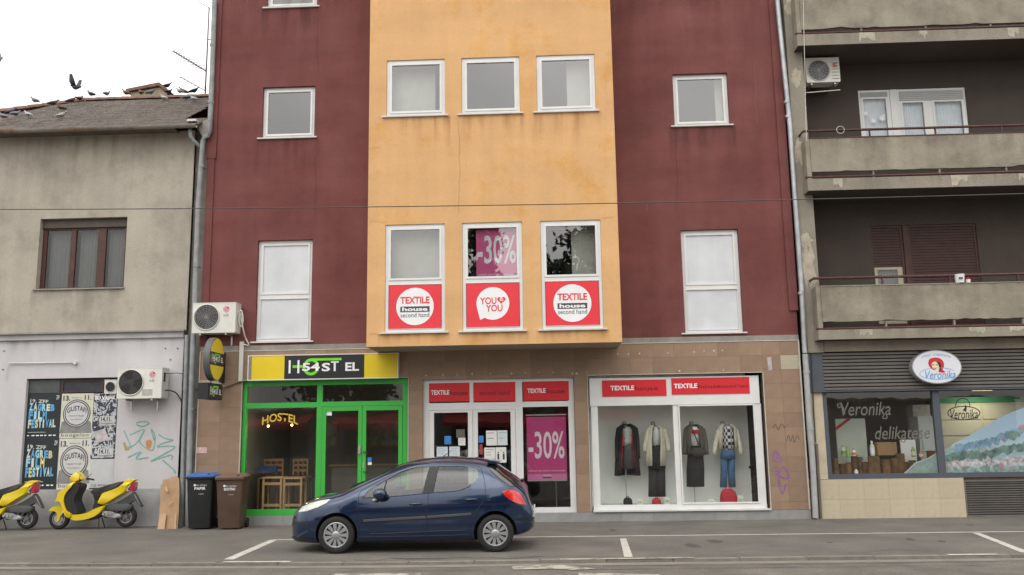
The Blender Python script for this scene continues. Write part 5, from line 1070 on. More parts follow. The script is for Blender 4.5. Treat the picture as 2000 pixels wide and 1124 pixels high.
for i, (sb, st, tb, pb, pt, rl) in enumerate(specs):
    Z = lambda y: PX(1800, y, YP0).z
    bl = MB().box(XP0-.02, EX, YP0, YBK-.002, Z(sb), Z(st)).build('balcony', RC, rb)
    MB().box(XP0, EX, YP0+.02, YBK-.01, Z(sb)-.008, Z(sb)-.002).build('soffit', DKB, bl)  # dark sheet added under the slab, its colour deepens the shade there
    # rough parapet: panel with a crumbling lower edge
    nn = 60; xs = np.linspace(XP0+.10, EX, nn+1); lo = [Z(pb)+max(0, random.gauss(.0, .012))+(.03 if random.random() < .08 else 0) for _ in xs]; vs = []
    for X, l in zip(xs, lo): vs += [(X, YP0+.012, l), (X, YP0+.012, Z(pt)), (X, YP0+.10, Z(pt)), (X, YP0+.10, l)]
    MB().add(vs, [(4*k+a, 4*k+4+a, 4*k+4+(a+1) % 4, 4*k+(a+1) % 4) for k in range(nn) for a in range(4)]+[(0, 1, 2, 3)]).build('parapet', PAR, bl)
    MB().box(XP0+.09, EX, YP0, YP0+.12, Z(pt)+.001, Z(pt)+.022).build('parapet_cap', RC if i != 1 else RUST, bl)
    MB().box(XP0, XP0+.098, YP0+.03, .2, Z(st)+.005, Z(pt)).build('parapet_return', PAR, bl)
    MB().tube([(XP0-.04, YP0+.05, Z(tb)), (EX, YP0-.03+.04, Z(tb))], .028, 8).build('lower_rail', RUST, bl, smooth=True)
    MB().tube([(XP0-.02, -.08, Z(rl)), (XP0-.02, YP0+.06, Z(rl)), (EX, YP0+.06, Z(rl))], .03, 8).build('hand_rail', RUST, bl, smooth=True)
    for X in np.arange(XP0+1.45, EX, 1.45): MB().box(X-.018, X+.018, YP0+.03, YP0+.09, Z(st), Z(pb)-.0).build('rail_post', RC, bl); MB().box(X-.015, X+.015, YP0+.04, YP0+.08, Z(pt)+.024, Z(rl)).build('rail_post', RUST, bl)
    for X in np.arange(XP0+.5, EX-1, 1.7): X += random.uniform(0, 1.1); h_ = Z(st)-Z(sb); w_ = random.uniform(.05, .4); MB().poly([(X+w_*k/6, YP0-.005, Z(st)-.004) for k in range(7)]+[(X+w_*k/6+random.uniform(-.01, .01), YP0-.005, Z(st)-h_*random.uniform(.25, .95)) for k in range(6, -1, -1)]).build('pale_patch', mat('pale_render', (.40, .365, .29), .95, .25, 5), bl, fix=False)
    drips(XP0+.12, EX, Z(pt), .55, YP0+.008, STK_G, bl); drips(XP0, EX, Z(st), Z(st)-Z(sb), YP0-.004, STK_G, bl)
MB().box(PIN+.005, EX, -.12, -.02, PX(1800, 684, -.1).z, zl[0]-.003).build('lintel', RC, rb)
# crumbling patches on pillar
for kp, (px_, py_, w_, h_) in enumerate(((1545, 12, .10, .3), (1556, 150, .08, .25), (1574, 470, .1, .16), (1578, 520, .12, .55), (1562, 300, .09, .3))):
    q = PX(px_, py_, -.1); pts = [(q.x+w_*1.6*random.uniform(.55, 1.25)*math.cos(t), -.103-.0006*kp, q.z+h_*random.uniform(.55, 1.25)*math.sin(t)) for t in [2*math.pi*k/22 for k in range(22)]]; pts = [(max(PXL+.004, min(PIN-.004, a)), b, c) for a, b, c in pts]
    MB().poly(pts).build('bare_patch', mat('pale_plaster', (.40, .355, .275), .95, .2, 6, 0, .5, 40), rb, fix=False)
# upper white window
x0, x1, z0, z1 = WU; yw = YBK+.03
xa, xb = PX(1741, 225, yw).x, PX(1755, 225, yw).x; zbx0 = PX(1710, 190, yw).z; zbx1 = PX(1820, 196, yw).z
CURW = mat('white_curtain', (.60, .64, .70), .9, .1, 3)
for sec, (a, b, zb_) in enumerate(((x0, xa, zbx0), (xb, x1, zbx1))):
    f_ = MB().frame(a+.003, b-.003, z0, z1-.003, yw, yw+.07, .06)
    mids = [] if sec == 0 else [(PX(1809, 230, yw).x, PX(1823, 230, yw).x)]
    for u, v in mids: f_.box(u, v, yw-.003, yw+.06, z0+.06, zb_)
    w = f_.build('window', PVC, rb)
    for k in range(5): zz = zb_+(z1-.06-zb_)*k/5; MB().box(a+.06, b-.06, yw-.025, yw-.005, zz+.002, zz+(z1-.06-zb_)/5-.004).build('shutter_slat', mat('grey_shutter', (.42, .43, .43), .5, .06, 4), w)
    ee = [a+.06]+[q for m_ in mids for q in m_]+[b-.06]
    for k in range(0, len(ee), 2):
        MB().frame(ee[k]+.002, ee[k+1]-.002, z0+.062, zb_-.002, yw-.012, yw+.03, .045).build('sash', PVC, w)
        pane3('pane', ee[k]+.047, ee[k+1]-.047, z0+.1, zb_-.047, yw+.012, SHOP, w)
        cm = MB(); nn = 30; vs = []
        for q_ in range(nn+1): X = ee[k]+.03+(ee[k+1]-ee[k]-.06)*q_/nn; yy = yw+.10+.012*math.sin(q_*1.9); vs += [(X, yy, z0), (X, yy, zb_)]
        cm.add(vs, [(2*j, 2*j+2, 2*j+3, 2*j+1) for j in range(nn)]); cm.build('curtain', CURW, w, fix=False, smooth=True)
    if sec == 0:
        for px_, py_, r_ in ((1691, 222, .06), (1706, 236, .07), (1723, 231, .085), (1726, 226, .04)):
            q = PX(px_, py_, yw+.008); MB().poly([(q.x+r_*(1 if k % 2 else .6)*math.cos(math.pi*k/6), yw+.008, q.z+r_*(1 if k % 2 else .6)*math.sin(math.pi*k/6)) for k in range(12)]).build('star_sticker', WHT, w, fix=False)
MB().box(xa+.003, xb-.003, yw-.01, yw+.08, z0, z1-.003).build('window_post', PVC, rb)
# lower brown shuttered window
x0, x1, z0, z1 = WD; yw = YBK+.03; xa, xb = PX(1766, 500, yw).x, PX(1776, 500, yw).x
SHB = mat('brown_shutter', (.055, .025, .021), .6, .2, 5)
zsh = PX(1738, 521, yw).z
for sec, (a, b) in enumerate(((x0, xa), (xb, x1))):
    w = MB().frame(a+.003, b-.003, z0, z1-.003, yw, yw+.07, .05).build('window', DWOOD, rb); lo = zsh if sec == 0 else z0+.06; kk = 0; zz = z1-.06
    while zz > lo+.03: MB().box(a+.053, b-.053, yw+.012, yw+.03, zz-.062, zz-.004).build('shutter_slat', SHB, w); zz -= .066
    if sec == 0:
        MB().frame(a+.055, b-.055, z0+.06, zsh, yw+.02, yw+.05, .07, .12).build('sash', mat('cream_sash', (.42, .38, .29), .6), w)
        cm = MB(); nn = 30; vs = []
        for q_ in range(nn+1): X = a+.1+(b-a-.25)*q_/nn; yy = yw+.09+.012*math.sin(q_*1.7); vs += [(X, yy, z0), (X, yy, zsh)]
        cm.add(vs, [(2*j, 2*j+2, 2*j+3, 2*j+1) for j in range(nn)]); cm.build('curtain', CURG, w, fix=False, smooth=True)
        pane3('pane', a+.125, b-.175, z0+.1, zsh-.07, yw+.035, SHOP, w)
MB().box(xa+.003, xb-.003, yw-.03, yw+.08, z0, z1-.003).build('window_post', DWOOD, rb)
# air conditioner in loggia
YA3 = .1; b = RPX(1574, 1640, 113.5, 161, YA3); f_ = PX(1599, 138, YA3)
ac3 = aircon(b, YA3, .42, (f_.x, f_.z, (b[3]-b[2])*.42), 'white air conditioner high in the corner of the upper balcony', logo=False, bracket=False)
for k in range(6): zz = b[2]+(b[3]-b[2])*(.12+.13*k); MB().box(b[0]+(b[1]-b[0])*.76, b[1]-.02, YA3-.005, YA3-.001, zz, zz+.02).build('louvre', mat('louvre_grey', (.3, .3, .28), .5), ac3)
q = PX(1630, 128, YA3-.006); text('S', (q.x-.05, q.x+.06, q.z-.05, q.z+.06), YA3-.007, mat('logo_red', (.5, .08, .06), .5), ac3, bold=.03)
for X in (b[0]+.12, b[1]-.12): MB().box(X-.02, X+.02, YA3+.03, YBK+.01, b[2]-.04, b[2]-.002).build('bracket', STEEL, ac3)
q = [PX(1570, 182, .0), PX(1630, 177, .0), PX(1641, 176, .0)]; MB().tube(q, .01, 6).build('drain_hose', ACW, ac3)
# laundry line, ring, bucket
n = tag(MB().tube([(PX(1571, 0, YP0-.01).x, YP0-.01, 12.2), (PX(1575, 276, YP0-.01).x, YP0-.01, PX(1575, 276, YP0-.01).z)], .006, 6).build('hanging_wire', ACW), 'pale wire hanging in front of the upper balcony corner', 'wire')
q = PX(1641.5, 254, YP0-.02); n = tag(MB().tube([(q.x+.085*math.cos(t), YP0-.02, q.z+.085*math.sin(t)) for t in [2*math.pi*k/20 for k in range(21)]], .006, 6).build('wire_ring', ACW), 'wire ring hooked over the upper balcony rail', 'ring')
zf = PX(1800, 556, YP0).z+.024
b0 = RPX(1860, 1880, 540.5, 555, YP0+.16); n = thing('paint_bucket', 'white plastic bucket on the lower balcony parapet', 'bucket', ((b0[0]+b0[1])/2, YP0+.06, zf))
cx = (b0[0]+b0[1])/2; MB().lathe([(.085, 0), (.105, .17), (.11, .17), (.11, .185), (.095, .185), (.08, .02)], (cx, YP0+.055, zf), 'Z', 20).build('body', WHT, n, smooth=True, angle=40); MB().box(cx-.07, cx+.02, YP0-.06, YP0-.055, zf+.07, zf+.11).build('print', DGREY, n)
q = PX(1891, 549, YP0+.06); n = thing('red_flower_pot', 'small red and white pot beside the white bucket', 'pot', (q.x, YP0+.06, zf)); MB().lathe([(.04, 0), (.05, .07), (.045, .07)], (q.x, YP0+.06, zf), 'Z', 14).build('body', WHT, n); MB().ball((q.x-.01, YP0+.06, zf+.085), .045, .04, .03, 10).build('lid', REDC, n, smooth=True)
# ---- delicatessen front
NAVY = mat('slate_blue_paint', (.075, .085, .105), .45, .1, 3)
zsh1, zsh0 = PX(1800, 686).z, PX(1800, 760.5).z
xs0 = PX(1607, 725).x
MB().box(PX(1576, 725).x, xs0-.003, -.05, .2, zsh0-.03, zsh1).build('fascia_panel', NAVY, rb)
SL = mat('shutter_brown_grey', (.135, .122, .112), .5, .12, 3, .05)
ns = 11; hh = (zsh1-zsh0)/ns
for k in range(ns):
    z = zsh0+k*hh; MB().xz([(0, 0)]*0 or [(xs0, z+.012), (EX, z+.012), (EX, z+hh-.012), (xs0, z+hh-.012)], -.045, .05).build('slat', SL, rb)
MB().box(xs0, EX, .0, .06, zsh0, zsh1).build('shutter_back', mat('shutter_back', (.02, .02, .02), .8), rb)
JST = mat('travertine', (.50, .43, .31), .6, .10, 2.5, .06, .1, 50, rand=.05, col2=(.40, .34, .24), c2s=2.2, c2t=.6)
xj = PX(1580, 850).x
zb0 = PX(1800, 934).z; zh = zsh0-.03
MB().box(xj, PX(1611, 850).x, -.02, .2, zb0+.003, zh).build('stone_jamb', JST, rb)
fx = [PX(q, 850, .02).x for q in (1611, 1619, 1827, 1841)]; fb0, fb1, ft0, ft1 = zb0+.0, PX(1800, 924.5, .02).z, PX(1800, 765, .02).z, zh-.003
g = MB().box(fx[0], fx[1], .0, .09, fb0, ft1).box(fx[2], fx[3], .0, .09, fb1, ft0).box(fx[1], EX, .0, .09, fb0, fb1).box(fx[1], EX, .0, .09, ft0, ft1)
df2 = g.build('storefront_frame', NAVY, rb)
pane3('pane', fx[1], fx[2], fb1, ft0, .05, SHOP, df2); pane3('pane', fx[3], EX, fb1, ft0, .05, SHOP, df2)
MB().box(PXL+.05, EX, -.10, .3, zh+.0, zh+.028).build('head_flashing', NAVY, rb)
# stone base in two courses, louvre grille
xg = PX(1884, 972).x; zg1 = PX(1940, 938).z
xl_ = PX(1600, 975).x-.1; n_ = 6; ww = (xg-xl_)/n_
for r_ in range(2):
    z0, z1 = (-.02, zb0*.48) if r_ == 0 else (zb0*.48, zb0-.004)
    off = 0 if r_ else -.0
    for k in range(n_): tile_piece('stone_slab', xl_+k*ww, xl_+(k+1)*ww, z0, z1, -.03, .1, JST, rb)
MB().box(xj-.05, EX, .07, .2, -.02, zb0-.003).build('base_wall', mat('mortar', (.25, .2, .15)), rb)
g = MB().frame(xg, EX, -.01, zg1, -.035, .05, .03).build('louvre_grille', SL, rb); nl = 15; hh = (zg1-.04)/nl
for k in range(nl): z = .03+k*hh-.01; MB().add([(xg+.03, -.03, z), (EX-.03, -.03, z), (EX-.03, .02, z+hh*.75), (xg+.03, .02, z+hh*.75), (xg+.03, -.02, z-.006), (EX-.03, -.02, z-.006)], [(0, 1, 2, 3), (0, 4, 5, 1), (4, 3, 2, 5)]).build('slat', SL, g)
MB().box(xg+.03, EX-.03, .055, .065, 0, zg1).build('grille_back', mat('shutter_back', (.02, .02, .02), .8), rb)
# interior
MB().box(PXL+.1, PXL+.15, .2, 3.2, 0, 3.6).box(PXL+.15, EX, 3.1, 3.2, 0, 3.6).box(PXL+.15, EX, .2, 3.1, 3.3, 3.4).build('shop_wall', DARKW, rb)
MB().box(PXL+.15, EX, .2, 3.1, fb0-.1, fb0-.02).build('shop_floor', FLR, rb)
ZS = fb1-.02
MB().box(fx[0], EX, .095, 1.3, ZS-.05, ZS).build('window_shelf', WOOD, rb)
Z9 = lambda a, b, Y: PX(1540+a/3.037, 660+b/3.037, Y)
def zbox(name, a0, a1, b0, b1, Y, d, m, label, cat, base=None):
    p0, p1 = Z9(a0, (b0+b1)/2, Y), Z9(a1, (b0+b1)/2, Y); zt = Z9((a0+a1)/2, b0, Y).z; zb = Z9((a0+a1)/2, b1, Y).z if base is None else base
    n = thing(name, label, cat, ((p0.x+p1.x)/2, Y+d/2, zb)); MB().box(p0.x, p1.x, Y, Y+d, zb, zt).build('body', m, n); return n, (p0.x, p1.x, zb, zt)
CARD = mat('carton_brown', (.33, .20, .10), .8, .15, 4); LOG = mat('log_bark', (.15, .085, .04), .9, .4, 9, .2, .6, 40); LOGT = mat('log_end', (.34, .22, .11), .8, .3, 14)
n, b = zbox('display_board', 285, 462, 480, 700, .75, .06, mat('panel_white', (.50, .54, .47), .6, .06, 2), 'leaning white board with a red corner ribbon in the delicatessen window', 'board', ZS)
MB().poly([(b[0], .746, b[3]-.18), (b[0], .746, b[3]-.26), (b[0]+.36, .746, b[3]-.002), (b[0]+.27, .746, b[3]-.002)]).build('ribbon', REDC, n, fix=False); text('Zdenka', (b[0]+.4, b[1]-.1, b[2]+.28, b[2]+.40), .745, INK, n, shear=.2)
n, b = zbox('white_refrigerator', 776, 880, 465, 700, 1.0, .5, mat('fridge_white', (.62, .66, .66), .4, .05, 2), 'tall white refrigerator beside the window mullion', 'refrigerator', ZS); MB().box(b[0]+.05, b[0]+.07, .98, 1.0, b[2]+.5, b[2]+.9).build('handle', STEEL, n); MB().box(b[0], b[1], .995, .999, b[2]+.44, b[2]+.45).build('door_gap', DGREY, n)
n, b = zbox('packed_carton_stack', 738, 840, 398, 465, 1.55, .4, mat('pale_carton', (.5, .5, .46), .7, .25, 9), 'pale printed cartons stacked behind the refrigerator', 'carton', ZS)
n, b = zbox('brown_carton', 527, 643, 620, 692, .55, .3, CARD, 'brown cardboard box lying on the logs in the window', 'carton'); MB().box(b[0]-.02, b[1]+.02, .53, .87, b[2]-.02, b[2]-.001).build('tray', LOGT, n)
n, b = zbox('white_sheet_box', 665, 755, 605, 676, .7, .05, WHT, 'tilted white sheet standing behind the logs', 'board', ZS)
LOGL = ['at the frame edge', 'short and thin beside the frame edge log', 'thin, under the green bottle', 'tall, under the orange carton drink', 'thin, behind the orange carton drink', 'broad, in front of the milk bottle', 'broad, under the milk bottle', 'broad, below the carton edge', 'under the brown carton', 'at the far edge of the brown carton', 'tall, behind the white sheet', 'short, before the white sheet', 'under the second green bottle', 'behind the orange bottle at the mullion']
for k, (a0, a1, yt) in enumerate(((262, 300, 712), (300, 342, 745), (340, 375, 738), (376, 415, 700), (415, 438, 705), (436, 492, 735), (474, 545, 702), (494, 552, 728), (556, 608, 722), (608, 662, 712), (640, 695, 685), (662, 716, 735), (716, 760, 725), (828, 880, 668))):
    Y = .30+.22*(k % 2)+(.2 if k in (4, 10, 13) else 0); p0, p1 = Z9(a0, 780, Y).x, Z9(a1, 780, Y).x; zt = Z9((a0+a1)/2, yt, Y).z; r_ = (p1-p0)/2; cx = (p0+p1)/2
    n = thing('log_post', f'upright cut log in the delicatessen window, {LOGL[k]}', 'log', (cx, Y, ZS), 'upright logs in the delicatessen window')
    rr = [r_*random.uniform(.93, 1.03) for _ in range(14)]
    MB().loft([[(cx+rr[j]*math.cos(2*math.pi*j/14), Y+rr[j]*.9*math.sin(2*math.pi*j/14), z) for j in range(14)] for z in (ZS, zt-.01)]).build('bark', LOG, n); MB().poly([(cx+rr[j]*.93*math.cos(2*math.pi*j/14), Y+rr[j]*.84*math.sin(2*math.pi*j/14), zt-.006) for j in range(14)]).build('cut_end', LOGT, n, fix=False)
def bottle(a, yb_, yt, Y, m, mc, label, r_=.045):
    q = Z9(a, yb_, Y); h = Z9(a, yt, Y).z-q.z; n = thing('bottle', label, 'bottle', q)
    MB().lathe([(r_*.9, 0), (r_, .02), (r_, h*.6), (r_*.45, h*.8), (r_*.4, h*.9)], q, 'Z', 14).build('body', m, n, smooth=True, angle=50); MB().lathe([(r_*.48, h*.88), (r_*.48, h)], q, 'Z', 12).build('cap', mc, n); MB().lathe([(r_*1.02, h*.15), (r_*1.02, h*.5)], q, 'Z', 14).build('paper_label', mc, n)
GRB = mat('green_label', (.25, .38, .08), .5); ORB = mat('orange_label', (.65, .20, .04), .5); MLK = mat('milk_white', (.62, .64, .58), .4)
bottle(500, 700, 612, .4, MLK, WHT, 'white milk bottle standing on a log', .05); bottle(355, 715, 642, .35, GRB, GRB, 'green bottle on a log beside the orange carton'); bottle(390, 702, 658, .35, MLK, ORB, 'orange carton drink on a log by the white board', .05); bottle(742, 708, 640, .42, GRB, MLK, 'green bottle on a log near the mural hill', .045); bottle(789, 712, 665, .42, ORB, MLK, 'orange bottle on a log near the mural hill', .045); bottle(403, 806, 780, .2, MLK, WHT, 'tiny white jar on the window shelf', .04); bottle(326, 700, 640, .6, MLK, GRB, 'green and white bottle in front of the leaning board', .045)
# pale kitchen cabinets seen behind the mural
n = thing('wall_cabinet', 'pale yellow kitchen cabinets with green top behind the mural glass', 'cabinet', (11.5, 1.6, ZS)); YK = 1.5
c0 = Z9(880, 500, YK).x; zk1 = Z9(1100, 385, YK).z
MB().box(c0, EX-.1, YK, YK+.5, ZS-.02, zk1).build('carcass', mat('pale_yellow_laminate', (.60, .60, .44), .5, .05, 2), n); MB().box(c0, EX-.1, YK-.03, YK+.5, zk1+.002, Z9(1100, 352, YK).z).build('top_band', mat('green_laminate', (.05, .30, .15), .5, .05, 2), n)
for r_ in range(3):
    for k in range(4): a = c0+.04+k*1.02; z = zk1-.08-r_*.36; MB().box(a, a+.96, YK-.02, YK-.002, z-.30, z).build('drawer', mat('pale_yellow_front', (.64, .63, .52), .5, .05, 2), n)
q = Z9(1150, 310, 1.0); n = thing('ceiling_light', 'long glowing yellow tube light above the mural in the delicatessen', 'lamp', q); MB().box(q.x-.22, q.x+.22, .97, 1.03, q.z-.015, q.z+.015).build('tube', mat('tube_glow', (1., .85, .4), .5, 0, emit=4), n); MB().box(q.x-.24, q.x+.24, .96, 1.04, q.z+.016, 3.3).build('housing', DGREY, n)
ld = bpy.data.lights.new('tube_light', 'AREA'); ld.shape = 'RECTANGLE'; ld.size = .44; ld.size_y = .05; ld.energy = 11; ld.color = (1, .9, .7)
lo_ = bpy.data.objects.new('tube_light', ld); COL.objects.link(lo_); lo_.parent = n; lo_.matrix_parent_inverse = n.matrix_basis.inverted(); lo_.location = (q.x, .93, q.z-.04)
# printed mural film on the inside of the panes
MUR = bpy.data.materials.new('mural_print'); MUR.use_nodes = True
_n = MUR.node_tree.nodes; _l = MUR.node_tree.links; _c = _n.new('ShaderNodeTexCoord'); _s = _n.new('ShaderNodeSeparateXYZ'); _l.new(_c.outputs['Object'], _s.inputs[0])
_t = _n.new('ShaderNodeTexNoise'); _t.inputs['Scale'].default_value = 4.5; _t.inputs['Detail'].default_value = 9; _t.inputs['Roughness'].default_value = .82; _l.new(_c.outputs['Object'], _t.inputs[0])
_a = _n.new('ShaderNodeMath'); _a.operation = 'MULTIPLY_ADD'; _a.inputs[1].default_value = .9; _l.new(_t.outputs[0], _a.inputs[0]); _l.new(_s.outputs['Z'], _a.inputs[2])
_m = _n.new('ShaderNodeMapRange'); _m.inputs[1].default_value = fb1+.35; _m.inputs[2].default_value = fb1+1.75; _l.new(_a.outputs[0], _m.inputs[0])
_r = _n.new('ShaderNodeValToRGB'); e = _r.color_ramp.elements; e[0].position = 0; e[0].color = (.30, .42, .40, 1); e[1].position = 1; e[1].color = (.30, .43, .58, 1)
for p_, c_ in ((.14, (.50, .54, .56, 1)), (.24, (.44, .38, .42, 1)), (.30, (.34, .48, .58, 1)), (.40, (.28, .37, .37, 1)), (.47, (.46, .56, .62, 1)), (.60, (.36, .50, .62, 1)), (.75, (.36, .48, .60, 1))): q_ = e.new(p_); q_.color = c_
_l.new(_m.outputs[0], _r.inputs[0]); _l.new(_r.outputs[0], _n['Principled BSDF'].inputs['Base Color']); _n['Principled BSDF'].inputs['Roughness'].default_value = .6
YM = .062
def z9p(a, b): q = Z9(a, b, YM); return (q.x, YM, q.z)
n = thing('window_mural', 'printed mural of a blue mountain above a village on the delicatessen glass', 'mural', z9p(1200, 795)); q0 = z9p(908, 797); tp = [(935, 660), (985, 625), (1060, 590), (1130, 545), (1180, 520), (1250, 475), (1330, 440), (1397, 415), (1500, 380), (1600, 400)]
MB().poly([(fx[3], YM, fb1)]+[(EX, YM, fb1), (EX, YM, z9p(1600, 400)[2])]+[z9p(*q) for q in reversed(tp)]+[(fx[3], YM, z9p(930, 660)[2])]).build('film', MUR, n, fix=False)
HILL = mat('mural_hill', (.24, .33, .31), .6, .3, 6)
MB().poly([z9p(680, 812), z9p(908, 812), z9p(905, 682), z9p(875, 688), z9p(830, 715), z9p(790, 730), z9p(750, 745), z9p(720, 775)]).build('hill_film', HILL, n, fix=False)
hm = MB(); ribbon(hm, [(z9p(*q)[0], z9p(*q)[2]) for q in [(680, 812), (720, 775), (750, 745), (790, 730), (830, 715), (875, 688), (905, 682)]], .02, YM-.003); hm.build('hill_outline', PLGT, n, fix=False)
PLUM = mat('mural_red', (.44, .25, .28), .6, .3, 6)
for a, b, w_, h_ in ((1265, 597, 26, 12), (1145, 655, 12, 6), (1067, 682, 14, 7), (1040, 775, 30, 14), (1260, 760, 34, 40), (1380, 530, 24, 30), (1185, 775, 16, 10), (1330, 780, 20, 14)):
    c = z9p(a, b); e = z9p(a+w_/2, b-h_/2); dx_, dz_ = e[0]-c[0], e[2]-c[2]; MB().poly([(c[0]-dx_, YM-.006, c[2]-dz_), (c[0]+dx_, YM-.006, c[2]-dz_), (c[0]+dx_*.9, YM-.006, c[2]+dz_*.5), (c[0], YM-.006, c[2]+dz_), (c[0]-dx_*.9, YM-.006, c[2]+dz_*.5)]).build('mural_house', PLUM, n, fix=False)
for a, b, w_, h_ in ((1330, 575, 40, 40), (1170, 775, 30, 30), (1230, 770, 20, 26)):
    c = z9p(a, b); e = z9p(a+w_, b-h_); rx_, rz_ = e[0]-c[0], e[2]-c[2]; MB().poly([(c[0]+rx_*random.uniform(.6, 1)*math.cos(t), YM-.007, c[2]+rz_*random.uniform(.5, 1)*math.sin(t)) for t in [2*math.pi*k/14 for k in range(14)]]).build('mural_tree', mat('mural_green', (.17, .26, .24), .6, .4, 8), n, fix=False)
def mural_layer(pts, m, k, name):      # jagged printed ridge
    P = []
    for (a, b), (c_, d) in zip(pts[:-1], pts[1:]):
        for q in range(9): t = q/9; P.append(z9p(a+(c_-a)*t, b+(d-b)*t+random.uniform(-9, 9)))
    P.append(z9p(*pts[-1])); zlo = z9p(1150, pts[0][1]+k*0+60)[2]
    MB().add([(x, YM-.0015-.0006*k, z) for x, _, z in P]+[(x, YM-.0015-.0006*k, max(fb1, z-random.uniform(.12, .22))) for x, _, z in P], [(q, q+1, len(P)+q+1, len(P)+q) for q in range(len(P)-1)]).build(name, m, n, fix=False)
mural_layer([(985, 640), (1080, 622), (1180, 600), (1290, 560), (1397, 520), (1500, 500)], mat('mural_slate', (.20, .32, .44), .6, .5, 7), 1, 'mural_ridge')
mural_layer([(930, 690), (1040, 668), (1150, 676), (1260, 640), (1397, 622), (1500, 610)], mat('mural_forest', (.13, .22, .20), .6, .6, 9), 2, 'mural_ridge')
mural_layer([(935, 735), (1060, 722), (1180, 732), (1290, 708), (1397, 700), (1500, 690)], mat('mural_village', (.50, .46, .48), .6, .6, 12), 3, 'mural_ridge')
mural_layer([(938, 775), (1060, 768), (1200, 772), (1397, 755), (1500, 750)], mat('mural_shore', (.24, .36, .36), .6, .6, 12), 4, 'mural_ridge')
# script lettering on glass
GLT = mat('grey_vinyl', (.13, .12, .108), .5)
def z9t(s_, a0, a1, b0, b1, m, par, Y=.047, **k): p0, p1 = Z9(a0, (b0+b1)/2, Y), Z9(a1, (b0+b1)/2, Y); text(s_, (p0.x, p1.x, Z9((a0+a1)/2, b1, Y).z, Z9((a0+a1)/2, b0, Y).z), Y, m, par, **k)
n = thing('window_lettering', 'grey script lettering Veronika delikatese on the delicatessen glass', 'lettering', Z9(560, 610, .047))
z9t('Veronika', 310, 605, 382, 462, GLT, n, bold=.004, shear=.25); z9t('delikatese', 512, 838, 525, 602, GLT, n, bold=.004, shear=.25)
def curl(pts, par, w_=.02): cm = MB(); ribbon(cm, smoothpath([(Z9(*q, .046).x, Z9(*q, .046).z) for q in pts], 6), w_, .046); cm.build('flourish', GLT, par, fix=False)
curl([(335, 455), (318, 400), (290, 395), (298, 415), (320, 400)], n); curl([(575, 440), (585, 475), (560, 478), (565, 460)], n); curl([(690, 580), (690, 618), (668, 612), (680, 600)], n)
n = thing('window_logo', 'black oval Veronika logo on the glass in front of pale cabinets', 'logo', Z9(1040, 490, .047)); YV = .046
def oval(par, a, b, ra, rb_, w_, m, Y=YV, conv=Z9, k0=0, k1=40): cm = MB(); ribbon(cm, [(conv(a+ra*math.cos(2*math.pi*k/40), b+rb_*math.sin(2*math.pi*k/40), Y).x, conv(a+ra*math.cos(2*math.pi*k/40), b+rb_*math.sin(2*math.pi*k/40), Y).z) for k in range(k0, k1+1)], w_, Y); cm.build('oval_line', m, par, fix=False)
oval(n, 1040, 447, 95, 40, .022, BLK); oval(n, 1034, 402, 42, 42, .02, BLK, k0=18, k1=42); z9t('Veronika', 960, 1122, 425, 482, BLK, n, bold=.01, shear=.3)
MB().poly([z9p(1032, 432), z9p(1055, 440), z9p(1058, 410), z9p(1045, 395), z9p(1046, 415)]).build('hair_shape', BLK, n, fix=False)
# ---- oval shop sign
YO = -.24; c = Z9(880, 173, YO); rx = abs(Z9(1028, 173, YO).x-Z9(733, 173, YO).x)/2; rz = abs(Z9(880, 73, YO).z-Z9(880, 273, YO).z)/2
n = thing('oval_shop_sign', 'white oval Mini mljekara Veronika sign on the shutter', 'sign', (c.x, YO, c.z-rz))
MB().xz(ellipse(c.x, c.z, rx, rz, 56), YO, -.05).build('case', mat('sign_edge', (.30, .29, .30), .5, .1, 5), n, smooth=True, angle=40)
MB().poly([(a, YO-.003, b) for a, b in ellipse(c.x, c.z, rx*.965, rz*.95, 56)]).build('face', mat('sign_white', (.68, .69, .74), .3, .03, 2), n, fix=False)
BLU = mat('sign_blue', (.12, .33, .62), .4); SRED = mat('sign_red', (.55, .02, .035), .4); SKINP = mat('sign_skin', (.70, .62, .40), .4)
text('Mini  mljekara', (c.x-rx*.57, c.x+rx*.57, c.z+rz*.50, c.z+rz*.66), YO-.006, BLU, n, shear=.25, arch=.05)
def OS(u, v, k=0): return (c.x+rx*u, YO-.005-.001*k, c.z+rz*v)
def opoly(pts, m, k, name): MB().poly([OS(u, v, k) for u, v in [(q.x, q.y) for q in smoothpath(pts+[pts[0]], 5)[:-1]]]).build(name, m, n, fix=False)
opoly([(-.34, .20), (-.28, .45), (-.08, .55), (.16, .50), (.29, .25), (.28, -.02), (.22, -.16), (.32, -.30), (.20, -.36), (.05, -.30), (-.16, -.18), (-.30, .02)], SRED, 0, 'headscarf')
opoly([(-.20, .20), (-.10, .31), (.02, .26), (.08, .0), (.05, -.26), (-.04, -.28), (-.14, -.14), (-.20, .04)], SKINP, 1, 'face_shape')
opoly([(.0, .28), (.07, .10), (.10, -.14), (.06, -.30), (.14, -.20), (.17, .10), (.10, .28)], mat('sign_black', (.02, .01, .01), .4), 2, 'hair_shape')
for u, v, a, b in ((-.14, .13, .05, .025), (-.0, .12, .05, .025), (-.09, -.12, .06, .028)): MB().poly([OS(u+a*math.cos(t), v+b*math.sin(t), 3) for t in [2*math.pi*k/12 for k in range(12)]]).build('face_mark', BLK if v > 0 else SRED, n, fix=False)
text('Veronika', (c.x-rx*.50, c.x+rx*.72, c.z-rz*.70, c.z-rz*.22), YO-.009, BLU, n, bold=.006, shear=.3)
cm = MB(); ribbon(cm, [(c.x+rx*(.02+.74*math.cos(t)), c.z+rz*(-.40+.34*math.sin(t))) for t in [2*math.pi*k/50+.5 for k in range(44)]], .008, YO-.008); cm.build('oval_line', BLU, n, fix=False)
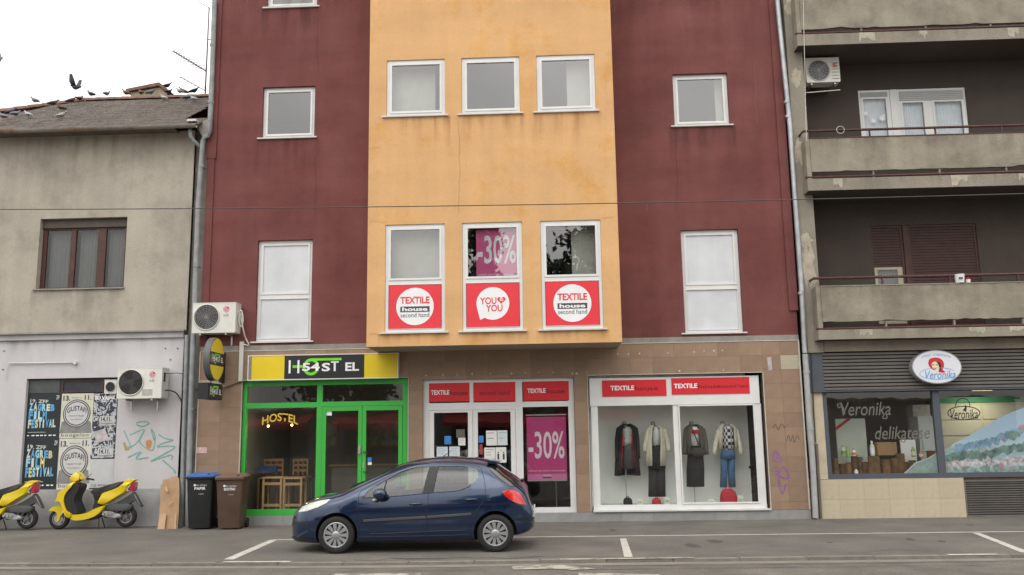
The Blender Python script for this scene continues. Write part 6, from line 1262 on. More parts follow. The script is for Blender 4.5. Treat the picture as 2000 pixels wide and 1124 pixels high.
MB().tube([(c.x-.3, -.1, c.z+rz*.9), (c.x, -.08, c.z+rz+.1), (c.x+.3, -.1, c.z+rz*.9)], .012, 6).build('hanger', BLACKP, n)
# ================================================================== bins
def rrect(cx, cy, hx, hy, z, r=.05, k=3):
    out = []
    for sx, sy, t0 in ((1, 1, 0), (-1, 1, 90), (-1, -1, 180), (1, -1, 270)):
        for j in range(k+1): t = R(t0+90*j/k); out.append((cx+sx*(hx-r)+r*math.cos(t), cy+sy*(hy-r)+r*math.sin(t), z))
    return out
def wheelie_bin(px_, py_, yt, body, lid, words, label, rot, hw=.285):
    g_ = GX(px_, py_); cx, cy = g_.x, g_.y+.33; H = PX(px_, yt, g_.y).z
    n = thing('wheelie_bin', label, 'bin', (cx, cy, 0), 'bins at the hostel front'); hd = .33
    hb_ = H-.075
    MB().loft([rrect(cx, cy+.03, hw*.80, hd*.78, .03), rrect(cx, cy+.03, hw*.82, hd*.80, .08), rrect(cx, cy, hw*.97, hd*.96, hb_-.06), rrect(cx, cy, hw*.97, hd*.96, hb_)]).build('body', body, n, smooth=True, angle=40)
    MB().loft([rrect(cx, cy, hw*1.02, hd*1.02, hb_-.045, .05), rrect(cx, cy, hw*1.07, hd*1.07, hb_-.035, .05), rrect(cx, cy, hw*1.07, hd*1.07, hb_+.0, .05)]).build('rim', body, n, smooth=True, angle=40)
    l_ = MB().loft([rrect(cx, cy, hw*1.07, hd*1.07, hb_+.002, .05), rrect(cx, cy, hw*1.06, hd*1.06, hb_+.028, .05), rrect(cx, cy, hw*.95, hd*.95, hb_+.045, .05), rrect(cx, cy+.05, hw*.82, hd*.75, H-.012, .06), rrect(cx, cy+.05, hw*.74, hd*.66, H, .06)]).build('lid', lid, n, smooth=True, angle=35)
    MB().tube([(cx-hw*.8, cy+hd+.05, hb_+.01), (cx+hw*.8, cy+hd+.05, hb_+.01)], .018).build('handle', body, n)
    MB().box(cx+hw*.55, cx+hw*.72, cy-hd*.96, cy-hd*.80, hb_+.03, hb_+.065).build('lid_grip', BLACKP, l_)
    for s_ in (-1, 1): MB().lathe([(.10, -.025), (.10, .025)], (cx+s_*hw*.92, cy+hd*.80, .10), 'X', 20).build('wheel', RUBBER, n)
    fy = lambda z: cy-hd*(.80+(.96-.80)*(z-.08)/(hb_-.06-.08))+.03*(1-(z-.08)/(hb_-.14))-.006
    z = H*.73; text(words, (cx-.105, cx+.125, z-.028, z+.030), fy(z), WHT, n, bold=.02)
    MB().box(cx-.12, cx-.08, fy(z+.06)-.001, fy(z+.06)+.002, z+.05, z+.09).build('emblem', WHT, n); text('ZG  CISTOCA', (cx-.07, cx+.15, z+.052, z+.078), fy(z+.065), WHT, n); text('ul. grada', (cx-.02, cx+.09, z-.125, z-.105), fy(z-.11), WHT, n)
    n.matrix_basis = Matrix.Translation((cx, cy, 0)) @ Matrix.Rotation(rot, 4, 'Z')
    return n
wheelie_bin(382, 1036, 925, mat('bin_charcoal', (.017, .018, .019), .45, .15, 4), mat('bin_blue', (.04, .13, .36), .4, .1, 4), 'PAPIR', 'charcoal wheelie bin with blue lid beside the cardboard', .12)
wheelie_bin(441, 1036, 927, mat('bin_brown', (.085, .052, .035), .45, .15, 4), mat('bin_brown_lid', (.16, .095, .065), .45, .12, 4), 'BIOOTPAD', 'brown wheelie bin with brown lid in front of the tile pier', .10)
# cardboard: creased sheets leaning on the wall
ZC = lambda a, b: (290+a/7.495, 900+b/7.495)
CB1 = mat('cardboard', (.37, .235, .135), .85, .16, 3, .05, .15, 30); CB2 = mat('cardboard_inside', (.44, .295, .18), .85, .08, 3)
n = thing('cardboard_sheet', 'torn brown cardboard leaning on the dado beside the charcoal bin', 'cardboard', GX(*ZC(290, 1020)))
def lean(pts, y0, y1, m, name, t=.012, jit=.012):
    ys = [q[1] for q in pts]; lo, hi = max(ys), min(ys); vs = []
    for a, b in pts: vs.append(PX(*ZC(a, b), y0+(y1-y0)*(lo-b)/(lo-hi)+random.uniform(-jit, jit)))
    c = sum(vs, Vector())/len(vs); k = len(vs); off = Vector((0, -t, 0)); vv = vs+[c]; o_ = [q+off for q in vv]
    MB().add(vv+o_, [(i, (i+1) % k, k) for i in range(k)]+[(k+1+i, 2*k+1, k+1+(i+1) % k) for i in range(k)]+[(i, k+1+i, k+1+(i+1) % k, (i+1) % k) for i in range(k)]).build(name, m, n, fix=True)
lean([(130, 1022), (240, 1018), (430, 1010), (445, 800), (457, 480), (452, 258), (402, 220), (384, 242), (330, 234), (324, 264), (210, 284), (206, 352), (182, 360), (178, 600), (165, 790)], -.55, -.02, CB1, 'sheet')
lean([(160, 800), (240, 765), (320, 700), (455, 600), (450, 480), (400, 485), (300, 490), (180, 500)], -.40, -.18, CB1, 'fold', .01, .02)
lean([(130, 1022), (235, 1018), (262, 770), (165, 795)], -.60, -.45, CB2, 'flap', .006, .004); lean([(375, 1008), (405, 1006), (412, 770), (385, 775)], -.58, -.44, CB2, 'tape', .004, .002)
lean([(285, 640), (340, 600), (362, 595), (300, 645)], -.38, -.34, CB2, 'tear', .02, .002); lean([(245, 395), (275, 380), (290, 450), (270, 455)], -.30, -.22, CB2, 'tear', .02, .002)

# ================================================================== scooters
SY = -.38
SC = lambda a, b: (lambda q: (q.x, q.z))(PX(a/7.143, 900+b/7.143, SY))
def pillow(mb, pts, hw, r=.3, y=SY, mi=0):
    """outline swept across the width with rounded flanks"""
    cx = sum(q[0] for q in pts)/len(pts); cz = sum(q[1] for q in pts)/len(pts); rings = []
    for f_, w_ in ((1-r, -1), (1-r*.35, -.86), (1, -.6), (1, .6), (1-r*.35, .86), (1-r, 1)): rings.append([(cx+(a-cx)*f_, y+hw*w_, cz+(b-cz)*f_) for a, b in pts])
    return mb.loft(rings)
def sp(pts, k=4): return [(q.x, q.y) for q in smoothpath([Vector(SC(*p)) for p in pts]+[Vector(SC(*pts[0]))], k)[:-1]]
SYEL = mat('scooter_yellow', (.68, .50, .012), .28, .05, 3, coat=.6); SSEAT = mat('seat_vinyl', (.022, .022, .024), .5, .15, 8); ENG = mat('engine_alu', (.36, .36, .35), .45, .25, 8, metal=.6); TAILR = mat('tail_red', (.40, .01, .05), .2, .05, 4, coat=.8)
fw, rw = SC(830, 845), SC(1765, 795); sgz = (SC(830, 968)[1]+SC(1765, 938)[1])/2
sct = thing('motor_scooter', 'yellow motor scooter on its stand in front of the posters', 'scooter', ((fw[0]+rw[0])/2, SY, 0), 'yellow scooters by the old house')
rad = .225
for nm, (X, z_), rr in (('front_wheel', fw, rad), ('rear_wheel', rw, rad)):
    z_ = rr if nm == 'front_wheel' else rr+.03; w = MB().lathe([(rr*.62, -.045), (rr*.80, -.055), (rr*.95, -.042), (rr, -.015), (rr, .015), (rr*.95, .042), (rr*.80, .055), (rr*.62, .045)], (X, SY, z_), 'Y', 32, closed_prof=True).build(nm, RUBBER, sct, smooth=True)
    MB().lathe([(rr*.56, -.04), (rr*.66, -.047), (rr*.66, -.02), (rr*.56, -.02)], (X, SY, z_), 'Y', 28, closed_prof=True).build('rim', ENG, w, smooth=True)
    sk = MB()
    for k in range(5): t = 2*math.pi*k/5+.3; d_ = Vector((math.cos(t), 0, math.sin(t))); s_ = Vector((-math.sin(t), 0, math.cos(t)))*.018; c_ = Vector((X, SY-.03, z_)); sk.prism([c_+s_, c_-s_, c_+d_*rr*.6-s_*.7, c_+d_*rr*.6+s_*.7], (0, .05, 0))
    sk.lathe([(.045, -.05), (.045, .05)], (X, SY, z_), 'Y', 16); sk.build('spokes', mat('wheel_grey', (.12, .12, .12), .5), w)
MB().lathe([(.035, -.056), (.10, -.056), (.10, -.052), (.035, -.052)], (fw[0], SY, rad), 'Y', 24, closed_prof=True).build('brake_disc', STEEL, sct)
def part(name, pts, hw, m, r=.2, y=SY, k=4, smooth=True): return pillow(MB(), sp(pts, k), hw, r, y).build(name, m, sct, smooth=smooth, angle=50)
part('front_mudguard', [(700, 700), (740, 650), (840, 625), (920, 615), (935, 680), (900, 730), (850, 840), (815, 850), (830, 760), (790, 705)], .085, SYEL, .06)
part('leg_shield', [(820, 570), (850, 500), (870, 430), (960, 370), (1040, 300), (1090, 300), (1060, 350), (990, 430), (955, 520), (960, 600), (1000, 700), (1060, 740), (1040, 800), (985, 790), (935, 690), (915, 610), (880, 560)], .20, SYEL, .10)
part('inner_shield', [(1080, 310), (1165, 330), (1140, 420), (1105, 480), (1090, 560), (1120, 640), (1145, 730), (1040, 745), (985, 680), (955, 580), (965, 480), (1010, 410)], .17, BLACKP, .06)
part('floorboard', [(1000, 740), (1130, 745), (1260, 720), (1380, 660), (1500, 620), (1490, 660), (1420, 740), (1300, 800), (1150, 830), (1040, 820)], .16, SYEL, .06)
part('floor_skirt', [(1040, 815), (1160, 825), (1290, 795), (1420, 740), (1440, 770), (1330, 820), (1250, 825)], .11, BLACKP, .1)
part('handlebar_cover', [(1000, 250), (1030, 200), (1090, 160), (1130, 180), (1175, 250), (1160, 275), (1080, 300), (1020, 285)], .12, SYEL, .22)
hl = SC(880, 583); MB().ball((hl[0], SY-.10, hl[1]), .03, .03, .03, 10).build('indicator', mat('indicator_glass', (.6, .6, .5), .2), sct, smooth=True)
part('headlamp', [(1003, 252), (1030, 240), (1035, 275), (1015, 282)], .07, mat('lamp_glass', (.5, .5, .48), .1, coat=1.), .2)
h0 = SC(1170, 280); 
for s_ in (-1, 1):
    MB().tube([(h0[0]-.05, SY+s_*.08, h0[1]+.03), (h0[0]+.02, SY+s_*.2, h0[1]+.03), (h0[0]+.06, SY+s_*.32, h0[1])], .017, 8).build('handlebar_grip', RUBBER, sct, smooth=True); MB().tube([(h0[0]-.03, SY+s_*.18, h0[1]+.02), (h0[0]-.02, SY+s_*.3, h0[1]-.005)], .007, 6).build('brake_lever', BLACKP, sct)
    MB().tube([(h0[0]-.02, SY+s_*.16, h0[1]+.04), (h0[0]+.04, SY+s_*.24, h0[1]+.14)], .006, 6).build('mirror_stem', BLACKP, sct)
part('seat', [(1290, 440), (1330, 390), (1420, 370), (1560, 330), (1680, 295), (1750, 295), (1720, 350), (1600, 400), (1470, 440), (1420, 500), (1390, 560), (1345, 530), (1320, 470)], .13, SSEAT, .14)
part('seat_column', [(1345, 500), (1400, 520), (1400, 600), (1440, 640), (1340, 690), (1330, 640), (1355, 570)], .12, BLACKP, .1)
part('rear_body', [(1385, 595), (1440, 480), (1480, 440), (1600, 400), (1700, 355), (1760, 310), (1860, 300), (1830, 350), (1790, 430), (1700, 490), (1600, 550), (1520, 600), (1440, 610)], .155, SYEL, .16)
part('rear_rack', [(1690, 360), (1740, 300), (1810, 255), (1920, 262), (1860, 300), (1780, 320)], .09, SYEL, .15)
part('tail_light', [(1850, 340), (1870, 305), (1900, 305), (1890, 410), (1865, 430), (1835, 410)], .10, TAILR, .12)
part('tail_trim', [(1775, 415), (1850, 330), (1850, 350), (1810, 400), (1835, 412), (1820, 420)], .12, mat('clear_lens', (.55, .5, .45), .2, coat=.8), .05)
part('rear_mudguard', [(1600, 600), (1720, 540), (1830, 470), (1880, 440), (1950, 560), (1990, 640), (1960, 620), (1890, 560), (1800, 610), (1680, 640), (1560, 660)], .06, mat('dark_fender', (.055, .055, .055), .6, .15, 6), .05)
part('number_plate', [(1895, 470), (1960, 600), (1970, 615), (1910, 490)], .085, mat('plate_back', (.28, .28, .27), .5), .03)
part('engine', [(1450, 720), (1480, 695), (1590, 700), (1640, 725), (1700, 740), (1715, 790), (1640, 800), (1580, 790), (1490, 775)], .10, ENG, .16, SY-.02)
part('air_box', [(1520, 620), (1620, 590), (1760, 590), (1860, 620), (1840, 690), (1700, 700), (1560, 690), (1500, 680)], .075, mat('dark_fender', (.055, .055, .055)), .12, SY-.04)
for a in (1480, 1530, 1580): q = SC(a, 740); MB().lathe([(.03, -.13), (.026, -.14)], (q[0], SY, q[1]), 'Y', 12).build('engine_bolt', STEEL, sct)
e0, e1 = SC(1430, 790), SC(1800, 700); MB().tube([(e0[0], SY+.1, e0[1]), (e1[0], SY+.12, e1[1])], [.03, .055], 10).build('exhaust', mat('exhaust_black', (.04, .04, .04), .4), sct, smooth=True)
f0, f1 = SC(920, 690), (fw[0], rad)
for s_ in (-1, 1): MB().tube([(f0[0], SY+s_*.075, f0[1]), (f1[0]+.03, SY+s_*.07, f1[1])], .016, 8).build('fork_leg', STEEL, sct, smooth=True)
g0, g1 = SC(1400, 800), SC(1420, 955)
for s_ in (-1, 1): MB().tube([(g0[0], SY+s_*.07, g0[1]), (g1[0], SY+s_*.13, .012)], .012, 6).build('stand_leg', BLACKP, sct)
s2 = copy_tree(sct); s2['label'] = 'yellow motor scooter cut off by the frame edge, parked ahead of the other'
s2.matrix_basis = Matrix.Translation(((fw[0]+rw[0])/2+PX(69, 968, SY-.16).x-PX(262, 952, SY).x, SY-.16, 0)) @ Matrix.Rotation(.0, 4, 'Z')

# ================================================================== car
cxo, cyo = -2.24, -4.10
from bisect import bisect
def ip(x, xs, ys):       # monotone cubic
    xs = np.array(xs, float); ys = np.array(ys, float); h = np.diff(xs); d = np.diff(ys)/h; m = np.zeros(len(xs)); m[0], m[-1] = d[0], d[-1]
    for i in range(1, len(xs)-1): m[i] = 0 if d[i-1]*d[i] <= 0 else 2*d[i-1]*d[i]/(d[i-1]+d[i])
    i = max(0, min(len(xs)-2, bisect(list(xs), x)-1)); t = (x-xs[i])/h[i]
    return float((1+2*t)*(1-t)**2*ys[i]+t*(1-t)**2*h[i]*m[i]+t*t*(3-2*t)*ys[i+1]+t*t*(t-1)*h[i]*m[i+1])
TX = [-2.20, -2.17, -2.12, -1.974, -1.80, -1.624, -1.391, -1.25, -1.158, -.785, -.411, -.06, .408, .874, 1.20, 1.30, 1.45, 1.704, 1.795, 1.86, 1.902, 1.934]
TZ = [.52, .60, .69, .80, .87, .925, .978, 1.02, 1.065, 1.232, 1.388, 1.487, 1.525, 1.508, 1.452, 1.40, 1.29, 1.10, 1.01, .82, .70, .58]
BX_ = [-2.20, -2.17, -2.08, -1.9, -1.0, 1.0, 1.5, 1.8, 1.934]; BZ_ = [.30, .20, .155, .15, .158, .17, .22, .28, .36]
WX = [-2.20, -2.17, -2.085, -1.95, -1.7, -1.3, -.5, .5, 1.2, 1.5, 1.7, 1.82, 1.9, 1.934]; WW = [.30, .42, .565, .69, .795, .848, .855, .855, .852, .832, .795, .745, .665, .54]
zt_ = lambda x: ip(x, TX, TZ); zb_ = lambda x: ip(x, BX_, BZ_); wd_ = lambda x: ip(x, WX, WW)
def secp(x):
    zt, zb = zt_(x), zb_(x); belt = .83+.055*(x+1.2)/2.0; zs = min(belt, zb+(zt-zb)*.70); g = max(0., min(1., (zt-zs-.10)/.40)); n = 2.3+1.3*g; k = .40*g; return zt, zb, zs, n, k, wd_(x)
SIDE = [(0., .95), (.10, .965), (.3, .985), (.55, 1.0), (.8, .995), (1., .972)]
def half_w(x, z):
    zt, zb, zs, n, k, w = secp(x); z_lo = zb+.06
    if z <= zs: return w*float(np.interp((z-z_lo)/(zs-z_lo), [q[0] for q in SIDE], [q[1] for q in SIDE]))
    s_ = min(1., (z-zs)/(zt-zs)); return w*.972*max(0., 1-s_**n)**(1/n)*(1-k*(z-zs))
def section(x, inset=0., lift=0., floor=None):
    zt, zb, zs, n, k, w = secp(x); pts = []; zt -= lift
    if floor is not None: zb = floor
    half = []
    if floor is None: half += [(0., zb), (.5*w, zb), (.80*w, zb+.004), (.90*w, zb+.022)]
    else: half += [(0., zb), (.5*w, zb), (.90*w, zb)]
    z_lo = zb+.06
    for f_, s_ in SIDE: half.append((w*s_, z_lo+(max(zs, z_lo+.05)-z_lo)*f_))
    for j in range(1, 15):
        t = math.pi/2*j/14; sz = math.sin(t)**(2/n); z = zs+(zt-zs)*sz; half.append((w*.972*max(0, math.cos(t))**(2/n)*(1-k*(z-zs)), z))
    half = [(max(0, a*(1-inset)), b) for a, b in half]; half[-1] = (0., half[-1][1])
    return [(x, -a, b) for a, b in half]+[(x, a, b) for a, b in reversed(half[1:-1])]
CPAINT = mat('dark_blue_paint', (.006, .022, .066), .17, .03, 2, metal=.45, coat=1., spec=.5)
CINT = mat('car_interior', (.035, .035, .038), .8, .2, 6); CBLK = mat('car_black_trim', (.016, .016, .017), .5, .1, 6); CGLS = glass('car_glass', 1.75, (.55, .62, .58))
def tmp(mb, mats):
    o = mb.build('tmp', mats); return o
stn = list(np.concatenate([np.linspace(-2.20, -1.9, 12), np.linspace(-1.86, 1.6, 70), np.linspace(1.64, 1.934, 14)]))
body = tmp(MB().loft([section(x) for x in stn]), [CPAINT, CINT, CBLK])
def cutter(mb, m): o = tmp(mb, [CPAINT, CINT, CBLK]); o.data.polygons.foreach_set('material_index', [m]*len(o.data.polygons)); return o
cuts = [cutter(MB().loft([section(x, .075, .05, .40) for x in np.linspace(-1.02, 1.42, 30)]), 1)]
FWIN = [(-.885, .898), (-.80, 1.005), (-.533, 1.160), (-.289, 1.293), (-.15, 1.338), (.0, 1.364), (.19, 1.370), (.10, .955), (-.4, .915), (-.75, .880)]
RWIN = [(.345, 1.370), (.713, 1.368), (.95, 1.345), (1.02, 1.30), (1.03, 1.23), (.975, 1.12), (.86, 1.04), (.711, .995), (.28, .965)]
for wnd in (FWIN, RWIN): cuts.append(cutter(MB().xz(wnd, -1.2, 1.2), 2))
def slab(c4, t):       # four corners, thickened along the normal
    c4 = [Vector(q) for q in c4]; nn = (c4[1]-c4[0]).cross(c4[3]-c4[0]).normalized(); return MB().prism([q-nn*t for q in c4], nn*2*t)
cuts.append(cutter(slab([(-1.16, -.60, 1.075), (-1.16, .60, 1.075), (-.42, .50, 1.395), (-.42, -.50, 1.395)], .12), 2))
cuts.append(cutter(slab([(1.30, -.50, 1.395), (1.30, .50, 1.395), (1.70, .57, 1.105), (1.70, -.57, 1.105)], .10), 2))
WHX = (-1.318, 1.300); WR = .297
for wx_ in WHX:
    for s_ in (-1, 1): cuts.append(cutter(MB().lathe([(.352, -.30), (.352, .30)], (wx_, s_*.86, .305), 'Y', 40), 2))
for c_ in cuts:
    md = body.modifiers.new('cut', 'BOOLEAN'); md.operation = 'DIFFERENCE'; md.solver = 'EXACT'; md.object = c_
bpy.context.view_layer.update(); dg = bpy.context.evaluated_depsgraph_get(); cme = bpy.data.meshes.new_from_object(body.evaluated_get(dg))
for o_ in cuts+[body]: bpy.data.objects.remove(o_)
cme.polygons.foreach_set('use_smooth', [True]*len(cme.polygons)); cme.set_sharp_from_angle(angle=R(38))
while len(cme.materials) > 3: cme.materials.pop()
car = thing('parked_car', 'dark blue five-door hatchback car parked in front of the shops', 'car', (cxo, cyo, 0))
CT = Matrix.Translation((cxo, cyo, 0))
cme.transform(CT); cb = link('body', cme, car)
def cbuild(mb, name, m, parent, **k): mb.v = [(a+cxo, b+cyo, c) for a, b, c in mb.v]; return mb.build(name, m, parent, **k)
def side_patch(name, poly, m, parent, off=.004, s=-1, nx=14, nz=8):
    """surface patch over a side-view outline, lying on the body side"""
    mb = MB(); bm = bmesh.new(); vs = [bm.verts.new((a, 0, b)) for a, b in poly]; f_ = bm.faces.new(vs)
    xs = np.linspace(min(q[0] for q in poly), max(q[0] for q in poly), nx)[1:-1]; zs = np.linspace(min(q[1] for q in poly), max(q[1] for q in poly), nz)[1:-1]
    for x in xs: bmesh.ops.bisect_plane(bm, geom=bm.verts[:]+bm.edges[:]+bm.faces[:], plane_co=(x, 0, 0), plane_no=(1, 0, 0))
    for z in zs: bmesh.ops.bisect_plane(bm, geom=bm.verts[:]+bm.edges[:]+bm.faces[:], plane_co=(0, 0, z), plane_no=(0, 0, 1))
    for v in bm.verts: v.co.y = s*(half_w(v.co.x, v.co.z)+off)
    bm.normal_update(); bm.verts.index_update(); mb.v = [tuple(v.co) for v in bm.verts]; mb.f = [tuple(v.index for v in f.verts) for f in bm.faces]; mb.m = [0]*len(mb.f); bm.free()
    o = cbuild(mb, name, m, parent, smooth=True); return o
for s_ in (-1, 1):
    for wnd in (FWIN, RWIN): side_patch('side_window', wnd, CGLS, car, -.012, s_)
    side_patch('window_pillar', [(.19, 1.372), (.345, 1.372), (.28, .963), (.10, .953)], CBLK, car, .003, s_)
    side_patch('quarter_bar', [(-.53, 1.155), (-.505, 1.165), (-.535, .912), (-.56, .909)], CBLK, car, -.006, s_)
    side_patch('headlight', [(-1.90, .70), (-1.80, .80), (-1.65, .862), (-1.46, .885), (-1.40, .875), (-1.47, .80), (-1.62, .74), (-1.80, .69)] if 0 else [(-2.02, .655), (-1.96, .735), (-1.82, .80), (-1.62, .848), (-1.45, .868), (-1.50, .81), (-1.64, .745), (-1.84, .68)], mat('headlight_glass', (.55, .56, .52), .08, .25, 14, coat=1.), car, .006, s_)
    side_patch('tail_light', [(1.42, .965), (1.52, .985), (1.60, .985), (1.70, .93), (1.77, .83), (1.81, .735), (1.70, .76), (1.58, .805), (1.47, .88)], mat('tail_light_red', (.50, .012, .012), .12, .2, 12, coat=1., col2=(.75, .06, .04), c2s=7, c2t=.55), car, .008, s_)
    side_patch('hatch_side_glass', [(1.215, 1.30), (1.20, 1.39), (1.27, 1.385), (1.40, 1.285), (1.60, 1.12), (1.69, 1.03), (1.56, 1.04), (1.38, 1.16)], mat('black_glass', (.012, .013, .014), .08, 0, coat=1.), car, .010, s_, 34, 26)
    for a0, a1 in (((-.866, .525), (.165, .570)), ((.185, .571), (.908, .612))):
        mb = MB(); rings = []
        for k in range(13):
            x = a0[0]+(a1[0]-a0[0])*k/12; z = a0[1]+(a1[1]-a0[1])*k/12; y = half_w(x, z); rings.append([(x, s_*(y-.004), z-.022), (x, s_*(y+.012), z-.018), (x, s_*(y+.014), z+.012), (x, s_*(y-.004), z+.02)])
        cbuild(mb.loft(rings), 'side_moulding', mat('grey_moulding', (.075, .07, .068), .45, .1, 5), car)
    def seam(pts, r_=.0045, name='door_seam'):
        P = smoothpath([(a, b) for a, b in pts], 6); cbuild(MB().tube([(q.x, s_*(half_w(q.x, q.y)+.0005), q.y) for q in P], r_, 6), name, CBLK, car)
    seam([(-.955, .95), (-.955, .70), (-.945, .45), (-.93, .27)]); seam([(.20, .95), (.195, .75), (.185, .5), (.175, .27)]); seam([(1.06, 1.33), (1.12, 1.15), (1.14, .95), (1.10, .80), (1.0, .66), (.95, .52), (.9, .42), (.88, .28)]); seam([(-.93, .27), (-.4, .265), (.17, .27), (.6, .275), (.88, .28)])
    seam([(-.955, .95), (-.88, 1.02), (-.55, 1.20), (-.29, 1.33), (0, 1.40), (.25, 1.41)], .003); seam([(.25, 1.41), (.7, 1.40), (.98, 1.375), (1.06, 1.33)], .003)
    seam([(-.90, .885), (-.4, .903), (.1, .942), (.28, .955), (.7, .985), (.9, 1.06)], .008, 'window_trim')
    seam([(-.765, .31), (-.2, .325), (.4, .345), (.80, .352)], .007, 'sill_crease')
    for hx_, hz_ in ((.0, .775), (.91, .835)):
        y = half_w(hx_, hz_); cbuild(MB().ball((hx_, s_*(y-.006), hz_-.012), .075, .012, .026, 14), 'handle_cup', CBLK, car, smooth=True); cbuild(MB().tube([(hx_-.10, s_*(y+.004), hz_), (hx_-.05, s_*(y+.024), hz_+.006), (hx_+.06, s_*(y+.024), hz_+.008), (hx_+.10, s_*(y+.004), hz_+.008)], .014, 8), 'door_handle', CPAINT, car, smooth=True)
    # mirror
    mx, mz = -.60, .93; y = half_w(mx, mz)
    mo = cbuild(MB().loft([[(mx+.02+a*math.cos(t)*.82, s_*(y+.05+b), mz+.0+a*.80*math.sin(t)*.8+.02) for t in [2*math.pi*k/14 for k in range(14)]] for a, b in ((.06, .0), (.13, .03), (.145, .08), (.12, .14), (.06, .17))]), 'wing_mirror', CPAINT, car, smooth=True); cbuild(MB().tube([(mx, s_*(y-.03), mz-.05), (mx+.01, s_*(y+.09), mz-.03)], .03, 8), 'mirror_arm', CBLK, mo); cbuild(MB().ball((mx-.07, s_*(y+.09), mz-.075), .045, .05, .02, 10), 'mirror_indicator', mat('mirror_lens', (.55, .5, .42), .3), mo, smooth=True)
    # wheels
    for wx_ in WHX:
        c_ = (wx_, s_*.745, WR)
        ty = cbuild(MB().lathe([(.195, -.09), (.24, -.10), (.28, -.095), (WR, -.07), (WR, .07), (.28, .095), (.24, .10), (.195, .09)], c_, 'Y', 48, closed_prof=True), 'wheel', RUBBER, car, smooth=True)
        o_ = s_*.085
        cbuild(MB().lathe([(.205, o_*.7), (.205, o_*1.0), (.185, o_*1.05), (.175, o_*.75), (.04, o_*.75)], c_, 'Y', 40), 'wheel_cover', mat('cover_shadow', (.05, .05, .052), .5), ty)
        cv = MB(); SIL = mat('silver_plastic', (.36, .365, .37), .35, .06, 5, metal=.5)
        cbuild(MB().lathe([(.207, o_*1.0), (.207, o_*1.10), (.183, o_*1.14), (.180, o_*1.02)], c_, 'Y', 40, closed_prof=True), 'rim_ring', SIL, ty, smooth=True)
        for k in range(11):
            t = 2*math.pi*k/11; d_ = Vector((math.cos(t), 0, math.sin(t))); q_ = Vector((-math.sin(t), 0, math.cos(t))); C0 = Vector(c_)
            cbuild(MB().prism([C0+d_*.05-q_*.015+Vector((0, o_*.9, 0)), C0+d_*.05+q_*.015+Vector((0, o_*.9, 0)), C0+d_*.186+q_*.033+Vector((0, o_*.9, 0)), C0+d_*.186-q_*.033+Vector((0, o_*.9, 0))], (0, o_*.22, 0)), 'wheel_spoke', SIL, ty)
        cbuild(MB().lathe([(.062, o_*.9), (.062, o_*1.16), (.05, o_*1.26), (.02, o_*1.3)], c_, 'Y', 24), 'hub_cap', SIL, ty, smooth=True, angle=40)
def top_patch(name, x0, x1, w0, w1, m, off, n1=14, n2=14):
    mb = MB(); vs = []
    for i in range(n1+1):
        x = x0+(x1-x0)*i/n1; w = w0+(w1-w0)*i/n1; zt, zb, zs, n, k, W_0 = secp(x)
        for j in range(n2+1):
            y = -w+2*w*j/n2; lo, hi = zs, zt      # invert the section
            for _ in range(30):
                md = (lo+hi)/2
                if half_w(x, md) > abs(y): lo = md
                else: hi = md
            vs.append((x, y, lo+off))
    mb.add(vs, [(i*(n2+1)+j, i*(n2+1)+j+1, (i+1)*(n2+1)+j+1, (i+1)*(n2+1)+j) for i in range(n1) for j in range(n2)]); return cbuild(mb, name, m, car, smooth=True)
top_patch('windscreen', -1.20, -.40, .63, .52, CGLS, -.006); top_patch('rear_window', 1.28, 1.71, .52, .59, CGLS, -.008)
top_patch('cowl', -1.40, -1.17, .58, .64, CBLK, .004, 6)
for s_, a in ((-1, -.1), (-1, .35)): cbuild(MB().tube([(-1.20, a, zt_(-1.20)+.015), (-.98, a+.32, zt_(-.98)-.01)], .009, 6), 'wiper', CBLK, car)
cbuild(MB().loft([[(1.16, y, zt_(1.16)+.004-.06*abs(y)**2), (1.34, y, zt_(1.20)-.012-.06*abs(y)**2), (1.35, y, zt_(1.20)-.032-.06*abs(y)**2), (1.18, y, zt_(1.20)-.03-.06*abs(y)**2)] for y in np.linspace(-.56, .56, 11)]), 'roof_spoiler', CPAINT, car)
cbuild(MB().tube([(.35, 0, 1.522), (.50, 0, 1.62)], [.008, .003], 6), 'aerial', CBLK, car); cbuild(MB().ball((1.73, 0, 1.10), .035, .09, .03, 10), 'rear_wiper', CBLK, car, smooth=True)
def band(name, x0, x1, z0, z1, m, off=.004, n=16):     # bumper strip wrapping an end
    for s_ in (-1, 1):
        mb = MB(); rings = []
        for k in range(n+1):
            x = x0+(x1-x0)*k/n; rings.append([(x, s_*(half_w(x, z)+off), z) for z in np.linspace(z0, z1, 5)])
        cbuild(mb.loft(rings, closed=False), name, m, car, smooth=True)
band('front_bumper_strip', -2.197, -1.80, .452, .482, CBLK); band('rear_bumper_strip', 1.66, 1.93, .49, .53, mat('dark_blue_trim', (.012, .014, .022), .45))
band('front_lip', -2.17, -1.72, .215, .25, CBLK, .008)
cbuild(MB().box(-2.206, -2.195, -.24, .26, .37, .48), 'number_plate', WHT, car); cbuild(MB().box(1.92, 1.936, -.26, .26, .56, .67), 'number_plate', WHT, car)
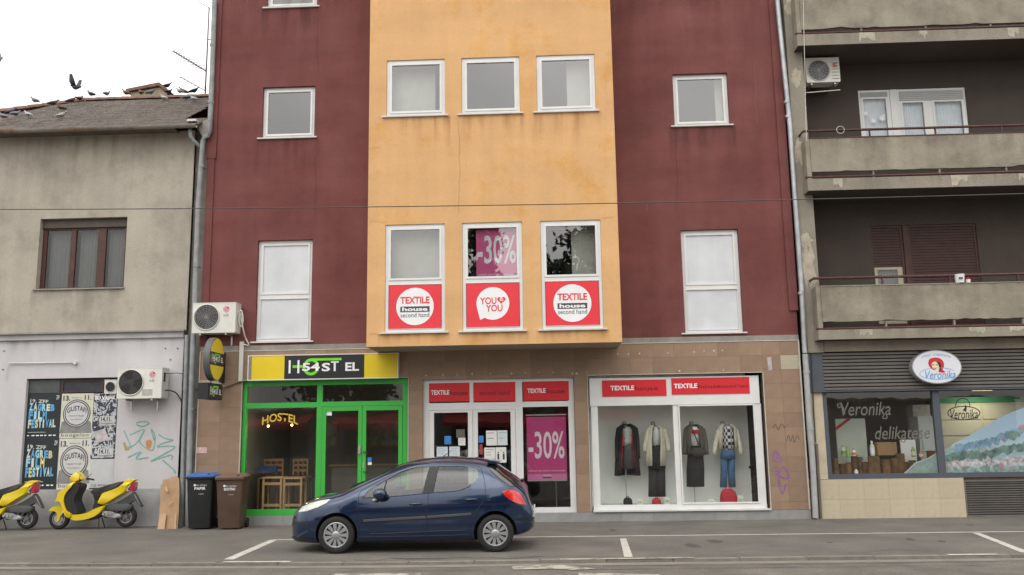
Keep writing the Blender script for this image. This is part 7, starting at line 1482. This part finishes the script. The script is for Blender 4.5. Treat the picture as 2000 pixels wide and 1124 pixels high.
# seats and wheel inside
for sx, w_, nm in ((-.32, .24, 'front_seat'), (-.32, .24, 'front_seat'), (.78, .58, 'rear_seat')):
    pass
for y_ in (-.36, .36):
    st = cbuild(MB().loft([rrect(-.10+d, y_, .26-.02*abs(d), .23, .42+.0, .08) if 0 else [(x_+.0, y_+yy, z_) for x_, z_ in ((-.45, .45), (-.45, .58), (.05, .56), (.18, 1.08), (.27, 1.08), (.15, .45))] for d, yy in ((0, -.22), (0, -.19), (0, .19), (0, .22))]), 'front_seat', CINT, car); cbuild(MB().ball((.235, y_, 1.17), .055, .13, .085, 12), 'headrest', CINT, st, smooth=True)
cbuild(MB().loft([[(x_, yy, z_) for x_, z_ in ((.62, .45), (.62, .6), (1.02, .58), (1.16, .98), (1.26, .98), (1.15, .45))] for yy in (-.6, 0, .6)]), 'rear_seat', CINT, car)
cbuild(MB().tube([(-.62+.05*math.sin(t), -.36+.18*math.cos(t), .93+.17*math.sin(t)) for t in [2*math.pi*k/24 for k in range(25)]], .016, 8), 'steering_wheel', CBLK, car, smooth=True)
cbuild(MB().loft([[(-1.0, y, .80), (-.72, y, .90), (-.66, y, .80), (-.70, y, .62), (-1.0, y, .6)] for y in (-.64, .64)]), 'dashboard', CINT, car)

# ================================================================== across the street (seen in the window reflections)
LEAF = mat('leaf_green', (.045, .065, .035), .7, .4, 1.5); BARK = mat('bark', (.09, .07, .05), .9, .3, 6, 0, .6, 30)
def tree(x, y, h, r_, label, con=False):
    n = thing('street_tree', label, 'tree', (x, y, RZ), 'trees across the road'); MB().tube([(x, y, RZ), (x+.1, y, h*.35), (x, y+.1, h*.9)], [.28, .2, .05], 10).build('trunk', BARK, n, smooth=True)
    for k in range(6): t = k*1.1; MB().tube([(x, y, h*(.3+.08*k)), (x+r_*.6*math.cos(t), y+r_*.6*math.sin(t), h*(.42+.08*k))], [.09, .03], 6).build('limb', BARK, n)
    nl = 9000; rs = np.random.RandomState(int(abs(x*10+y))); cl = []
    for k in range(46):
        u = rs.rand(); z = h*(.28+.70*u); rr = r_*(1.05-u*.95 if con else math.sin(math.pi*min(.97, .15+u*.83))); t = rs.rand()*6.28; q = math.sqrt(rs.rand())*rr; cl.append((x+q*math.cos(t), y+q*math.sin(t), z, .35+.5*rs.rand()*r_*.4))
    v = []; f = []
    for k in range(nl):
        c = cl[rs.randint(46)]; p_ = np.array(c[:3])+rs.normal(size=3)*c[3]*.62; a = rs.normal(size=3); a /= np.linalg.norm(a); b = np.cross(a, rs.normal(size=3)); b /= np.linalg.norm(b); s_ = .13+.12*rs.rand(); o = len(v); v += [tuple(p_-a*s_), tuple(p_+b*s_*.6), tuple(p_+a*s_), tuple(p_-b*s_*.6)]; f.append((o, o+1, o+2, o+3))
    m_ = MB(); m_.v = v; m_.f = f; m_.m = [0]*len(f); tag(m_.build('crown', LEAF, n, fix=False), None, kind='stuff')
for a in ((-12.5, -34, 11., 3.2, 'broad dark tree across the road at the end of the row', False), (-3.7, -33, 13.8, 2.3, 'slim conifer across the road reflected beside the sale poster', True), (-.7, -34, 12.3, 2.2, 'rounded tree across the road between two conifers', False), (1.9, -33, 13.6, 2.2, 'bushy tree across the road beside the tallest conifer', False), (3.3, -34.5, 15.6, 1.9, 'tallest pointed conifer across the road', True), (5.3, -33, 14.2, 2.3, 'dense leafy tree across the road next to the tallest conifer', False), (10, -34, 13., 3.2, 'wide leafy tree across the road set apart from the others', False)): tree(*a)
kb = thing('market_kiosk', 'long low kiosk row with red awnings across the road', 'building', (0, -27.5, RZ))
MB().box(-24, 24, -30, -27.5, RZ, 3.3).build('wall', mat('kiosk_grey', (.30, .28, .26), .8, .25, 1), kb); MB().box(-24.3, 24.3, -30.3, -27.2, 3.302, 3.45).build('roof', CONC, kb)
for k in range(5):
    x = -23+k*5.8; MB().add([(x, -27.48, 3.1), (x+4.6, -27.48, 3.1), (x+4.6, -25.9, 2.55), (x, -25.9, 2.55), (x, -25.9, 2.25), (x+4.6, -25.9, 2.25)], [(0, 1, 2, 3), (3, 2, 5, 4)]).build('awning', mat('awning_red', (.33, .02, .025), .7, .1, 2), kb, fix=False)
    MB().box(x+.4, x+4.2, -27.49, -27.45, .9, 2.3).build('shutter', mat('kiosk_shutter', (.05, .05, .05), .5, .2, 2), kb)
    MB().box(x, x+4.6, -25.905, -25.902, 2.35, 2.42).build('awning_stripe', WHT, kb)
